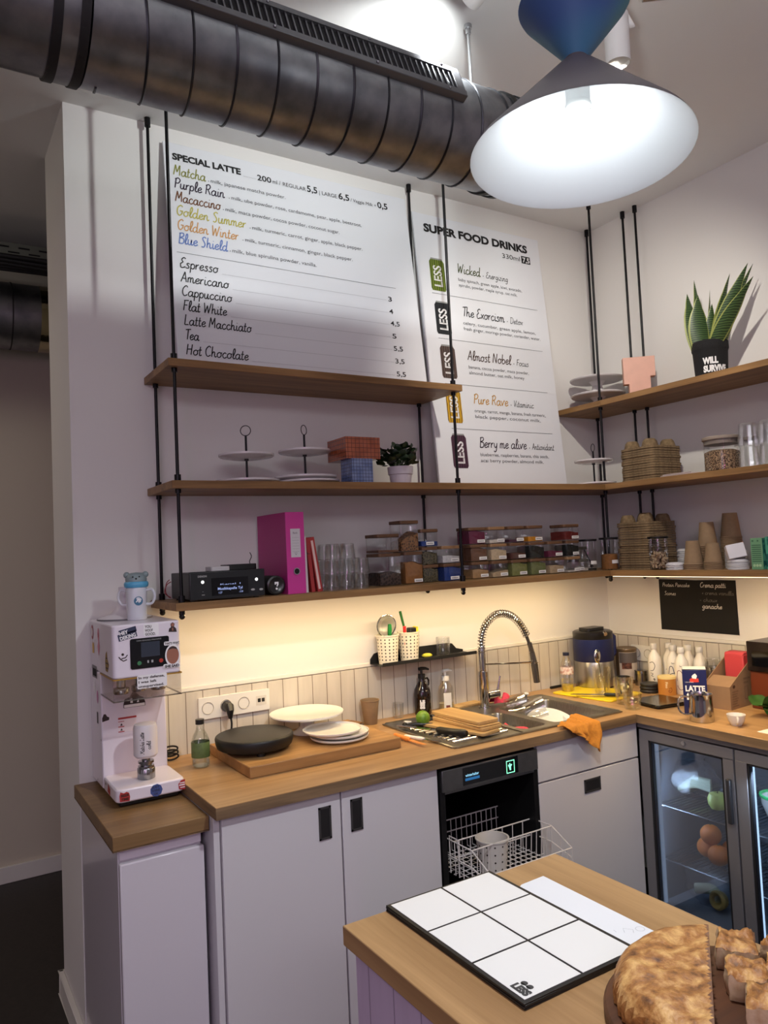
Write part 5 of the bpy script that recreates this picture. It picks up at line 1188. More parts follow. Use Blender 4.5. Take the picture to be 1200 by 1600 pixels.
rp = thing('red_packet', 'red packet standing in the cardboard display', 'packet', (-0.110, -0.800, ZT+0.0035)); rp.rotation_euler = (0,0,radians(5))
MB().box(-0.055, 0.028, -0.042, 0.040, 0, 0.200).build('packet_body', mat('packet_red', S(184,58,64), 0.5), rp, 0.004)
MB().prism([(-0.055,0.200),(0.028,0.200),(0.018,0.207),(-0.045,0.207)], -0.041, 0.039, 'XZ').build('folded_top', mat('packet_red_top', S(194,70,76), 0.5), rp)
gd = thing('kitchen_appliance', 'dark brown and orange appliance at the right edge behind the cardboard box', 'appliance', (-0.110, -0.985, ZT))
MB().rbox(-0.080, 0.085, -0.10, 0.098, 0.0, 0.150, 0.012).build('appliance_base', mat('appliance_rust', S(104,48,28), 0.35), gd, 0.003)
MB().rbox(-0.090, 0.090, -0.105, 0.102, 0.150, 0.268, 0.014).build('appliance_head', mat('appliance_black', S(26,18,16), 0.2), gd, 0.004)
MB().box(-0.0915, -0.0902, -0.070, 0.074, 0.172, 0.232).build('window', mat('window_dark', S(10,10,12), 0.08), gd)
# salad leaves
def leaf_mesh(L, W, bend, ruf, seed, n=9, m=5):
    rnd = random.Random(seed); vs = []; ph = rnd.random()*6
    for i in range(n):
        u = i/(n-1); w = W*sin(pi*min(1, u*0.93+0.07))**0.7*(1 if i < n-1 else 0.15)
        for j in range(m):
            v = j/(m-1)*2-1
            vs.append((u*L*cos(bend*u), v*w, u*L*sin(bend*u)*0.7+0.25*w*v*v+ruf*sin(9*u+ph)*abs(v)))
    return vs, [(i*m+j, i*m+j+1, (i+1)*m+j+1, (i+1)*m+j) for i in range(n-1) for j in range(m-1)]
lf = thing('salad_greens', 'bunch of dark green spinach leaves at the right edge of the worktop', 'greens', (-0.318, -1.062, ZT+0.006))
GRN = two('spinach_green', S(26,60,18), S(52,92,32), 18, 0.35, 0.7, 0.45, bump=0.3)
rnd = random.Random(3)
for i in range(9):
    vs, fs = leaf_mesh(0.085+0.02*rnd.random(), 0.034+0.01*rnd.random(), 0.25+0.5*rnd.random(), 0.006, i)
    mb = MB().add(vs, fs); mb.xf(Matrix.Translation((0.05*rnd.uniform(-1,1), 0.045*rnd.uniform(-1,1), 0.004+0.004*i)) @ Matrix.Rotation(rnd.uniform(0, 2*pi), 4, 'Z') @ Matrix.Rotation(rnd.uniform(-0.3, 0.2), 4, 'Y'))
    lo_ = mb.build('leaf', GRN, lf, angle=180)
o = MB().prism([(-0.05,-0.09),(0.04,-0.09),(0.045,0.03),(-0.045,0.035)], 0, 0.0012).build('receipt', mat('receipt_white', S(232,226,214), 0.8), None, 0, (-0.475, -1.155, ZT)); tag(o, 'white slip of paper at the front right edge of the worktop', 'paper')
# ------------------------------------------------------------------ lowest shelf: radio, binder, books, glasses, jars
RK = mat('radio_black', S(20,22,26), 0.35)
ra = thing('radio_receiver', 'black compact stereo receiver with a lit display at the left end of the lowest shelf', 'radio', (-2.156, -0.195, Z1))
MB().box(-0.130, 0.130, -0.112, 0.090, 0.006, 0.094).build('case', mat('radio_case', S(40,38,40), 0.45), ra, 0.003)
MB().box(-0.131, 0.131, -0.124, -0.112, 0.004, 0.097).build('front_panel', RK, ra, 0.003)
for sx in (-0.11, 0.11):
    for sy in (-0.09, 0.07): MB().cyl(0.01, 0, 0.006, (sx, sy), 12).build('foot', BLACKP, ra)
ds = MB().rect(-0.058, 0.070, 0.016, 0.074).build('display', mat('display_black', S(6,8,12), 0.12), ra, loc=(0,-0.1245,0), rot=WALLROT)
MB().text('Musikkapelle Tyl', -0.038, 0.034, 0.012, 0.0002, width=0.086).text('Kanal 1', -0.030, 0.050, 0.007, width=0.07).text('1:27', -0.036, 0.022, 0.009, width=0.012).text('-3:08', 0.036, 0.022, 0.008, width=0.014).build('display_text', emis('lcd_pale', (0.45,0.55,1.0,1), 0.7), ds, loc=(0,0,0.0006))
MB().text('DENON', -0.104, 0.079, 0.0085, 0.0003, width=0.030).build('name_print', mat('print_grey', S(160,160,160), 0.5), ra, loc=(0,-0.1247,0), rot=WALLROT)
MB().disc(-0.088, 0.063, 0.0055).disc(0.100, 0.062, 0.0055).build('lit_knob', emis('knob_white', (1,1,1,1), 1.2), ra, loc=(0,-0.1247,0), rot=WALLROT)
MB().rect(-0.092, -0.082, 0.020, 0.022).rect(-0.090, -0.086, 0.031, 0.032).disc(0.086, 0.028, 0.006, 0, 14, 1.2, 0.6).disc(0.116, 0.027, 0.006, 0, 14, 1.2, 0.6).build('buttons', mat('print_grey', S(160,160,160), 0.5), ra, loc=(0,-0.1247,0), rot=WALLROT)
wr = thing('speaker_wire', 'thin red speaker wire looping out behind the radio', 'wire', (-2.298, -0.130, Z1+0.01))
MB().tube(catmull([(0.0,0.01,0.0),(-0.014,0.004,0.02),(-0.012,0,0.05),(0.0,0.004,0.062)], 6), 0.0016, 6).tube(catmull([(0.0,-0.01,0.0),(-0.02,-0.006,0.018),(-0.012,-0.004,0.045),(0.004,0.0,0.055)], 6), 0.0016, 6).build('wire', mat('wire_red', S(130,30,40), 0.5), wr)
o = MB().rbox(-0.034, 0.034, -0.034, 0.034, 0, 0.016, 0.008).build('media_box', mat('box_white', S(205,202,202), 0.4), None, 0.002, (-2.142, -0.175, Z1+0.0945)); tag(o, 'small white media box lying on the radio', 'media box')
o = MB().rbox(-0.055, 0.055, -0.042, 0.042, 0, 0.020, 0.01).build('router', mat('router_black', S(18,18,18), 0.35), None, 0.002, (-2.055, -0.150, Z1+0.0945)); tag(o, 'flat black router box lying on the radio, beside the white one', 'router')
an = thing('antenna_cable', 'thin black cable rising from the router in front of the pink binder', 'cable', (-2.002, -0.150, Z1+0.1))
MB().tube(catmull([(0,0,0.0),(-0.006,0.01,0.02),(0.006,0.02,0.04),(0.002,0.025,0.055)], 6), 0.0016, 6).build('wire', BLACKP, an)
spk = thing('loudspeaker', 'round black portable loudspeaker between the radio and the pink binder', 'speaker', (-1.963, -0.215, Z1+0.0345))
MB().lathe([(0,-0.05),(0.022,-0.05),(0.034,-0.035),(0.034,0.035),(0.024,0.048),(0,0.048)], 32).xf(Matrix.Rotation(pi/2, 4, 'X')).build('cylinder_body', mat('speaker_black', S(20,20,20), 0.7), spk)
MB().lathe([(0.026,0.047),(0.033,0.050),(0.034,0.055),(0.028,0.058),(0.022,0.0535),(0,0.053)], 32).xf(Matrix.Rotation(pi/2, 4, 'X')).build('end_ring', mat('ring_black', S(34,34,34), 0.3), spk)
MB().poly([(-0.006,0.012),(0.009,0.012),(0.009,0.002),(0.003,-0.006),(0.001,-0.002),(0.003,0.003),(0.001,0.007),(-0.003,0.002),(-0.006,0.003)]).disc(0.001, -0.012, 0.0038, 0, 14).build('emblem', mat('ink_white', S(235,235,235), 0.6), spk, loc=(0,-0.0560,0), rot=WALLROT)
bi = thing('ring_binder', 'upright magenta pink lever arch binder with a paper label', 'binder', (-1.887, -0.145, Z1))
PK = mat('binder_pink', S(190,52,138), 0.42, bump=0.12, nscale=140)
MB().box(-0.036, -0.032, -0.130, 0.128, 0, 0.292).box(0.032, 0.036, -0.130, 0.128, 0, 0.292).build('cover', mat('binder_pink_dark', S(176,36,120), 0.45), bi, 0.0008)
MB().box(-0.036, 0.036, -0.136, -0.130, 0, 0.292).build('spine', PK, bi, 0.001)
lb = MB().rect(-0.019, 0.019, 0.130, 0.232).build('spine_label', mat('paper_grey', S(196,192,196), 0.7), bi, loc=(0,-0.1366,0), rot=WALLROT)
MB().text('Bank', -0.010, 0.214, 0.010, width=0.018).build('label_print', INKG, lb, loc=(0,0,0.0006))
pr_ = MB()
for i in range(6): pr_.rect(-0.013, 0.013, 0.200-0.010*i, 0.2005-0.010*i, 0.0006)
pr_.stroke([(0,0.138),(-0.005,0.146),(0.005,0.146),(0,0.138)], 0.0012, 0.0006); pr_.build('label_lines', INKG, lb)
MB().lathe([(0.0125,0.0),(0.0125,0.003),(0.0095,0.003),(0.009,0.0005)], 24).xf(Matrix.Translation((0, -0.1365, 0.080)) @ Matrix.Rotation(pi/2, 4, 'X')).build('finger_ring', STEELP, bi)
MB().disc(0,0.080,0.0098).build('finger_hole', BLACKHOLE, bi, loc=(0,-0.1368,0), rot=WALLROT)
MB().box(-0.030, 0.030, -0.12, 0.11, 0.01, 0.285).build('paper_block', mat('paper_white', S(224,222,218), 0.8), bi)
def book(label, x, y, w, d, h, cover, tilt, pages=True, name='book'):
    t = thing(name, label, 'book', (x, y, Z1), rot=(0, tilt, 0), group='books beside the pink binder')
    MB().box(-w/2, -w/2+0.0025, -d/2, d/2, 0, h).box(w/2-0.0025, w/2, -d/2, d/2, 0, h).box(-w/2+0.0025, w/2-0.0025, -d/2, -d/2+0.002, 0, h).build('cover', cover, t)
    MB().box(-w/2+0.0026, w/2-0.0026, -d/2+0.0022, d/2-0.004, 0.003, h-0.003).build('pages', mat('paper_white', S(224,222,218), 0.8), t)
    return t
REDB = mat('book_red', S(156,44,44), 0.5)
book('thin white book leaning directly against the pink binder', -1.836, -0.180, 0.012, 0.15, 0.205, mat('book_white', S(206,200,200), 0.5), radians(-1.0))
book('dark red book with black marks, second from the pink binder', -1.8085, -0.178, 0.014, 0.15, 0.200, two('book_red_black', S(150,40,42), S(40,20,22), 30, 0.6, 0.68, 0.5), radians(-5.0))
bk2 = book('red book with a pale spine band leaning at the glasses', -1.7800, -0.176, 0.020, 0.15, 0.202, REDB, radians(-8.0))
MB().rect(-0.006, 0.003, 0.010, 0.190).build('spine_band', mat('band_pink', S(214,184,178), 0.6), bk2, loc=(0,-0.0755,0), rot=WALLROT)

# upside down ribbed tumblers in rows of three layers
TG = glass('tumbler_glass', (0.968,0.972,0.972,1), 1.0, 0.05, 0.035)
def up_tumbler(loc, label, group, r=0.031, h=0.060):
    t = thing('tumbler', label, 'glass', loc, group=group)
    mb = MB().lathe([(r,0.0),(r*0.99,h*0.55),(r*0.9,h*0.62),(r*0.86,h*0.94),(r*0.78,h),(r*0.5,h),(0,h-0.001),(0,h-0.006),(r*0.8,h-0.007),(r*0.93,0.0)], 48, rib=12, ribd=0.016)
    mb.build('wall', TG, t); return t
UT = None
ordn = ['first','second','third','fourth']
for lay, (n, off) in enumerate(((3, 0.0), (3, 0.0), (2, 0.0))):
    for i in range(n):
        for row in range(2):
            x = -1.722+0.064*i+0.003*lay+0.012*row*0; y = -0.232+0.066*row
            if lay == 2 and i == 0: x += 0.002
            loc = (x, y, Z1+0.0565*lay)
            lab = 'upturned clear tumbler, %s layer, %s from the books, %s row' % (('bottom','middle','top')[lay], ordn[i], ('front','rear')[row])
            if UT is None: UT = up_tumbler(loc, lab, 'upturned tumblers beside the books')
            else: dup(UT, loc, label=lab)
up2 = dup(UT, (-1.540, -0.110, Z1), label='single upturned tumbler tucked behind the large jar')

# square storage jars
LIDD = wood('jar_lid', S(112,82,58), S(74,50,36), 'X', 2.0, 0.5)
LIDL = wood('jar_lid_pale', S(150,118,84), S(116,84,58), 'X', 2.0, 0.5)
STICK = mat('jar_sticker', S(226,224,220), 0.6)
def jar(label, x, y, z, w, h, fill, fh, lid=LIDD, stick=True, slope=0.0, rz=0.0, sx=0.5):
    t = thing('storage_jar', label, 'jar', (x, y, z), rz=rz, group='square glass storage jars')
    d = w; r = 0.010
    lh = 0.014
    b = MB(); hw = w/2
    poly = []
    for cx, cy, a in ((hw-r,hw-r,0),(-hw+r,hw-r,90),(-hw+r,-hw+r,180),(hw-r,-hw+r,270)):
        for q in range(4):
            tt = radians(a+30*q); poly.append((cx+r*cos(tt), cy+r*sin(tt)))
    k = len(poly); vs = [(a*0.97,b_*0.97,0.0005) for a,b_ in poly]+[(a,b_,0.004) for a,b_ in poly]+[(a,b_,h-lh) for a,b_ in poly]
    fs = [tuple(range(k-1,-1,-1))]+[(j*k+i, j*k+(i+1) % k, (j+1)*k+(i+1) % k, (j+1)*k+i) for j in range(2) for i in range(k)]
    b.add(vs, fs); b.build('body', JARG, t)
    MB().rbox(-hw-0.002, hw+0.002, -hw-0.002, hw+0.002, h-lh, h-0.001, 0.010).build('lid', lid, t, 0.0015)
    if fill:
        f = hw-0.003; n = 6; vs = []
        for iy in range(n):
            for ix in range(n):
                u, v = ix/(n-1), iy/(n-1); vs.append((-f+2*f*u, -f+2*f*v, 0.004+fh*(1+slope*(u-0.5)+0.10*sin(5*u+3*v))))
        k0 = len(vs)
        for iy in range(n):
            for ix in range(n): vs.append((-f+2*f*ix/(n-1), -f+2*f*iy/(n-1), 0.003))
        fs = []
        for o_ in (0, k0):
            for iy in range(n-1):
                for ix in range(n-1): fs.append((o_+iy*n+ix, o_+iy*n+ix+1, o_+(iy+1)*n+ix+1, o_+(iy+1)*n+ix))
        edge = [(i) for i in range(n)]+[(j*n+n-1) for j in range(1,n)]+[((n-1)*n+i) for i in range(n-2,-1,-1)]+[(j*n) for j in range(n-2,0,-1)]
        for a, b_ in zip(edge, edge[1:]+edge[:1]): fs.append((a, b_, k0+b_, k0+a))
        MB().add(vs, fs).build('contents', fill, t)
    if stick:
        sw = w*0.46
        s = MB().rect(-hw+w*sx-0.002, -hw+w*sx+sw-0.002, 0.007, 0.020).build('sticker', STICK, t, loc=(0,-hw-0.0008,0), rot=WALLROT)
        pm = MB()
        for i in range(5): pm.rect(-hw+w*sx+0.004+sw*0.15*i, -hw+w*sx+0.004+sw*0.15*i+sw*0.1, 0.0115, 0.0150, 0.0005)
        pm.build('sticker_print', INKG, s)
    return t
def fm(n, c, rough=0.9, noise=0.15, ns=90, bump=0.2): return mat('fill_'+n, S(*c), rough, noise=noise, nscale=ns, bump=bump)
F = dict(dark=two('fill_beans', S(40,30,28), S(84,66,58), 90, 0.4, 0.6, 0.6, 'voronoi'), nuts=two('fill_nuts', S(70,44,26), S(150,104,62), 110, 0.3, 0.6, 0.7, 'voronoi'), brown=fm('brown', (150,100,52)),
 seeds=two('fill_seeds', S(36,34,24), S(98,90,66), 160, 0.3, 0.6, 0.7, 'voronoi'), blue=fm('blue', (34,62,130)), pale=fm('pale', (206,204,206)), beige=fm('beige', (176,140,98)), sand=fm('sand', (190,166,132)),
 mauve=fm('mauve', (132,98,92)), cocoa=fm('cocoa', (112,78,58)), maroon=fm('maroon', (108,34,66)), plum=fm('plum', (74,34,56)), cream=fm('cream', (206,184,150)), green=fm('green', (128,132,76)), olive=fm('olive', (116,124,76)),
 black=fm('black', (26,28,26)), dgreen=fm('dgreen', (36,44,34)), orange=fm('orange', (214,142,30)), red=fm('red', (112,32,28)), bark=fm('bark', (84,44,34)), white=fm('white', (216,208,196)))
jar('large wood lidded jar of dark beans, bottom of the leftmost stack', -1.456, -0.175, Z1, 0.102, 0.128, F['dark'], 0.045, stick=False)
jar('wide jar with a little brown rest, on the large jar of beans', -1.458, -0.172, Z1+0.128, 0.100, 0.076, F['cocoa'], 0.008, stick=False)
jar('jar of golden brown powder with a long label at its foot', -1.342, -0.178, Z1, 0.088, 0.130, F['brown'], 0.078)
jar('tall jar half full of walnuts, highest of all the jars', -1.352, -0.172, Z1+0.130, 0.088, 0.126, F['nuts'], 0.055, slope=0.7, stick=False)
jar('seed jar at the bottom of the stack left of the blue powder', -1.248, -0.165, Z1, 0.078, 0.073, F['seeds'], 0.052, stick=False)
jar('seed jar in the middle of the stack left of the blue powder', -1.248, -0.165, Z1+0.0732, 0.078, 0.073, F['seeds'], 0.045, stick=False)
jar('labelled jar of bluish flakes on the two seed jars', -1.252, -0.168, Z1+0.1464, 0.086, 0.073, F['blue'], 0.018, sx=0.3)
jar('jar full of bright blue powder', -1.150, -0.178, Z1, 0.096, 0.074, F['blue'], 0.052, sx=0.35)
jar('pale jar with little inside, on the blue powder jar', -1.156, -0.178, Z1+0.0742, 0.090, 0.073, F['pale'], 0.026, LIDL)
bx0_ = -0.993; y_f = -0.172
def col(k): return bx0_+0.1005*k
yk = lambda k: -0.165-0.011*k
grid = [
 [('beige', 0.034, 'jar of beige powder, bottom of the stack beside the blue powder'), ('cocoa', 0.052, 'jar of grey brown powder in the stack under the maroon one'), ('maroon', 0.052, 'jar full of maroon powder, topmost left of the square jars')],
 [('sand', 0.022, 'jar with a slope of sand coloured powder, bottom of the second square stack'), ('cream', 0.042, 'jar of cream powder with a pale lid, middle of the second square stack'), ('white', 0.012, 'nearly empty jar with a pale lid, top of the second square stack')],
 [('green', 0.052, 'jar full of pale green powder, left one of the two'), ('bark', 0.024, 'jar half full of dark bark with a wide label, on the left green jar'), ('plum', 0.010, 'nearly empty plum tinted jar, top of the stack over the left green jar')],
 [('olive', 0.052, 'jar full of olive green powder, right one of the two'), ('black', 0.048, 'jar full of black powder without a label, on the right green jar'), ('orange', 0.018, 'jar with a layer of bright orange powder on top')],
 [('sand', 0.032, 'jar with a heap of pale powder, bottom of the stack beside the olive jar'), ('maroon', 0.024, 'jar with dark red powder, topmost of its two jar stack')],
 [('white', 0.006, 'nearly empty jar with white crumbs, bottom of the last square stack'), ('black', 0.046, 'labelled jar of black powder in the last square stack'), ('red', 0.034, 'jar of brick red powder, topmost of the last square stack')]]
for k, st_ in enumerate(grid):
    for j, (f, fh, lab) in enumerate(st_):
        w = 0.090 if k != 5 else 0.082
        xo = (0.0, -0.004, -0.010)[j] if k < 4 else (0.0, -0.004, -0.012)[j]
        jar(lab, col(k)+xo, yk(k), Z1+0.0735*j, w if not (k == 5 and j == 2) else 0.094, 0.0733, F[f], fh, LIDL if f in ('cream','white') else LIDD, stick=not (k == 3 and j == 1), slope=0.6 if lab.startswith('jar with a slope') else 0.0)
jar('clear jar of white pieces with a grey lid, beside the last square stack', -0.408, -0.200, Z1, 0.072, 0.058, F['white'], 0.012, mat('lid_grey', S(84,82,76), 0.5), sx=0.1)
jar('small empty jar with a dark lid on the jar of white pieces', -0.410, -0.198, Z1+0.0582, 0.070, 0.057, None, 0, mat('lid_dark_grey', S(54,52,48), 0.5), stick=False)
def round_jar(label, loc, r, h, fill, fh, lidm, stick=True, name='storage_jar', group=None, lid_h=0.010):
    t = thing(name, label, 'jar', loc, group=group)
    MB().lathe([(0,0.001),(r*0.95,0.0),(r,0.004),(r,h-lid_h)], 40).build('body', JARG, t)
    MB().lathe([(0,h-lid_h),(r+0.003,h-lid_h),(r+0.004,h-lid_h+0.002),(r+0.004,h-0.001),(r+0.002,h),(0,h)], 40).build('lid', lidm, t)
    if fill: MB().lathe([(0,0.004),(r-0.003,0.004),(r-0.003,fh),(r*0.4,fh*1.04),(0,fh*1.06)], 36).build('contents', fill, t)
    if stick:
        q = wrap(r+0.0006, 238, 296, 0.030, 0.046, 6); q.build('sticker', STICK, t)
    return t
rj = round_jar('tall black lidded jar with a scoop, left of its brown twin in the corner', (-0.340, -0.205, Z1), 0.038, 0.148, F['black'], 0.010, BLACKP)
MB().tube([(-0.030,-0.005,0.098),(0.004,-0.010,0.035),(0.010,-0.010,0.016)], [0.003,0.003,0.008], 8).build('scoop', BLACKP, rj)
round_jar('tall black lidded jar half full of brown powder in the corner', (-0.262, -0.262, Z1), 0.040, 0.152, F['brown'], 0.072, BLACKP)
dj = thing('pepper_mill', 'slim dark mill behind the corner rod beside the carton stack', 'mill', (-0.195, -0.292, Z1))
MB().lathe([(0,0),(0.022,0),(0.023,0.004),(0.018,0.045),(0.021,0.088),(0.014,0.096),(0.012,0.101),(0,0.102)], 28).build('body', mat('mill_black', S(24,22,24), 0.4), dj)
MB().lathe([(0,0.102),(0.012,0.102),(0.017,0.108),(0.012,0.116),(0,0.118)], 24).build('knob', mat('mill_black', S(24,22,24), 0.4), dj)

# ------------------------------------------------------------------ pulp cup carriers and paper cups on the right wall shelf
PULP = two('pulp', S(136,114,84), S(104,86,60), 70, 0.35, 0.65, 0.95, bump=0.5)
def carrier_stack(nm, x, y, z, n, labelf, group, pitch):
    proto = None
    for i in range(n):
        last = i == n-1
        zz = z+pitch*i; dx = 0.0022*sin(i*2.3); dy = 0.0022*cos(i*1.7)
        lab = labelf(i)
        if proto is None or last:
            t = thing('cup_carrier', lab, 'cup carrier', (x+dx, y+dy, zz), group=group)
            s = 0.100
            MB().rbox(-s, s, -s, s, 0.0, pitch*0.86, 0.035, 5).build('tray', PULP, t)
            if last:
                for (px, py, rr, hh) in ((-0.058,-0.045,0.036,0.036),(0.0,0.0,0.040,0.044),(0.058,-0.050,0.036,0.036),(-0.055,0.055,0.036,0.036),(0.055,0.05,0.036,0.036)):
                    MB().lathe([(rr,pitch*0.8),(rr*0.8,pitch*0.8+hh*0.75),(rr*0.6,pitch*0.8+hh),(rr*0.45,pitch*0.8+hh),(rr*0.35,pitch*0.8+hh*0.6),(0,pitch*0.8+hh*0.6)], 20, (px,py,0)).build('cone', PULP, t)
            if proto is None: proto = t
        else:
            dup(proto, (x+dx, y+dy, zz), label=lab)
NL, NU = 20, 14
carrier_stack('low', -0.165, -0.405, Z1, NL, lambda i: 'pulp cup carrier in the tall stack on the lowest shelf, ' + ('bottom one' if i == 0 else 'top one with cones' if i == NL-1 else 'layer %d from below' % (i+1)), 'pulp carriers stacked on the lowest shelf', 0.0108)
carrier_stack('up', -0.182, -0.468, Z2, NU, lambda i: 'pulp cup carrier in the shorter stack on the middle shelf, ' + ('bottom one' if i == 0 else 'top one with cones' if i == NU-1 else 'layer %d from below' % (i+1)), 'pulp carriers stacked on the middle shelf', 0.0108)
wj = round_jar('dark lidded jar half full of pale wood chips in front of the carriers', (-0.268, -0.548, Z1), 0.040, 0.146, None, 0, BLACKP, stick=False)
ch = MB(); rnd = random.Random(5)
for i in range(110):
    a = rnd.uniform(0, 2*pi); r = 0.033*sqrt(rnd.random()); z = 0.010+0.066*rnd.random()
    M_ = Matrix.Translation((r*cos(a), r*sin(a), z)) @ Euler((rnd.uniform(0,6), rnd.uniform(0,6), rnd.uniform(0,6))).to_matrix().to_4x4()
    s = len(ch.v); ch.box(-0.006, 0.006, -0.004, 0.004, -0.0015, 0.0015); ch.xf(M_, s)
ch.build('chips', two('chips', S(214,192,160), S(160,128,94), 60, 0.35, 0.65, 0.8), wj)
def cup_stack(label_base, x, y, z, n, r1, r2, h, pitch, group, m=KRAFT):
    """nested upturned paper cups, bottom cup first"""
    proto = None
    for i in range(n):
        lab = label_base + (', top cup of its stack' if i == n-1 else ', bottom cup of its stack' if i == 0 else ', cup %d from below' % (i+1))
        if proto is None:
            proto = thing('paper_cup', lab, 'cup', (x, y, z), group=group)
            MB().lathe([(r2+0.0025,0.0),(r2+0.0036,0.0016),(r2+0.0022,0.0036),(r2-0.0004,0.0040),(r1,h),(r1-0.0012,h),(r1-0.0014,h-0.005),(0,h-0.005)], 32).build('cup_wall', m, proto)
        else: dup(proto, (x, y, z+pitch*i), label=lab)
cup_stack('kraft cup in the front stack nearest the carriers', -0.255, -0.712, Z1, 4, 0.026, 0.039, 0.100, 0.0070, 'kraft cups on the lowest shelf')
cup_stack('kraft cup in the tall stack behind the two front stacks', -0.150, -0.710, Z1, 14, 0.028, 0.040, 0.104, 0.0072, 'kraft cups on the lowest shelf')
cup_stack('kraft cup in the front stack beside the white lids', -0.255, -0.806, Z1, 6, 0.0245, 0.035, 0.078, 0.0060, 'kraft cups on the lowest shelf')
cup_stack('kraft cup in the tallest stack by the wall', -0.080, -0.775, Z1, 21, 0.029, 0.0415, 0.104, 0.0064, 'kraft cups on the lowest shelf')
LIDW = mat('lid_white', S(206,204,206), 0.4)
def lid_stack(label_base, x, y, z, n, r, pitch, group):
    proto = None
    for i in range(n):
        lab = label_base + (', top lid' if i == n-1 else ', bottom lid' if i == 0 else ', lid %d from below' % (i+1))
        if proto is None:
            proto = thing('cup_cover', lab, 'cup cover', (x, y, z), group=group)
            MB().lathe([(r,0.0),(r+0.0015,0.002),(r+0.0005,0.0045),(r*0.93,0.006),(r*0.90,0.0115),(r*0.86,0.012),(r*0.84,0.008),(0,0.008)], 36).build('lid_shell', LIDW, proto)
        else: dup(proto, (x+0.001*sin(i*2), y, z+pitch*i), label=lab)
lid_stack('white cup lid in the low pile beside the wood chip jar', -0.262, -0.630, Z1, 4, 0.042, 0.0062, 'white cup lids on the lowest shelf')
lid_stack('white cup lid in the pile behind the front kraft cups', -0.160, -0.612, Z1, 13, 0.040, 0.0062, 'white cup lids on the lowest shelf')
lid_stack('white cup lid in the pile under the tilted white cup', -0.250, -0.914, Z1, 6, 0.040, 0.0058, 'white cup lids on the lowest shelf')
lid_stack('white cup lid in the taller pile behind the tilted white cup', -0.165, -0.850, Z1, 12, 0.043, 0.0058, 'white cup lids on the lowest shelf')
wc = thing('paper_cup', 'white square based cup tilted on the pile of lids', 'cup', (-0.252, -0.912, Z1+0.0425), rot=(radians(-10), radians(8), radians(40)))
MB().prism([(-0.040,0),(0.040,0),(0.030,0.058),(-0.030,0.058)], -0.034, 0.034, 'XZ').build('cup_wall', mat('cup_paper_white', S(216,212,216), 0.6), wc, 0.003)
gx = thing('tea_box', 'mint green tea box with printed lines at the right end of the lowest shelf', 'box', (-0.205, -1.010, Z1))
MB().box(-0.070, 0.110, -0.024, 0.024, 0, 0.122).build('carton_body', mat('box_mint', S(112,160,120), 0.5), gx, 0.001)
gp_ = MB()
for i in range(9): gp_.rect(-0.019, 0.019, 0.030+0.0078*i, 0.0335+0.0078*i)
gp_.rect(-0.018, -0.010, 0.108, 0.114).rect(0.004, 0.010, 0.108, 0.114)
gp_.build('printed_lines', mat('print_green', S(60,104,76), 0.6), gx, loc=(-0.0706,0,0), rot=RIGHTROT)
MB().disc(-0.012,0.016,0.0055).disc(0,0.016,0.0055).disc(0.012,0.016,0.0055).build('printed_dots', mat('print_pale', S(176,206,160), 0.6), gx, loc=(-0.0706,0,0), rot=RIGHTROT)
MB().rect(-0.069, 0.109, 0.002, 0.120).build('dark_side', two('box_teal', S(18,84,78), S(80,160,130), 40, 0.45, 0.55, 0.5, detail=1), gx, loc=(0,-0.0246,0), rot=WALLROT)
gx2 = thing('tea_box', 'teal green tea box standing beside the mint green one', 'box', (-0.215, -1.075, Z1))
MB().box(-0.045, 0.110, -0.038, 0.038, 0, 0.126).build('carton_body', MATS['box_teal'], gx2, 0.001)

# ------------------------------------------------------------------ middle shelf
WARE = mat('white_ware', S(218,214,214), 0.22, coat=0.3)
def tier(label, x, y, z, r0, r1, z1, ztop, ring_rz, dx=0.0, second=False):
    t = thing('tiered_stand', label, 'cake stand', (x, y, z), group='two tier cake stands')
    def pl_(r, zz, nm): 
        MB().lathe([(0,zz),(r*0.62,zz),(r*0.66,zz+0.003),(r*0.95,zz+0.006),(r,zz+0.010),(r,zz+0.0165),(r*0.965,zz+0.0165),(r*0.93,zz+0.011),(0,zz+0.009)], 56).build(nm, WARE, t)
    pl_(r0, 0.0, 'bottom_plate')
    pl_(r1, z1, 'top_plate')
    MB().tube([(0,0,0.009),(0,0,ztop-0.036)], 0.0042, 10).cyl(0.008, z1-0.006, z1, n=12).build('pole', RODM, t)
    R = 0.0185
    MB().tube([(R*cos(a)*cos(ring_rz), R*cos(a)*sin(ring_rz), ztop-R+R*sin(a)) for a in [i*2*pi/28 for i in range(28)]], 0.0016, 6, closed=True).build('ring_handle', RODM, t)
    return t
tier('two tier white stand with a round ring, left of the pair on the middle shelf', -2.015, -0.165, Z2, 0.118, 0.100, 0.095, 0.218, radians(-32))
tr2 = tier('two tier white stand with a narrow ring, beside the orange tiled box', -1.780, -0.165, Z2+0.0168, 0.118, 0.100, 0.100, 0.214, radians(30))
o = MB().lathe([(0,0),(0.085,0),(0.09,0.003),(0.112,0.006),(0.121,0.010),(0.121,0.0165),(0.117,0.0165),(0.111,0.011),(0,0.009)], 56).build('serving_plate', WARE, None, 0, (-1.772, -0.165, Z2)); tag(o, 'white plate under the right hand tiered stand', 'plate')
tier('two tier white stand partly hidden behind the corner rod', -0.268, -0.205, Z2, 0.100, 0.090, 0.110, 0.205, radians(70))
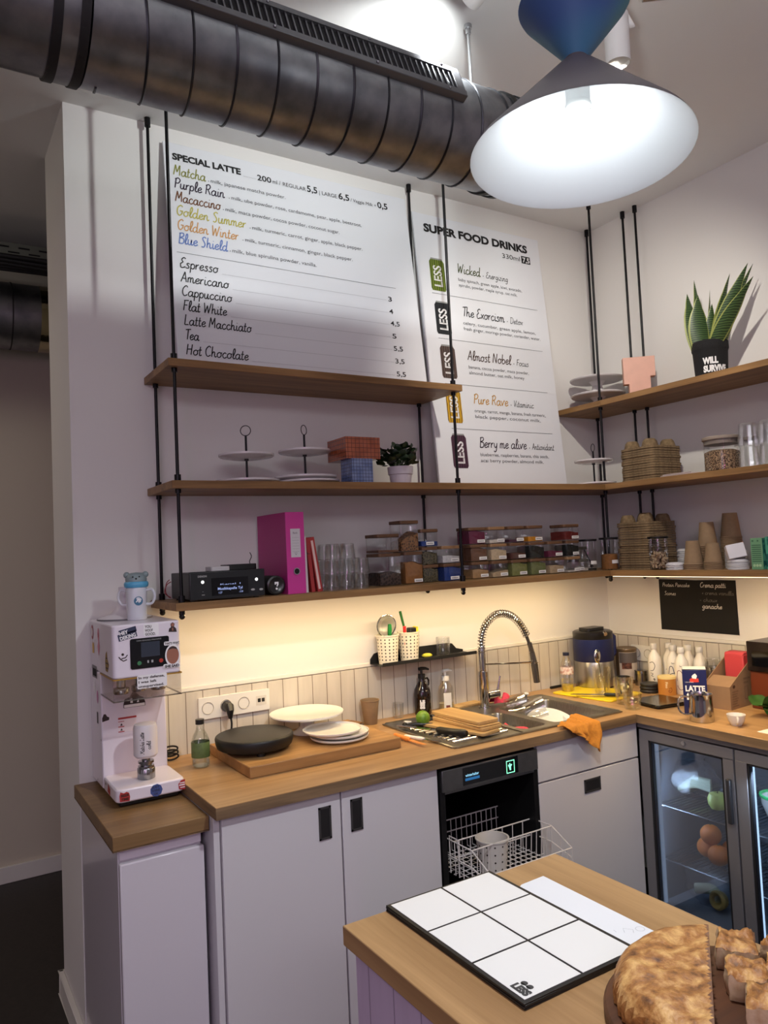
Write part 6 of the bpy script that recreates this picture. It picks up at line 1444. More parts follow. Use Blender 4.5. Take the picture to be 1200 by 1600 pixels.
def tiles(name, c1, c2, grout, pitch):
    if name in MATS: return MATS[name]
    m, nt, out = newmat(name)
    b = N(nt, 'BsdfPrincipled'); nt.links.new(b.outputs[0], out.inputs[0]); b.inputs['Roughness'].default_value = 0.18; b.inputs['Coat Weight'].default_value = 0.4
    tc = N(nt, 'TexCoord'); sp = N(nt, 'SeparateXYZ'); nt.links.new(tc.outputs['Object'], sp.inputs[0])
    acc = None
    for ax in range(3):
        d = N(nt, 'Math', operation='DIVIDE'); d.inputs[1].default_value = pitch; nt.links.new(sp.outputs[ax], d.inputs[0])
        ad = N(nt, 'Math', operation='ADD'); ad.inputs[1].default_value = 50.06; nt.links.new(d.outputs[0], ad.inputs[0])
        f = N(nt, 'Math', operation='FRACT'); nt.links.new(ad.outputs[0], f.inputs[0])
        l = N(nt, 'Math', operation='LESS_THAN'); l.inputs[1].default_value = 0.11; nt.links.new(f.outputs[0], l.inputs[0])
        if acc is None: acc = l
        else:
            mx = N(nt, 'Math', operation='ADD'); nt.links.new(acc.outputs[0], mx.inputs[0]); nt.links.new(l.outputs[0], mx.inputs[1]); acc = mx
    # faces lie on a joint plane of their own axis, so two joints are needed for grout
    g = N(nt, 'Math', operation='GREATER_THAN'); g.inputs[1].default_value = 0.5; nt.links.new(acc.outputs[0], g.inputs[0])
    nz = N(nt, 'TexNoise'); nz.inputs['Scale'].default_value = 24; nt.links.new(tc.outputs['Object'], nz.inputs['Vector'])
    r = N(nt, 'ValToRGB'); r.color_ramp.elements[0].color = c1; r.color_ramp.elements[1].color = c2; r.color_ramp.elements[0].position = 0.35; r.color_ramp.elements[1].position = 0.65
    nt.links.new(nz.outputs['Fac'], r.inputs[0])
    mx = N(nt, 'Mix'); mx.data_type = 'RGBA'; nt.links.new(g.outputs[0], mx.inputs[0]); nt.links.new(r.outputs[0], mx.inputs[6]); mx.inputs[7].default_value = grout
    nt.links.new(mx.outputs[2], b.inputs['Base Color'])
    MATS[name] = m; return m
# the box faces sit half a tile off the joint planes
TB = tiles('tiles_blue', S(92,112,158), S(128,146,186), S(48,52,66), 0.0128)
TO = tiles('tiles_orange', S(152,76,44), S(178,96,60), S(84,44,30), 0.0166)
bb = MB().box(-0.0448, 0.0448, -0.0448, 0.0448, 0.0064, 0.0960).build('tiled_box', TB, None, 0.001, (-1.6105, -0.262, Z2-0.006)); tag(bb, 'small blue mosaic tiled box under the orange one', 'tiled box')
oo = MB().box(-0.0747, 0.0747, -0.0747, 0.0747, 0.0083, 0.0913).build('tiled_box', TO, None, 0.001, (-1.598, -0.222, Z2+0.082)); tag(oo, 'orange mosaic tiled box balanced on the blue one', 'tiled box')
pp_ = thing('potted_plant', 'small bushy green plant in a white pot on the middle shelf', 'plant', (-1.402, -0.245, Z2))
MB().lathe([(0,0),(0.038,0),(0.041,0.003),(0.045,0.036),(0.049,0.038),(0.0515,0.068),(0.048,0.068),(0.044,0.05),(0,0.05)], 40).build('pot', mat('pot_white', S(214,206,212), 0.5), pp_)
MB().disc(0,0,0.0455,0.058).build('soil', mat('soil', S(40,30,22), 0.95, noise=0.4, nscale=80), pp_)
LG = two('leaf_dark_green', S(20,36,20), S(38,62,32), 40, 0.35, 0.7, 0.4)
lm_ = MB(); stm = MB(); rnd = random.Random(11)
for i in range(120):
    a = rnd.uniform(0, 2*pi); el = rnd.uniform(0.0, 1.45); R = rnd.uniform(0.030, 0.076)
    c = Vector((R*cos(a)*cos(el)*1.05, R*sin(a)*cos(el)*1.05, 0.062+0.012+R*1.0*sin(el)))
    vs, fs = leaf_mesh(0.034+0.012*rnd.random(), 0.015, 0.6, 0.002, i, 6, 3)
    s = len(lm_.v); lm_.add(vs, fs); lm_.xf(Matrix.Translation(c) @ Matrix.Rotation(a, 4, 'Z') @ Matrix.Rotation(rnd.uniform(-0.9, 0.5), 4, 'Y') @ Matrix.Rotation(rnd.uniform(-0.6,0.6), 4, 'X'), s)
    if i % 4 == 0: stm.tube([(0.01*cos(a), 0.01*sin(a), 0.055), tuple(c*0.9)], 0.0018, 5)
lm_.build('foliage', LG, pp_, angle=180); stm.build('stems', mat('stem_green', S(64,92,48), 0.6), pp_)
# right wall, middle shelf
mz = thing('storage_jar', 'wide round jar half full of muesli on the middle right shelf', 'jar', (-0.232, -0.862, Z2))
MB().lathe([(0,0.001),(0.066,0.0),(0.070,0.004),(0.070,0.128)], 48).build('body', JARG, mz)
MB().lathe([(0,0.110),(0.067,0.110),(0.067,0.128),(0.073,0.128),(0.074,0.130),(0.074,0.139),(0.072,0.141),(0,0.141)], 48).build('lid', mat('lid_greige', S(150,136,124), 0.6), mz)
MB().lathe([(0,0.004),(0.067,0.004),(0.067,0.078),(0.05,0.086),(0.02,0.080),(0,0.084)], 40).build('muesli', two('muesli', S(70,46,30), S(196,162,122), 210, 0.42, 0.6, 0.8, 'noise', bump=0.5, detail=1), mz)
pt = MB().rbox(-0.070, 0.070, -0.095, 0.095, 0, 0.006, 0.03).box(-0.066, -0.060, -0.07, 0.07, 0.006, 0.011).build('tray', mat('tray_pale', S(176,160,156), 0.5), None, 0.002, (-0.235, -0.690, Z2)); tag(pt, 'low pale tray lying between the carriers and the muesli jar', 'tray')
tj = thing('storage_jar', 'narrow empty jar with a pale lid behind the muesli jar', 'jar', (-0.170, -0.955, Z2))
MB().lathe([(0,0.001),(0.028,0.0),(0.030,0.003),(0.030,0.122)], 32).build('body', JARG, tj)
MB().lathe([(0,0.118),(0.030,0.118),(0.031,0.120),(0.031,0.130),(0,0.131)], 32).build('lid', MATS['lid_greige'], tj)
for k, (x, y) in enumerate(((-0.262, -1.000), (-0.185, -1.030), (-0.255, -1.080), (-0.165,-1.105))):
    for lay in range(2):
        dup(UT, (x, y, Z2+0.084*lay), label='large upturned ribbed tumbler on the right shelf, %s layer, %s' % (('bottom','top')[lay], ('nearest the muesli jar','second by the wall','third along the edge','last by the wall')[k]), group='large upturned tumblers beside the muesli jar', scale=(1.25,1.25,1.48))

# ------------------------------------------------------------------ top shelf on the right wall
cakestand('cake_stand', 'white cake stand at the bottom of the corner stack', (-0.150, -0.150, 2.276), 0.132, 0.060, 'stacked cake stands in the corner', 0.05, WARE)
cakestand('cake_stand', 'white cake stand stacked on top of its twin in the corner', (-0.150, -0.150, 2.3445), 0.132, 0.070, 'stacked cake stands in the corner', 0.045, WARE)
le = thing('letter_block', 'pink block letter standing in front of the wall rods', 'letter', (-0.150, -0.402, 2.276), rot=(0,0,radians(-42)))
PKL = mat('letter_pink', S(224,174,154), 0.5, noise=0.05, nscale=20)
MB().prism([(-0.045,0.0),(0.052,0.0),(0.052,0.098),(0.075,0.098),(0.075,0.192),(-0.068,0.192),(-0.068,0.066),(-0.045,0.066)], -0.018, 0.018, 'XZ').build('letter_body', PKL, le, 0.0015)
MB().prism([(-0.0455,-0.0005),(0.0525,-0.0005),(0.0525,0.0975),(0.0755,0.0975),(0.0755,0.1925),(-0.0685,0.1925),(-0.0685,0.0655),(-0.0455,0.0655)], 0.0185, 0.0205, 'XZ').build('back_panel', mat('letter_brass', S(150,120,60), 0.4), le)
sp2 = thing('snake_plant', 'tall snake plant in a black fabric pot on the top right shelf', 'plant', (-0.160, -0.790, 2.276))
POT = mat('pot_fabric', S(22,22,24), 0.9, noise=0.2, nscale=160, bump=0.3)
MB().lathe([(0,0),(0.058,0),(0.064,0.006),(0.070,0.120),(0.072,0.124),(0.074,0.130),(0.0735,0.158),(0.070,0.162),(0.066,0.155),(0.064,0.13),(0,0.13)], 44).build('fabric_pot', POT, sp2)
pc0 = atan2(-2.762+0.79, -3.039+0.16)
for zz, bodyt, wdt in ((0.070, 'WILL', 0.062), (0.036, 'SURVIVE', 0.095), (0.100, 'I', 0.008)):
    tx = MB().text(bodyt, 0, 0, 0.036, 0.0022, width=wdt)
    off = -0.030 if bodyt != 'I' else -0.045
    tx.v = [(0.0685*cos(pc0+(q[0]+off)/0.0685), 0.0685*sin(pc0+(q[0]+off)/0.0685), zz-0.010+q[1]) if bodyt == 'SURVIVE' else (0.0702*cos(pc0+(q[0]+off)/0.0702), 0.0702*sin(pc0+(q[0]+off)/0.0702), zz-0.010+q[1]) for q in tx.v]
    if bodyt != 'I': tx.build('white_print', mat('ink_white', S(235,235,235), 0.6), sp2)
SNK = two('snake_leaf', S(34,54,32), S(78,104,58), 34, 0.40, 0.62, 0.4, 'Z', (0.6,0.6,1))
SNE = mat('snake_edge', S(150,158,84), 0.45)
def snake_leaf(x, y, lean_a, lean, L, W, tw, bend=0.0):
    mb = MB(); n = 14; vs = []
    for i in range(n):
        u = i/(n-1); w = W*(0.62+0.38*sin(pi*min(1,u*1.25+0.05)))*(1 if u < 0.62 else max(0.02, 1-((u-0.62)/0.38)**1.7))
        ang = tw+0.35*u
        for q in (-1, -0.84, 0, 0.84, 1):
            px = w*q; py = 0.35*w*(q*q)-0.1*w
            X_ = px*cos(ang)-py*sin(ang); Y_ = px*sin(ang)+py*cos(ang)
            le_ = lean*u+bend*u*u
            vs.append((x+X_+cos(lean_a)*le_*L, y+Y_+sin(lean_a)*le_*L, 0.125+u*L))
    mb.v = vs
    for i in range(n-1):
        for j in range(4):
            mb.f.append((i*5+j, i*5+j+1, (i+1)*5+j+1, (i+1)*5+j)); mb.mi.append(1 if j in (0, 3) else 0)
    return mb
# offsets seen from the shop: +a runs along the shelf away from the corner
sl = [(-0.030,0.034,1.9,0.12,0.262,0.027,-0.55,0.0),(-0.040,0.012,2.2,0.05,0.240,0.031,-0.75,-0.05),(0.01,0.030,1.5,0.10,0.330,0.019,-0.4,0.0),(0.0,0.0,-1.2,0.10,0.200,0.020,-0.8,0.0),
      (0.02,-0.010,-1.4,0.22,0.310,0.024,-0.2,0.05),(-0.01,-0.025,-1.5,0.42,0.315,0.026,-0.95,0.12),(-0.035,-0.040,-1.6,0.62,0.238,0.026,-0.9,0.22),(0.03,-0.028,-1.3,0.36,0.330,0.018,-0.5,0.10),(0.015,0.008,-0.9,0.05,0.27,0.016,0.2,0.0)]
for a in sl:
    mb = snake_leaf(*(a[:5]+(a[5]*1.4,)+a[6:])); mb.build('leaf', [SNK, SNE], sp2, angle=180)
MB().disc(0,0,0.064,0.1305).build('soil', MATS['soil'], sp2)
# ------------------------------------------------------------------ can sealing machine with stickers
MW = mat('machine_white', S(222,214,224), 0.3, coat=0.3)
zm = 0.884
cm = thing('can_sealing_machine', 'white can sealing machine covered with stickers at the left end', 'machine', (-2.4415, -0.20, zm))
MB().box(-0.090, 0.088, -0.150, 0.170, 0.002, 0.018).build('foot_frame', BLACKP, cm, 0.003)
MB().rbox(-0.1035, 0.1035, -0.172, 0.020, 0.018, 0.058, 0.020, 5).build('base', MW, cm, 0.005)
MB().box(-0.1035, 0.1035, 0.020, 0.185, 0.018, 0.3845).build('column', MW, cm, 0.004)
MB().rbox(-0.1035, 0.1035, -0.172, 0.185, 0.385, 0.547, 0.016, 5).build('head', MW, cm, 0.005)
MB().box(-0.1035, 0.1035, -0.1735, -0.171, 0.3815, 0.3855).box(-0.1045, -0.1015, -0.172, 0.02, 0.3815, 0.3855).box(0.1015, 0.1045, -0.172, 0.02, 0.3815, 0.3855).build('brass_edge', mat('brass_edge', S(190,150,70), 0.35, 0.7), cm)
TRG = glass('tray_plastic', (0.94,0.935,0.935,1), 0.5, 0.06, 0.03, 0.2)
tr_ = MB(); tr_.box(-0.103, 0.103, -0.166, -0.163, 0.318, 0.383).box(-0.103, -0.100, -0.163, 0.018, 0.318, 0.383).box(0.100, 0.103, -0.163, 0.018, 0.318, 0.383).box(-0.103, 0.103, -0.166, 0.018, 0.316, 0.319)
tr_.build('clear_guard', TRG, cm, 0.001)
eb = MB()
for x0, x1, y0, y1 in ((-0.103,0.103,-0.167,-0.163),(0.100,0.104,-0.166,0.018),(-0.104,-0.100,-0.166,0.018)): eb.box(x0, x1, y0, y1, 0.3155, 0.3185)
eb.build('guard_edge', glass('tray_edge', (0.5,0.48,0.46,1), 0.6, 0.1, 0.15), cm)
for x, y, nm in ((-0.060, -0.075, 'seaming_roller'), (0.055, -0.075, 'seaming_roller'), (-0.002, -0.060, 'chuck')):
    MB().cyl(0.014, 0.335, 0.384, (x, y), 18).lathe([(0,0.326),(0.022,0.326),(0.024,0.332),(0.024,0.344),(0.014,0.348)], 26, (x, y, 0)).build(nm, STEELP, cm)
lf2 = MB().lathe([(0,0.058),(0.025,0.058),(0.0265,0.060),(0.0265,0.090),(0.025,0.092),(0,0.092)], 72, (0.0045,-0.095,0), rib=18, ribd=0.02).cyl(0.0245, 0.092, 0.098, (0.0045,-0.095), 32)
lf2.cyl(0.018, 0.098, 0.106, (0.0045,-0.095), 28).cyl(0.024, 0.106, 0.113, (0.0045,-0.095), 32).cyl(0.013, 0.113, 0.124, (0.0045,-0.095), 24)
lf2.build('lift_table', BRUSH, cm)
sc_b = MB().rbox(-0.052, 0.066, 0.410, 0.502, 0, 0.0025, 0.006).build('control_screen', mat('screen_black', S(14,16,22), 0.15), cm, loc=(0,-0.1725,0), rot=WALLROT)
MB().rect(-0.020, 0.037, 0.444, 0.489, 0.003).build('display', mat('screen_grey', S(52,58,70), 0.12), sc_b)
MB().disc(-0.026, 0.427, 0.0065, 0.0032).build('green_button', mat('btn_green', S(60,120,80), 0.4), sc_b)
MB().disc(0.040, 0.428, 0.0065, 0.0032).build('red_button', mat('btn_red', S(170,50,40), 0.4), sc_b)
MB().rect(-0.002,0.003,0.425,0.433,0.0032).rect(0.010,0.016,0.425,0.433,0.0032).text('CAN SEALING MACHINE', -0.033, 0.493, 0.006, width=0.075, z=0.0032).build('button_print', mat('print_grey', S(160,160,160), 0.5), sc_b)
YF = -0.1726
SW = mat('sticker_white', S(232,230,232), 0.45); SN = mat('sticker_navy', S(44,50,78), 0.45); SKN = mat('sticker_skin', S(150,96,78), 0.5); SBR = mat('sticker_dark', S(46,30,30), 0.5)
SRED = mat('sticker_red', S(168,50,52), 0.45); SPK = mat('sticker_pink', S(212,140,160), 0.45); SYL = mat('sticker_yellow', S(206,164,60), 0.45)
def front(nm, mb, m, y=YF, dz=0.0): return mb.build(nm, m, cm, loc=(0, y-dz, 0), rot=WALLROT)
R_ = Matrix.Rotation
def rotd(mb, ang, cx, cy): return mb.xf(Matrix.Translation((cx,cy,0)) @ R_(radians(ang), 4, 'Z') @ Matrix.Translation((-cx,-cy,0)))
q = MB().rect(-0.088,-0.032,0.503,0.523).rect(-0.082,-0.030,0.519,0.535); front('sticker', rotd(q, 12, -0.06, 0.52), SN, dz=0.0004)
q = MB().text('HEY', -0.082, 0.520, 0.015, 0.0006, width=0.026, z=0).text('DEKING', -0.084, 0.505, 0.015, 0.0006, width=0.048); front('sticker_print', rotd(q, 12, -0.06, 0.52), SW, dz=0.0008)
q = MB().poly([(-0.010,0.530),(0.030,0.530),(0.034,0.538),(0.030,0.548),(0.002,0.5485),(-0.010,0.545)][:6]); q = MB().rbox(-0.010,0.036,0.528,0.566,0,0.0002,0.004); q.xf(Matrix.Translation((0,-0.022,0))); front('sticker', q, SW, dz=0.0004)
front('sticker_print', MB().text('YOU', -0.006, 0.5315, 0.011, 0.0003, width=0.020).text('WOOF', -0.006, 0.520, 0.011, 0.0003, width=0.024).text('GOOD.', -0.006, 0.5085, 0.011, 0.0003, width=0.032), SBR, dz=0.0010)
front('sticker', MB().poly([(0.066,0.513),(0.092,0.511),(0.090,0.522),(0.084,0.528),(0.086,0.537),(0.079,0.542),(0.073,0.537),(0.074,0.527),(0.068,0.523)]), SBR, dz=0.0004)
front('sticker_detail', MB().disc(0.0795, 0.534, 0.0048, 0, 14, 1, 1.2).poly([(0.077,0.516),(0.081,0.516),(0.081,0.525),(0.077,0.525)]), SKN, dz=0.0008)
front('sticker', MB().disc(0.076, 0.440, 0.029, 0, 28, 0.82, 1.18).rbox(0.050,0.098,0.472,0.484,0,0.0001,0.004).rbox(0.046,0.098,0.402,0.415,0,0.0001,0.004), SW, dz=0.0036)
front('sticker_oval', MB().disc(0.076, 0.441, 0.024, 0, 28, 0.80, 1.15), SKN, dz=0.0040)
front('sticker_hair', MB().poly([(0.060,0.455),(0.066,0.465),(0.076,0.468),(0.087,0.465),(0.092,0.455),(0.086,0.459),(0.076,0.461),(0.066,0.459)]), SBR, dz=0.0043)
front('sticker_print', MB().text("THAT'S WHAT", 0.052, 0.4745, 0.010, 0.0003, width=0.046).text('SHE SAID', 0.050, 0.404, 0.011, 0.0005, width=0.045), SBR, dz=0.0044)
front('sticker', MB().stroke([(-0.078,0.446),(-0.066,0.448),(-0.060,0.456)], 0.003).stroke([(-0.086,0.452),(-0.080,0.444),(-0.072,0.438),(-0.062,0.442)], 0.003).disc(-0.074, 0.458, 0.004), SBR, dz=0.0004)
front('sticker', MB().rbox(-0.034, 0.056, 0.349, 0.390, 0, 0.0002, 0.004), SW, y=-0.1664-0.0085)
front('sticker_print', MB().text('In my defense,', -0.031, 0.3785, 0.0105, 0.0003, width=0.079).text('I was left', -0.031, 0.3655, 0.0105, 0.0003, width=0.054).text('unsupervised.', -0.031, 0.3525, 0.0105, 0.0003, width=0.077), SBR, y=-0.1664-0.0092)
front('sticker', MB().poly([(-0.034,0.262),(0.036,0.262),(0.036,0.274),(0.030,0.290),(0.018,0.296),(0.004,0.312),(-0.004,0.312),(-0.014,0.296),(-0.030,0.290),(-0.034,0.274)]), SBR, y=0.0195)
front('sticker_detail', MB().rect(-0.032, 0.034, 0.263, 0.272).poly([(-0.012,0.276),(-0.004,0.276),(-0.006,0.292),(-0.012,0.290)]).poly([(0.008,0.276),(0.016,0.276),(0.014,0.288)]), SW, y=0.0191)
front('sticker', MB().poly([(-0.101,0.228),(-0.080,0.232),(-0.079,0.240),(-0.086,0.244),(-0.090,0.252),(-0.096,0.252),(-0.101,0.240)]), SBR, y=0.0195)
wl_ = MB().rect(-0.052, 0.006, 0.186, 0.236); front('warning_label', wl_, mat('label_pale', S(226,214,218), 0.5), y=0.0195)
front('warning_stripes', MB().rect(-0.052, 0.006, 0.228, 0.234).rect(-0.052, -0.033, 0.220, 0.222).rect(-0.052,-0.033,0.203,0.206).rect(-0.052,-0.033,0.187,0.190), SRED, y=0.0191)
front('warning_marks', MB().poly([(-0.046,0.208),(-0.038,0.208),(-0.042,0.216)]).poly([(-0.046,0.192),(-0.038,0.192),(-0.042,0.200)]), SBR, y=0.0191)
front('sticker', MB().poly([(-0.094,0.024),(-0.066,0.022),(-0.064,0.034),(-0.067,0.046),(-0.074,0.050),(-0.082,0.047),(-0.092,0.052),(-0.095,0.040)]), SRED, dz=0.0006)
front('sticker_print', MB().text('BEER', -0.091, 0.037, 0.010, 0.0004, width=0.024).text('TIME', -0.090, 0.026, 0.010, 0.0004, width=0.022), SBR, dz=0.0010)
q = MB().disc(0.014, 0.037, 0.019, 0, 9); front('sticker', q, mat('sticker_blue', S(66,84,140), 0.45), dz=0.0006)
front('sticker_print', MB().text('JUST', 0.001, 0.044, 0.009, 0.0003, width=0.024).text('VIBE', 0.000, 0.034, 0.009, 0.0003, width=0.026).text('OK', 0.006, 0.024, 0.009, 0.0003, width=0.014), SN, dz=0.0010)
front('sticker', MB().poly([(0.0835,0.026),(0.1030,0.022),(0.1030,0.054),(0.0900,0.052),(0.0815,0.042)]), SRED, dz=0.0006)
front('sticker_print', MB().rect(0.086,0.102,0.043,0.046).rect(0.084,0.102,0.036,0.040).rect(0.087,0.102,0.029,0.032), SW, dz=0.0010)
# stickers on the left flank (local u runs from the wall towards the shop)
def side(nm, mb, m, dz=0.0004):
    return mb.build(nm, m, cm, loc=(-0.1037-dz, 0, 0), rot=(pi/2, 0, -pi/2))
side('sticker', MB().disc(-0.130, 0.508, 0.022, 0, 22, 0.75, 1.1), SRED)
side('sticker_detail', MB().disc(-0.130, 0.508, 0.015, 0, 22, 0.6, 1.0), SW, 0.0008)
side('sticker', MB().disc(-0.030, 0.506, 0.020, 0, 22, 0.75, 1.1), SPK)
side('sticker_detail', MB().text('B', -0.037, 0.499, 0.016, 0.001), SRED, 0.0008)
side('sticker', MB().poly([(-0.135,0.440),(-0.105,0.440),(-0.105,0.478),(-0.120,0.470),(-0.135,0.478)]), SYL)
side('sticker', MB().poly([(-0.045,0.455),(-0.03,0.438),(-0.02,0.452),(-0.01,0.470),(-0.02,0.490),(-0.035,0.482),(-0.05,0.468)]), SPK)
side('sticker', MB().poly([(0.07,0.402),(0.10,0.400),(0.12,0.425),(0.10,0.44),(0.095,0.465),(0.075,0.455),(0.065,0.43)]), mat('sticker_striped', S(150,120,60), 0.5))
side('sticker_detail', MB().rect(0.075,0.11,0.41,0.414).rect(0.075,0.11,0.425,0.429).rect(0.078,0.1,0.44,0.444), SBR, 0.0008)
side('side_vent', MB().rect(-0.145, -0.070, 0.360, 0.400), mat('vent_grey', S(112,108,112), 0.5))
side('vent_recess', MB().rect(-0.135, -0.080, 0.366, 0.390), BLACKHOLE, 0.0008)
side('sticker', MB().disc(-0.115, 0.325, 0.014, 0, 18, 0.8, 1.2), SW)
side('sticker', MB().disc(-0.070, 0.302, 0.017, 0, 18, 0.8, 1.25), mat('sticker_rose', S(196,130,170), 0.45))
side('sticker', MB().rect(-0.088, -0.068, 0.215, 0.252), SBR)
side('sticker', MB().poly([(0.05,0.028),(0.085,0.022),(0.09,0.042),(0.06,0.054)]), SRED)
for (y, z) in ((0.03,0.17),(-0.03,0.045),(-0.02,0.045),(0.1,0.03)): side('screw', MB().disc(-y, z, 0.003, 0, 10), BLACKP)
# things on the machine
fu = thing('plastic_jar', 'translucent plastic jar standing upside down on the lift table', 'jar', (-2.4370, -0.295, zm+0.1245))
MB().lathe([(0,0.0),(0.030,0.0),(0.0365,0.008),(0.0365,0.090),(0.033,0.102),(0.020,0.105),(0,0.106)], 40).build('jar_body', mat('frosted_plastic', S(214,206,208), 0.45, sss=0.2), fu)
tx = MB().script('Matcha Latte', 0, 0, 0.013, 0.0016, width=0.066).script('cold', 0.012, -0.020, 0.013, 0.0016, width=0.026)
fc0 = atan2(-2.762+0.295, -3.039+2.437)
tx.v = [(0.0369*cos(fc0+(-q[1]-0.004)/0.0369), 0.0369*sin(fc0+(-q[1]-0.004)/0.0369), 0.016+q[0]) for q in tx.v]
tx.build('handwriting', INK, fu)
bc = thing('sippy_cup', 'baby cup with a blue rim and grey bear lid standing on the machine', 'cup', (-2.432, -0.215, zm+0.5475))
FRO = mat('cup_frosted', S(206,208,216), 0.25, sss=0.2)
MB().lathe([(0,0),(0.029,0.0),(0.031,0.003),(0.033,0.100),(0.030,0.108)], 36).build('body', FRO, bc)
for s in (-1, 1):
    MB().tube(catmull([(s*0.030*0.85,-s*0.030*0.52,0.094),(s*0.052*0.85,-s*0.052*0.52,0.096),(s*0.060*0.85,-s*0.060*0.52,0.074),(s*0.050*0.85,-s*0.050*0.52,0.052),(s*0.030*0.85,-s*0.030*0.52,0.050)], 7), 0.0042, 8).build('handle', FRO, bc)
MB().lathe([(0.030,0.104),(0.036,0.106),(0.0385,0.112),(0.0385,0.119),(0.035,0.124),(0,0.124)], 36).build('blue_rim', mat('rim_blue', S(86,164,204), 0.4), bc)
BEAR = mat('bear_grey', S(130,146,150), 0.45)
bh = MB().lathe([(0.033,0.123),(0.034,0.132),(0.030,0.144),(0.020,0.152),(0,0.154)], 32).build('bear_lid', BEAR, bc)
bcd = Vector((-0.607, -2.547, 0)).normalized(); bsd = Vector((-bcd.y, bcd.x, 0))
for s in (-1, 1): MB().sphere(0.0105, tuple(bsd*0.029*s+Vector((0,0,0.146))), 14, 10).build('ear', BEAR, bh)
fm_ = MB()
for s in (-1, 1): fm_.sphere(0.0024, tuple(bcd*0.0325+bsd*0.010*s+Vector((0,0,0.140))), 8, 6)
fm_.sphere(0.003, tuple(bcd*0.0345+Vector((0,0,0.134))), 8, 6); fm_.build('eyes_and_nose', INK, bh)
lgq = MB().disc(0, 0, 0.0145, 0, 24); lgq.v = [(0.0332*cos(fc0+(a_+0.006)/0.0332), 0.0332*sin(fc0+(a_+0.006)/0.0332), 0.062+b_) for a_, b_, c_ in lgq.v]; lgo = lgq.build('round_sticker', mat('sticker_teal', S(60,108,140), 0.45), bc)
lg2 = MB().stroke([(-0.008,-0.004),(0.0,0.006),(0.006,-0.003)], 0.003).stroke([(-0.004,0.007),(0.008,0.004)], 0.002); lg2.v = [(0.0336*cos(fc0+(a_+0.006)/0.0336), 0.0336*sin(fc0+(a_+0.006)/0.0336), 0.062+b_) for a_, b_, c_ in lg2.v]; lg2.build('sticker_mark', SW, lgo)
fn = thing('funnel', 'white plastic funnel lying upside down behind the baby cup', 'funnel', (-2.448, -0.115, zm+0.5475))
MB().lathe([(0.088,0.0),(0.089,0.003),(0.080,0.006),(0.045,0.018),(0.026,0.040),(0.020,0.075),(0.018,0.105),(0.016,0.105),(0.016,0.075),(0,0.070)], 48).build('cone', mat('funnel_white', S(214,208,214), 0.35), fn)
MB().tube([(0.088*cos(a), 0.088*sin(a), 0.002) for a in [i*2*pi/48 for i in range(48)]], 0.0022, 6, closed=True).build('rim_ring', mat('rim_grey', S(110,106,112), 0.4), fn)
# ------------------------------------------------------------------ fridge contents
APP = two('apple_green', S(176,190,92), S(206,206,130), 12, 0.35, 0.7, 0.35)
ap_ = thing('apple', 'green apple on the upper shelf of the left fridge door', 'apple', (-0.390, -0.850, 0.5495))
MB().lathe([(0,0.008),(0.012,0.002),(0.026,0.006),(0.036,0.024),(0.038,0.042),(0.030,0.062),(0.014,0.068),(0.004,0.062),(0,0.060)], 32).build('fruit', APP, ap_)
MB().tube([(0,0,0.060),(0.002,0,0.074)], 0.0016, 6).build('stem', mat('stem_brown', S(70,50,30), 0.7), ap_)
BAGM = glass('bag_plastic', (0.88,0.90,0.93,1), 0.4, 0.38, 0.05, 0.18)
def bag(nm, label, loc, sx, sy, sz, seed, inner):
    t = thing(nm, label, 'bag', loc)
    rnd = random.Random(seed); vs = []; n, m = 18, 12
    rows = []
    for i in range(m+1):
        th_ = pi*i/m
        for j in range(n):
            a = 2*pi*j/n; k = 1+0.16*sin(3*a+seed+2*th_)+0.10*sin(7*a-3*th_)+0.06*rnd.uniform(-1,1)
            vs.append((sx*sin(th_)*cos(a)*k, sy*sin(th_)*sin(a)*k, sz*(1-cos(th_))*(0.9+0.1*k)))
    fs = [(i*n+j, i*n+(j+1) % n, (i+1)*n+(j+1) % n, (i+1)*n+j) for i in range(m) for j in range(n)]
    MB().add(vs, fs).build('bag_film', BAGM, t, angle=25)
    inner(t); return t
def leek(t):
    for k in range(4):
        MB().tube(catmull([(-0.03+0.02*k,0.06-0.01*k,0.03+0.01*k),(0.0,0.0,0.05+0.008*k),(0.02,-0.06,0.04+0.01*k)], 6), 0.013, 10).build('pale_vegetable', mat('veg_pale', S(206,212,180), 0.5), t)
bag('vegetable_bag', 'plastic bag of pale vegetables on the upper fridge shelf', (-0.330, -0.705, 0.5495), 0.085, 0.105, 0.075, 3, leek)
ORNG = mat('orange_skin', S(206,112,36), 0.5, bump=0.15, nscale=160)
orp = None
for i, (x, y, z, lab) in enumerate(((-0.400, -0.845, 0.3365, 'orange in front on the lower fridge shelf'), (-0.360, -0.768, 0.3365, 'orange at the rear on the lower fridge shelf'), (-0.385, -0.805, 0.401, 'orange resting on the two others in the fridge'), (-0.318, -0.850, 0.3365, 'orange at the back right on the lower fridge shelf'))):
    if orp is None:
        orp = thing('orange', lab, 'orange', (x, y, z), group='oranges in the fridge')
        MB().sphere(0.040, (0,0,0.0395), 24, 14, sz=0.97).build('fruit', ORNG, orp); MB().lathe([(0.005,0.0775),(0.003,0.0792),(0,0.0794)], 8).build('navel', mat('navel', S(110,110,50), 0.7), orp)
    else: dup(orp, (x, y, z), label=lab)
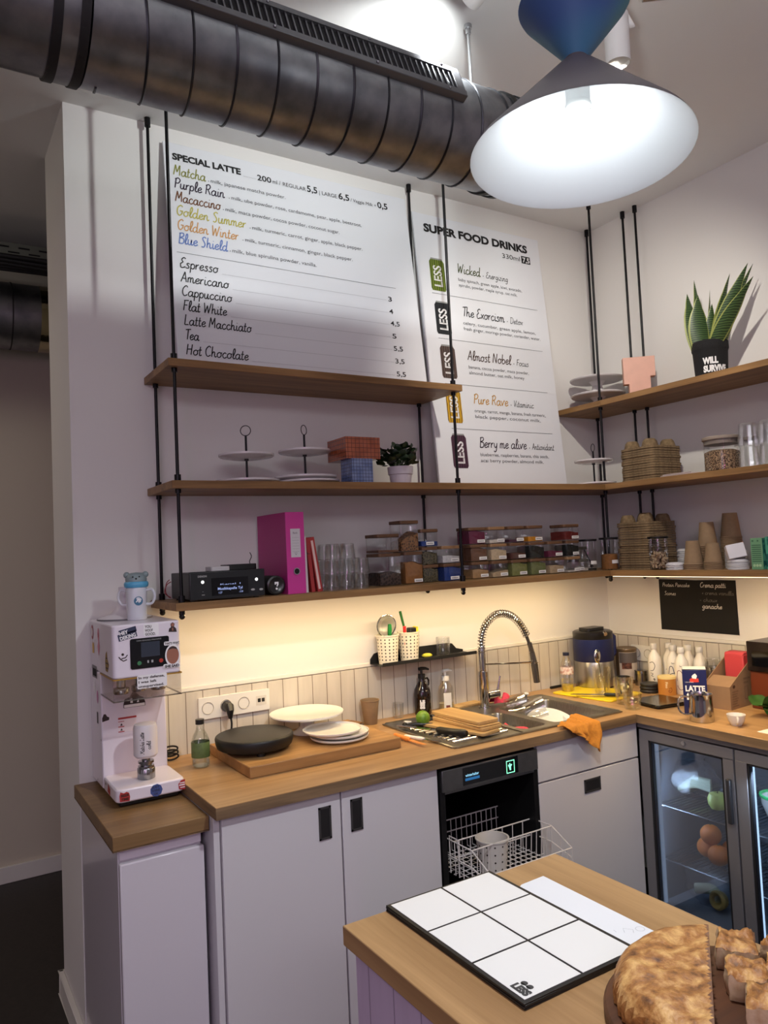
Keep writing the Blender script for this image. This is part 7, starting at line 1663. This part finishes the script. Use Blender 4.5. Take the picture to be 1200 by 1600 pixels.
def pep(t):
    MB().tube(catmull([(-0.02,0.06,0.05),(0.0,0.0,0.06),(-0.02,-0.05,0.04)], 6), [0.02]*13, 12).build('parsnip', mat('veg_pale', S(206,212,180), 0.5), t)
    MB().lathe([(0.012,-0.02),(0.032,-0.015),(0.036,0.01),(0.028,0.02),(0.020,0.016),(0.014,-0.01)], 24).xf(Matrix.Translation((-0.03,-0.05,0.045)) @ Matrix.Rotation(radians(-80), 4, 'Y')).build('squash_ring', mat('squash', S(180,150,80), 0.6), t)
bag('vegetable_bag', 'plastic bag with squash on the floor of the left fridge half', (-0.380, -0.790, 0.1615), 0.085, 0.10, 0.085, 9, pep)
bw_ = thing('plastic_bowl', 'white bowl with a bright green rim behind the right fridge door', 'bowl', (-0.395, -1.105, 0.5495))
MB().lathe([(0,0.0),(0.028,0.0),(0.032,0.006),(0.036,0.030),(0.058,0.090),(0.060,0.118),(0.057,0.118),(0.05,0.085),(0.03,0.03),(0,0.01)], 40).build('bowl_body', WHITE_C, bw_)
MB().lathe([(0.0605,0.112),(0.064,0.115),(0.064,0.123),(0.058,0.124),(0.056,0.116)], 40).build('green_rim', mat('rim_green', S(70,190,110), 0.4), bw_)
bt = thing('beet_crate', 'dark red beetroot on the lower shelf of the right fridge half', 'beetroot', (-0.36, -1.130, 0.3365))
MB().sphere(0.045, (0,0,0.044), 20, 12).build('root', mat('beet_red', S(70,20,28), 0.6), bt)
MB().tube([(0,0,0.085),(0.01,0,0.12)], [0.008,0.005], 8).build('stalk', mat('stalk_red', S(120,40,50), 0.6), bt)
lk = thing('lettuce', 'green lettuce at the bottom of the right fridge half', 'lettuce', (-0.42, -1.110, 0.162))
rnd = random.Random(8)
for i in range(8):
    vs, fs = leaf_mesh(0.085, 0.035, 0.9, 0.006, i+30)
    MB().add(vs, fs).xf(Matrix.Translation((0,0,0.008)) @ Matrix.Rotation(2*pi*i/8, 4, 'Z') @ Matrix.Rotation(rnd.uniform(-0.9,-0.3), 4, 'Y')).build('leaf', GRN, lk, angle=180)

# ------------------------------------------------------------------ on the island
CARDB = mat('menu_black', S(24,24,25), 0.5); TILE = mat('menu_white', S(232,231,230), 0.45)
for k in range(4):
    a = [0.004, -0.003, 0.006, 0.0][k]
    t = thing('menu_card', ['bottom black card of the menu pile on the island', 'second black card from the bottom of the menu pile', 'third black card of the menu pile, just under the white tiled one', 'top menu card with six white panels and a printed logo'][k], 'menu card', (-2.140, -1.6525, 0.9202+0.0026*k), a, 'black menu cards piled on the island')
    MB().box(-0.130, 0.130, -0.200, 0.197, 0.0, 0.0024).build('card', CARDB, t, 0.0004)
    if k == 3:
        for i in range(2):
            for j in range(3):
                x0 = -0.1225+0.1245*i; y0 = -0.1925+0.1295*j
                MB().box(x0, x0+0.1195, y0, y0+0.1245, 0.0025, 0.0031).build('white_panel', TILE, t)
        lgm = MB()
        # logo at the near left corner of the card, read from the left side
        lgm.text('LESS', 0, 0, 0.020, 0.0016, width=0.036).disc(0.008, 0.022, 0.006, 0, 14).disc(0.021, 0.022, 0.006, 0, 14).rect(0.004,0.025,0.0185,0.0205)
        lgm.xf(Matrix.Translation((-0.116, -0.152, 0.0034)) @ Matrix.Rotation(radians(-90), 4, 'Z')); lgm.build('logo', mat('logo_grey', S(60,60,62), 0.6), t)
pp2 = thing('paper_sheet', 'loose white sheet with faint pencil marks beside the menu pile', 'paper', (-1.955, -1.675, 0.9202)); pp2.rotation_euler = (0,0,0.02)
MB().prism([(-0.075,-0.148),(0.025,-0.148),(0.034,0.148),(-0.03,0.146),(-0.075,0.12)], 0, 0.0006).build('sheet', mat('sheet_white', S(230,231,236), 0.7), pp2)
MB().stroke([(0.012+0.010*cos(a)*0.8, -0.118+0.008*sin(a)) for a in [i*2*pi/16 for i in range(17)]], 0.0006).stroke([(-0.02,-0.11),(-0.01,-0.098),(0.0,-0.112),(-0.008,-0.120)], 0.0006).stroke([(-0.03,-0.10),(-0.028,-0.092)], 0.0006).build('pencil_marks', mat('pencil', S(150,152,160), 0.8), pp2, loc=(0,0,0.0008))
# bread on a round board
bbd = MB().lathe([(0,0),(0.182,0.0),(0.190,0.004),(0.190,0.014),(0.186,0.018),(0,0.018)], 72)
o = bbd.build('bread_board', wood('walnut', S(96,58,34), S(54,30,18), 'X', 0.8, 0.5), None, 0, (-2.045, -2.060, 0.9202)); tag(o, 'round dark wooden board under the flat bread', 'board')
CRUST, nt, out = newmat('bread_crust')
b = N(nt, 'BsdfPrincipled'); nt.links.new(b.outputs[0], out.inputs[0]); b.inputs['Roughness'].default_value = 0.55
tc = N(nt, 'TexCoord'); n1 = N(nt, 'TexNoise'); n1.inputs['Scale'].default_value = 38; n1.inputs['Detail'].default_value = 7; n1.inputs['Roughness'].default_value = 0.6; n1.inputs['Distortion'].default_value = 0.25
n2 = N(nt, 'TexNoise'); n2.inputs['Scale'].default_value = 110; n2.inputs['Detail'].default_value = 4
nt.links.new(tc.outputs['Object'], n1.inputs['Vector']); nt.links.new(tc.outputs['Object'], n2.inputs['Vector'])
r = N(nt, 'ValToRGB'); cr = r.color_ramp; cr.elements[0].position = 0.30; cr.elements[0].color = S(88,52,28); cr.elements[1].position = 0.66; cr.elements[1].color = S(216,170,106)
e = cr.elements.new(0.47); e.color = S(166,112,58)
nt.links.new(n1.outputs['Fac'], r.inputs[0]); nt.links.new(r.outputs[0], b.inputs['Base Color'])
bp = N(nt, 'Bump'); bp.inputs['Strength'].default_value = 0.5; bp.inputs['Distance'].default_value = 0.006; nt.links.new(n2.outputs['Fac'], bp.inputs['Height']); nt.links.new(bp.outputs[0], b.inputs['Normal'])
CRUMB = two('bread_crumb', S(216,190,156), S(184,148,112), 60, 0.35, 0.7, 0.9, bump=0.6)
from mathutils import noise as mnoise
def bread_block(inside, cx, cy, R, z0, ztop, label, name, loc, res=0.006, group=None, seed=0.0, edge=0.035):
    """height field of bread over the cells where inside(x, y); crust on top and the round flank, crumb on the cuts"""
    t = thing(name, label, 'bread', loc, group=group)
    mb = MB(); cr_ = MB(); cells = set(); n = int(2*R/res)+2
    ok = {}
    for i in range(-n, n+1):
        for j in range(-n, n+1):
            if inside(i*res, j*res): ok[(i,j)] = 1
    def hgt(x, y):
        d = R-sqrt((x-cx)**2+(y-cy)**2); k = min(1.0, max(0.0, d/edge)); dome = sqrt(max(0.0, 1-(1-k)**2))
        nz = mnoise.noise(Vector((x*26+seed, y*26, seed)))*0.006+mnoise.noise(Vector((x*70, y*70+seed, 2.0)))*0.003
        return 0.012+(ztop-0.012)*dome+nz*k
    idx = {}; 
    def vid(i, j):
        if (i,j) not in idx: idx[(i,j)] = len(mb.v); mb.v.append((i*res, j*res, hgt(i*res, j*res)))
        return idx[(i,j)]
    for (i, j) in ok:
        if all((a, b_) in ok for a, b_ in ((i+1,j),(i,j+1),(i+1,j+1))):
            cells.add((i,j)); mb.f.append((vid(i,j), vid(i+1,j), vid(i+1,j+1), vid(i,j+1))); mb.mi.append(0)
    # skirts
    for (i, j) in cells:
        for (di, dj, a, b_) in ((-1,0,(i,j+1),(i,j)), (1,0,(i+1,j),(i+1,j+1)), (0,-1,(i,j),(i+1,j)), (0,1,(i+1,j+1),(i,j+1))):
            if (i+di, j+dj) in cells: continue
            A, B = mb.v[idx[a]], mb.v[idx[b_]]
            mx, my = (A[0]+B[0])/2, (A[1]+B[1])/2
            crusty = R-sqrt((mx-cx)**2+(my-cy)**2) < res*2.2
            tgt = mb if crusty else cr_
            tgt.add([A, B, (B[0], B[1], 0.0), (A[0], A[1], 0.0)], [(0,1,2,3)])
    mb.build('crust', CRUST, t, angle=75)
    if cr_.f: cr_.build('crumb_face', CRUMB, t, angle=60)
    return t
BZ = 0.9386; BX, BY, BR = -2.045, -2.052, 0.170
nx_, ny_ = -0.6, 0.8
off = (-1.976+2.045)*nx_ + (-1.963+2.052)*ny_
bread_block(lambda x, y: x*x+y*y < BR*BR and x*nx_+y*ny_ > off, 0, 0, BR, 0, 0.052, 'large browned half of a round flat bread on the dark board', 'flat_bread', (BX, BY, BZ), seed=1.0)
def blob(label, x, y, w, d, rz, seed, hz=0.040):
    t = thing('bread_piece', label, 'bread', (x, y, BZ), rz, 'torn pieces of flat bread')
    mb = MB(); cr_ = MB(); n, m = 16, 14
    def P(i, j):
        u, v = i/(n-1)*2-1, j/(m-1)*2-1
        kx = 1+0.16*mnoise.noise(Vector((v*1.8, seed, 0))); ky = 1+0.18*mnoise.noise(Vector((u*1.8, seed+5, 0)))
        e_ = max(abs(u), abs(v))
        return (u*w/2*kx, v*d/2*ky, hz*(1-0.18*e_**6)+0.010*mnoise.noise(Vector((u*1.6+seed, v*1.6, 1)))+0.004*mnoise.noise(Vector((u*6+seed, v*6, 4))))
    vs = [P(i, j) for j in range(m) for i in range(n)]
    mb.add(vs, [(j*n+i, j*n+i+1, (j+1)*n+i+1, (j+1)*n+i) for j in range(m-1) for i in range(n-1)])
    edge = [(i,0) for i in range(n)]+[(n-1,j) for j in range(1,m)]+[(i,m-1) for i in range(n-2,-1,-1)]+[(0,j) for j in range(m-2,0,-1)]
    k = len(edge); rows = []
    for lv, bul in ((1.0,1.0),(0.62,1.05),(0.28,1.03),(0.0,0.96)):
        rows.append([(lambda p: (p[0]*bul+0.003*mnoise.noise(Vector((p[0]*90,p[1]*90,lv*5+seed))), p[1]*bul+0.003*mnoise.noise(Vector((p[1]*90,p[0]*90,lv*7+seed))), p[2]*lv))(P(*e_)) for e_ in edge])
    cr_.add([p for r_ in rows for p in r_], [(a*k+i, a*k+(i+1) % k, (a+1)*k+(i+1) % k, (a+1)*k+i) for a in range(3) for i in range(k)])
    mb.build('crust', CRUST, t, angle=80); cr_.build('crumb', CRUMB, t, angle=60); return t
blob('torn bread piece at the back of the board, above the half loaf', -1.930, -1.978, 0.068, 0.056, radians(35), 1.3)
blob('bread piece touching the cut edge of the half loaf', -1.992, -2.036, 0.062, 0.054, radians(35), 2.7)
blob('bread piece at the right edge of the photo, behind the cut ones', -1.932, -2.062, 0.062, 0.054, radians(30), 4.1)
blob('front crumbly bread piece beside the half loaf', -2.035, -2.098, 0.066, 0.058, radians(32), 5.9, 0.042)
blob('bread piece at the far right rim of the board', -1.876, -2.020, 0.042, 0.046, radians(10), 7.7, 0.036)
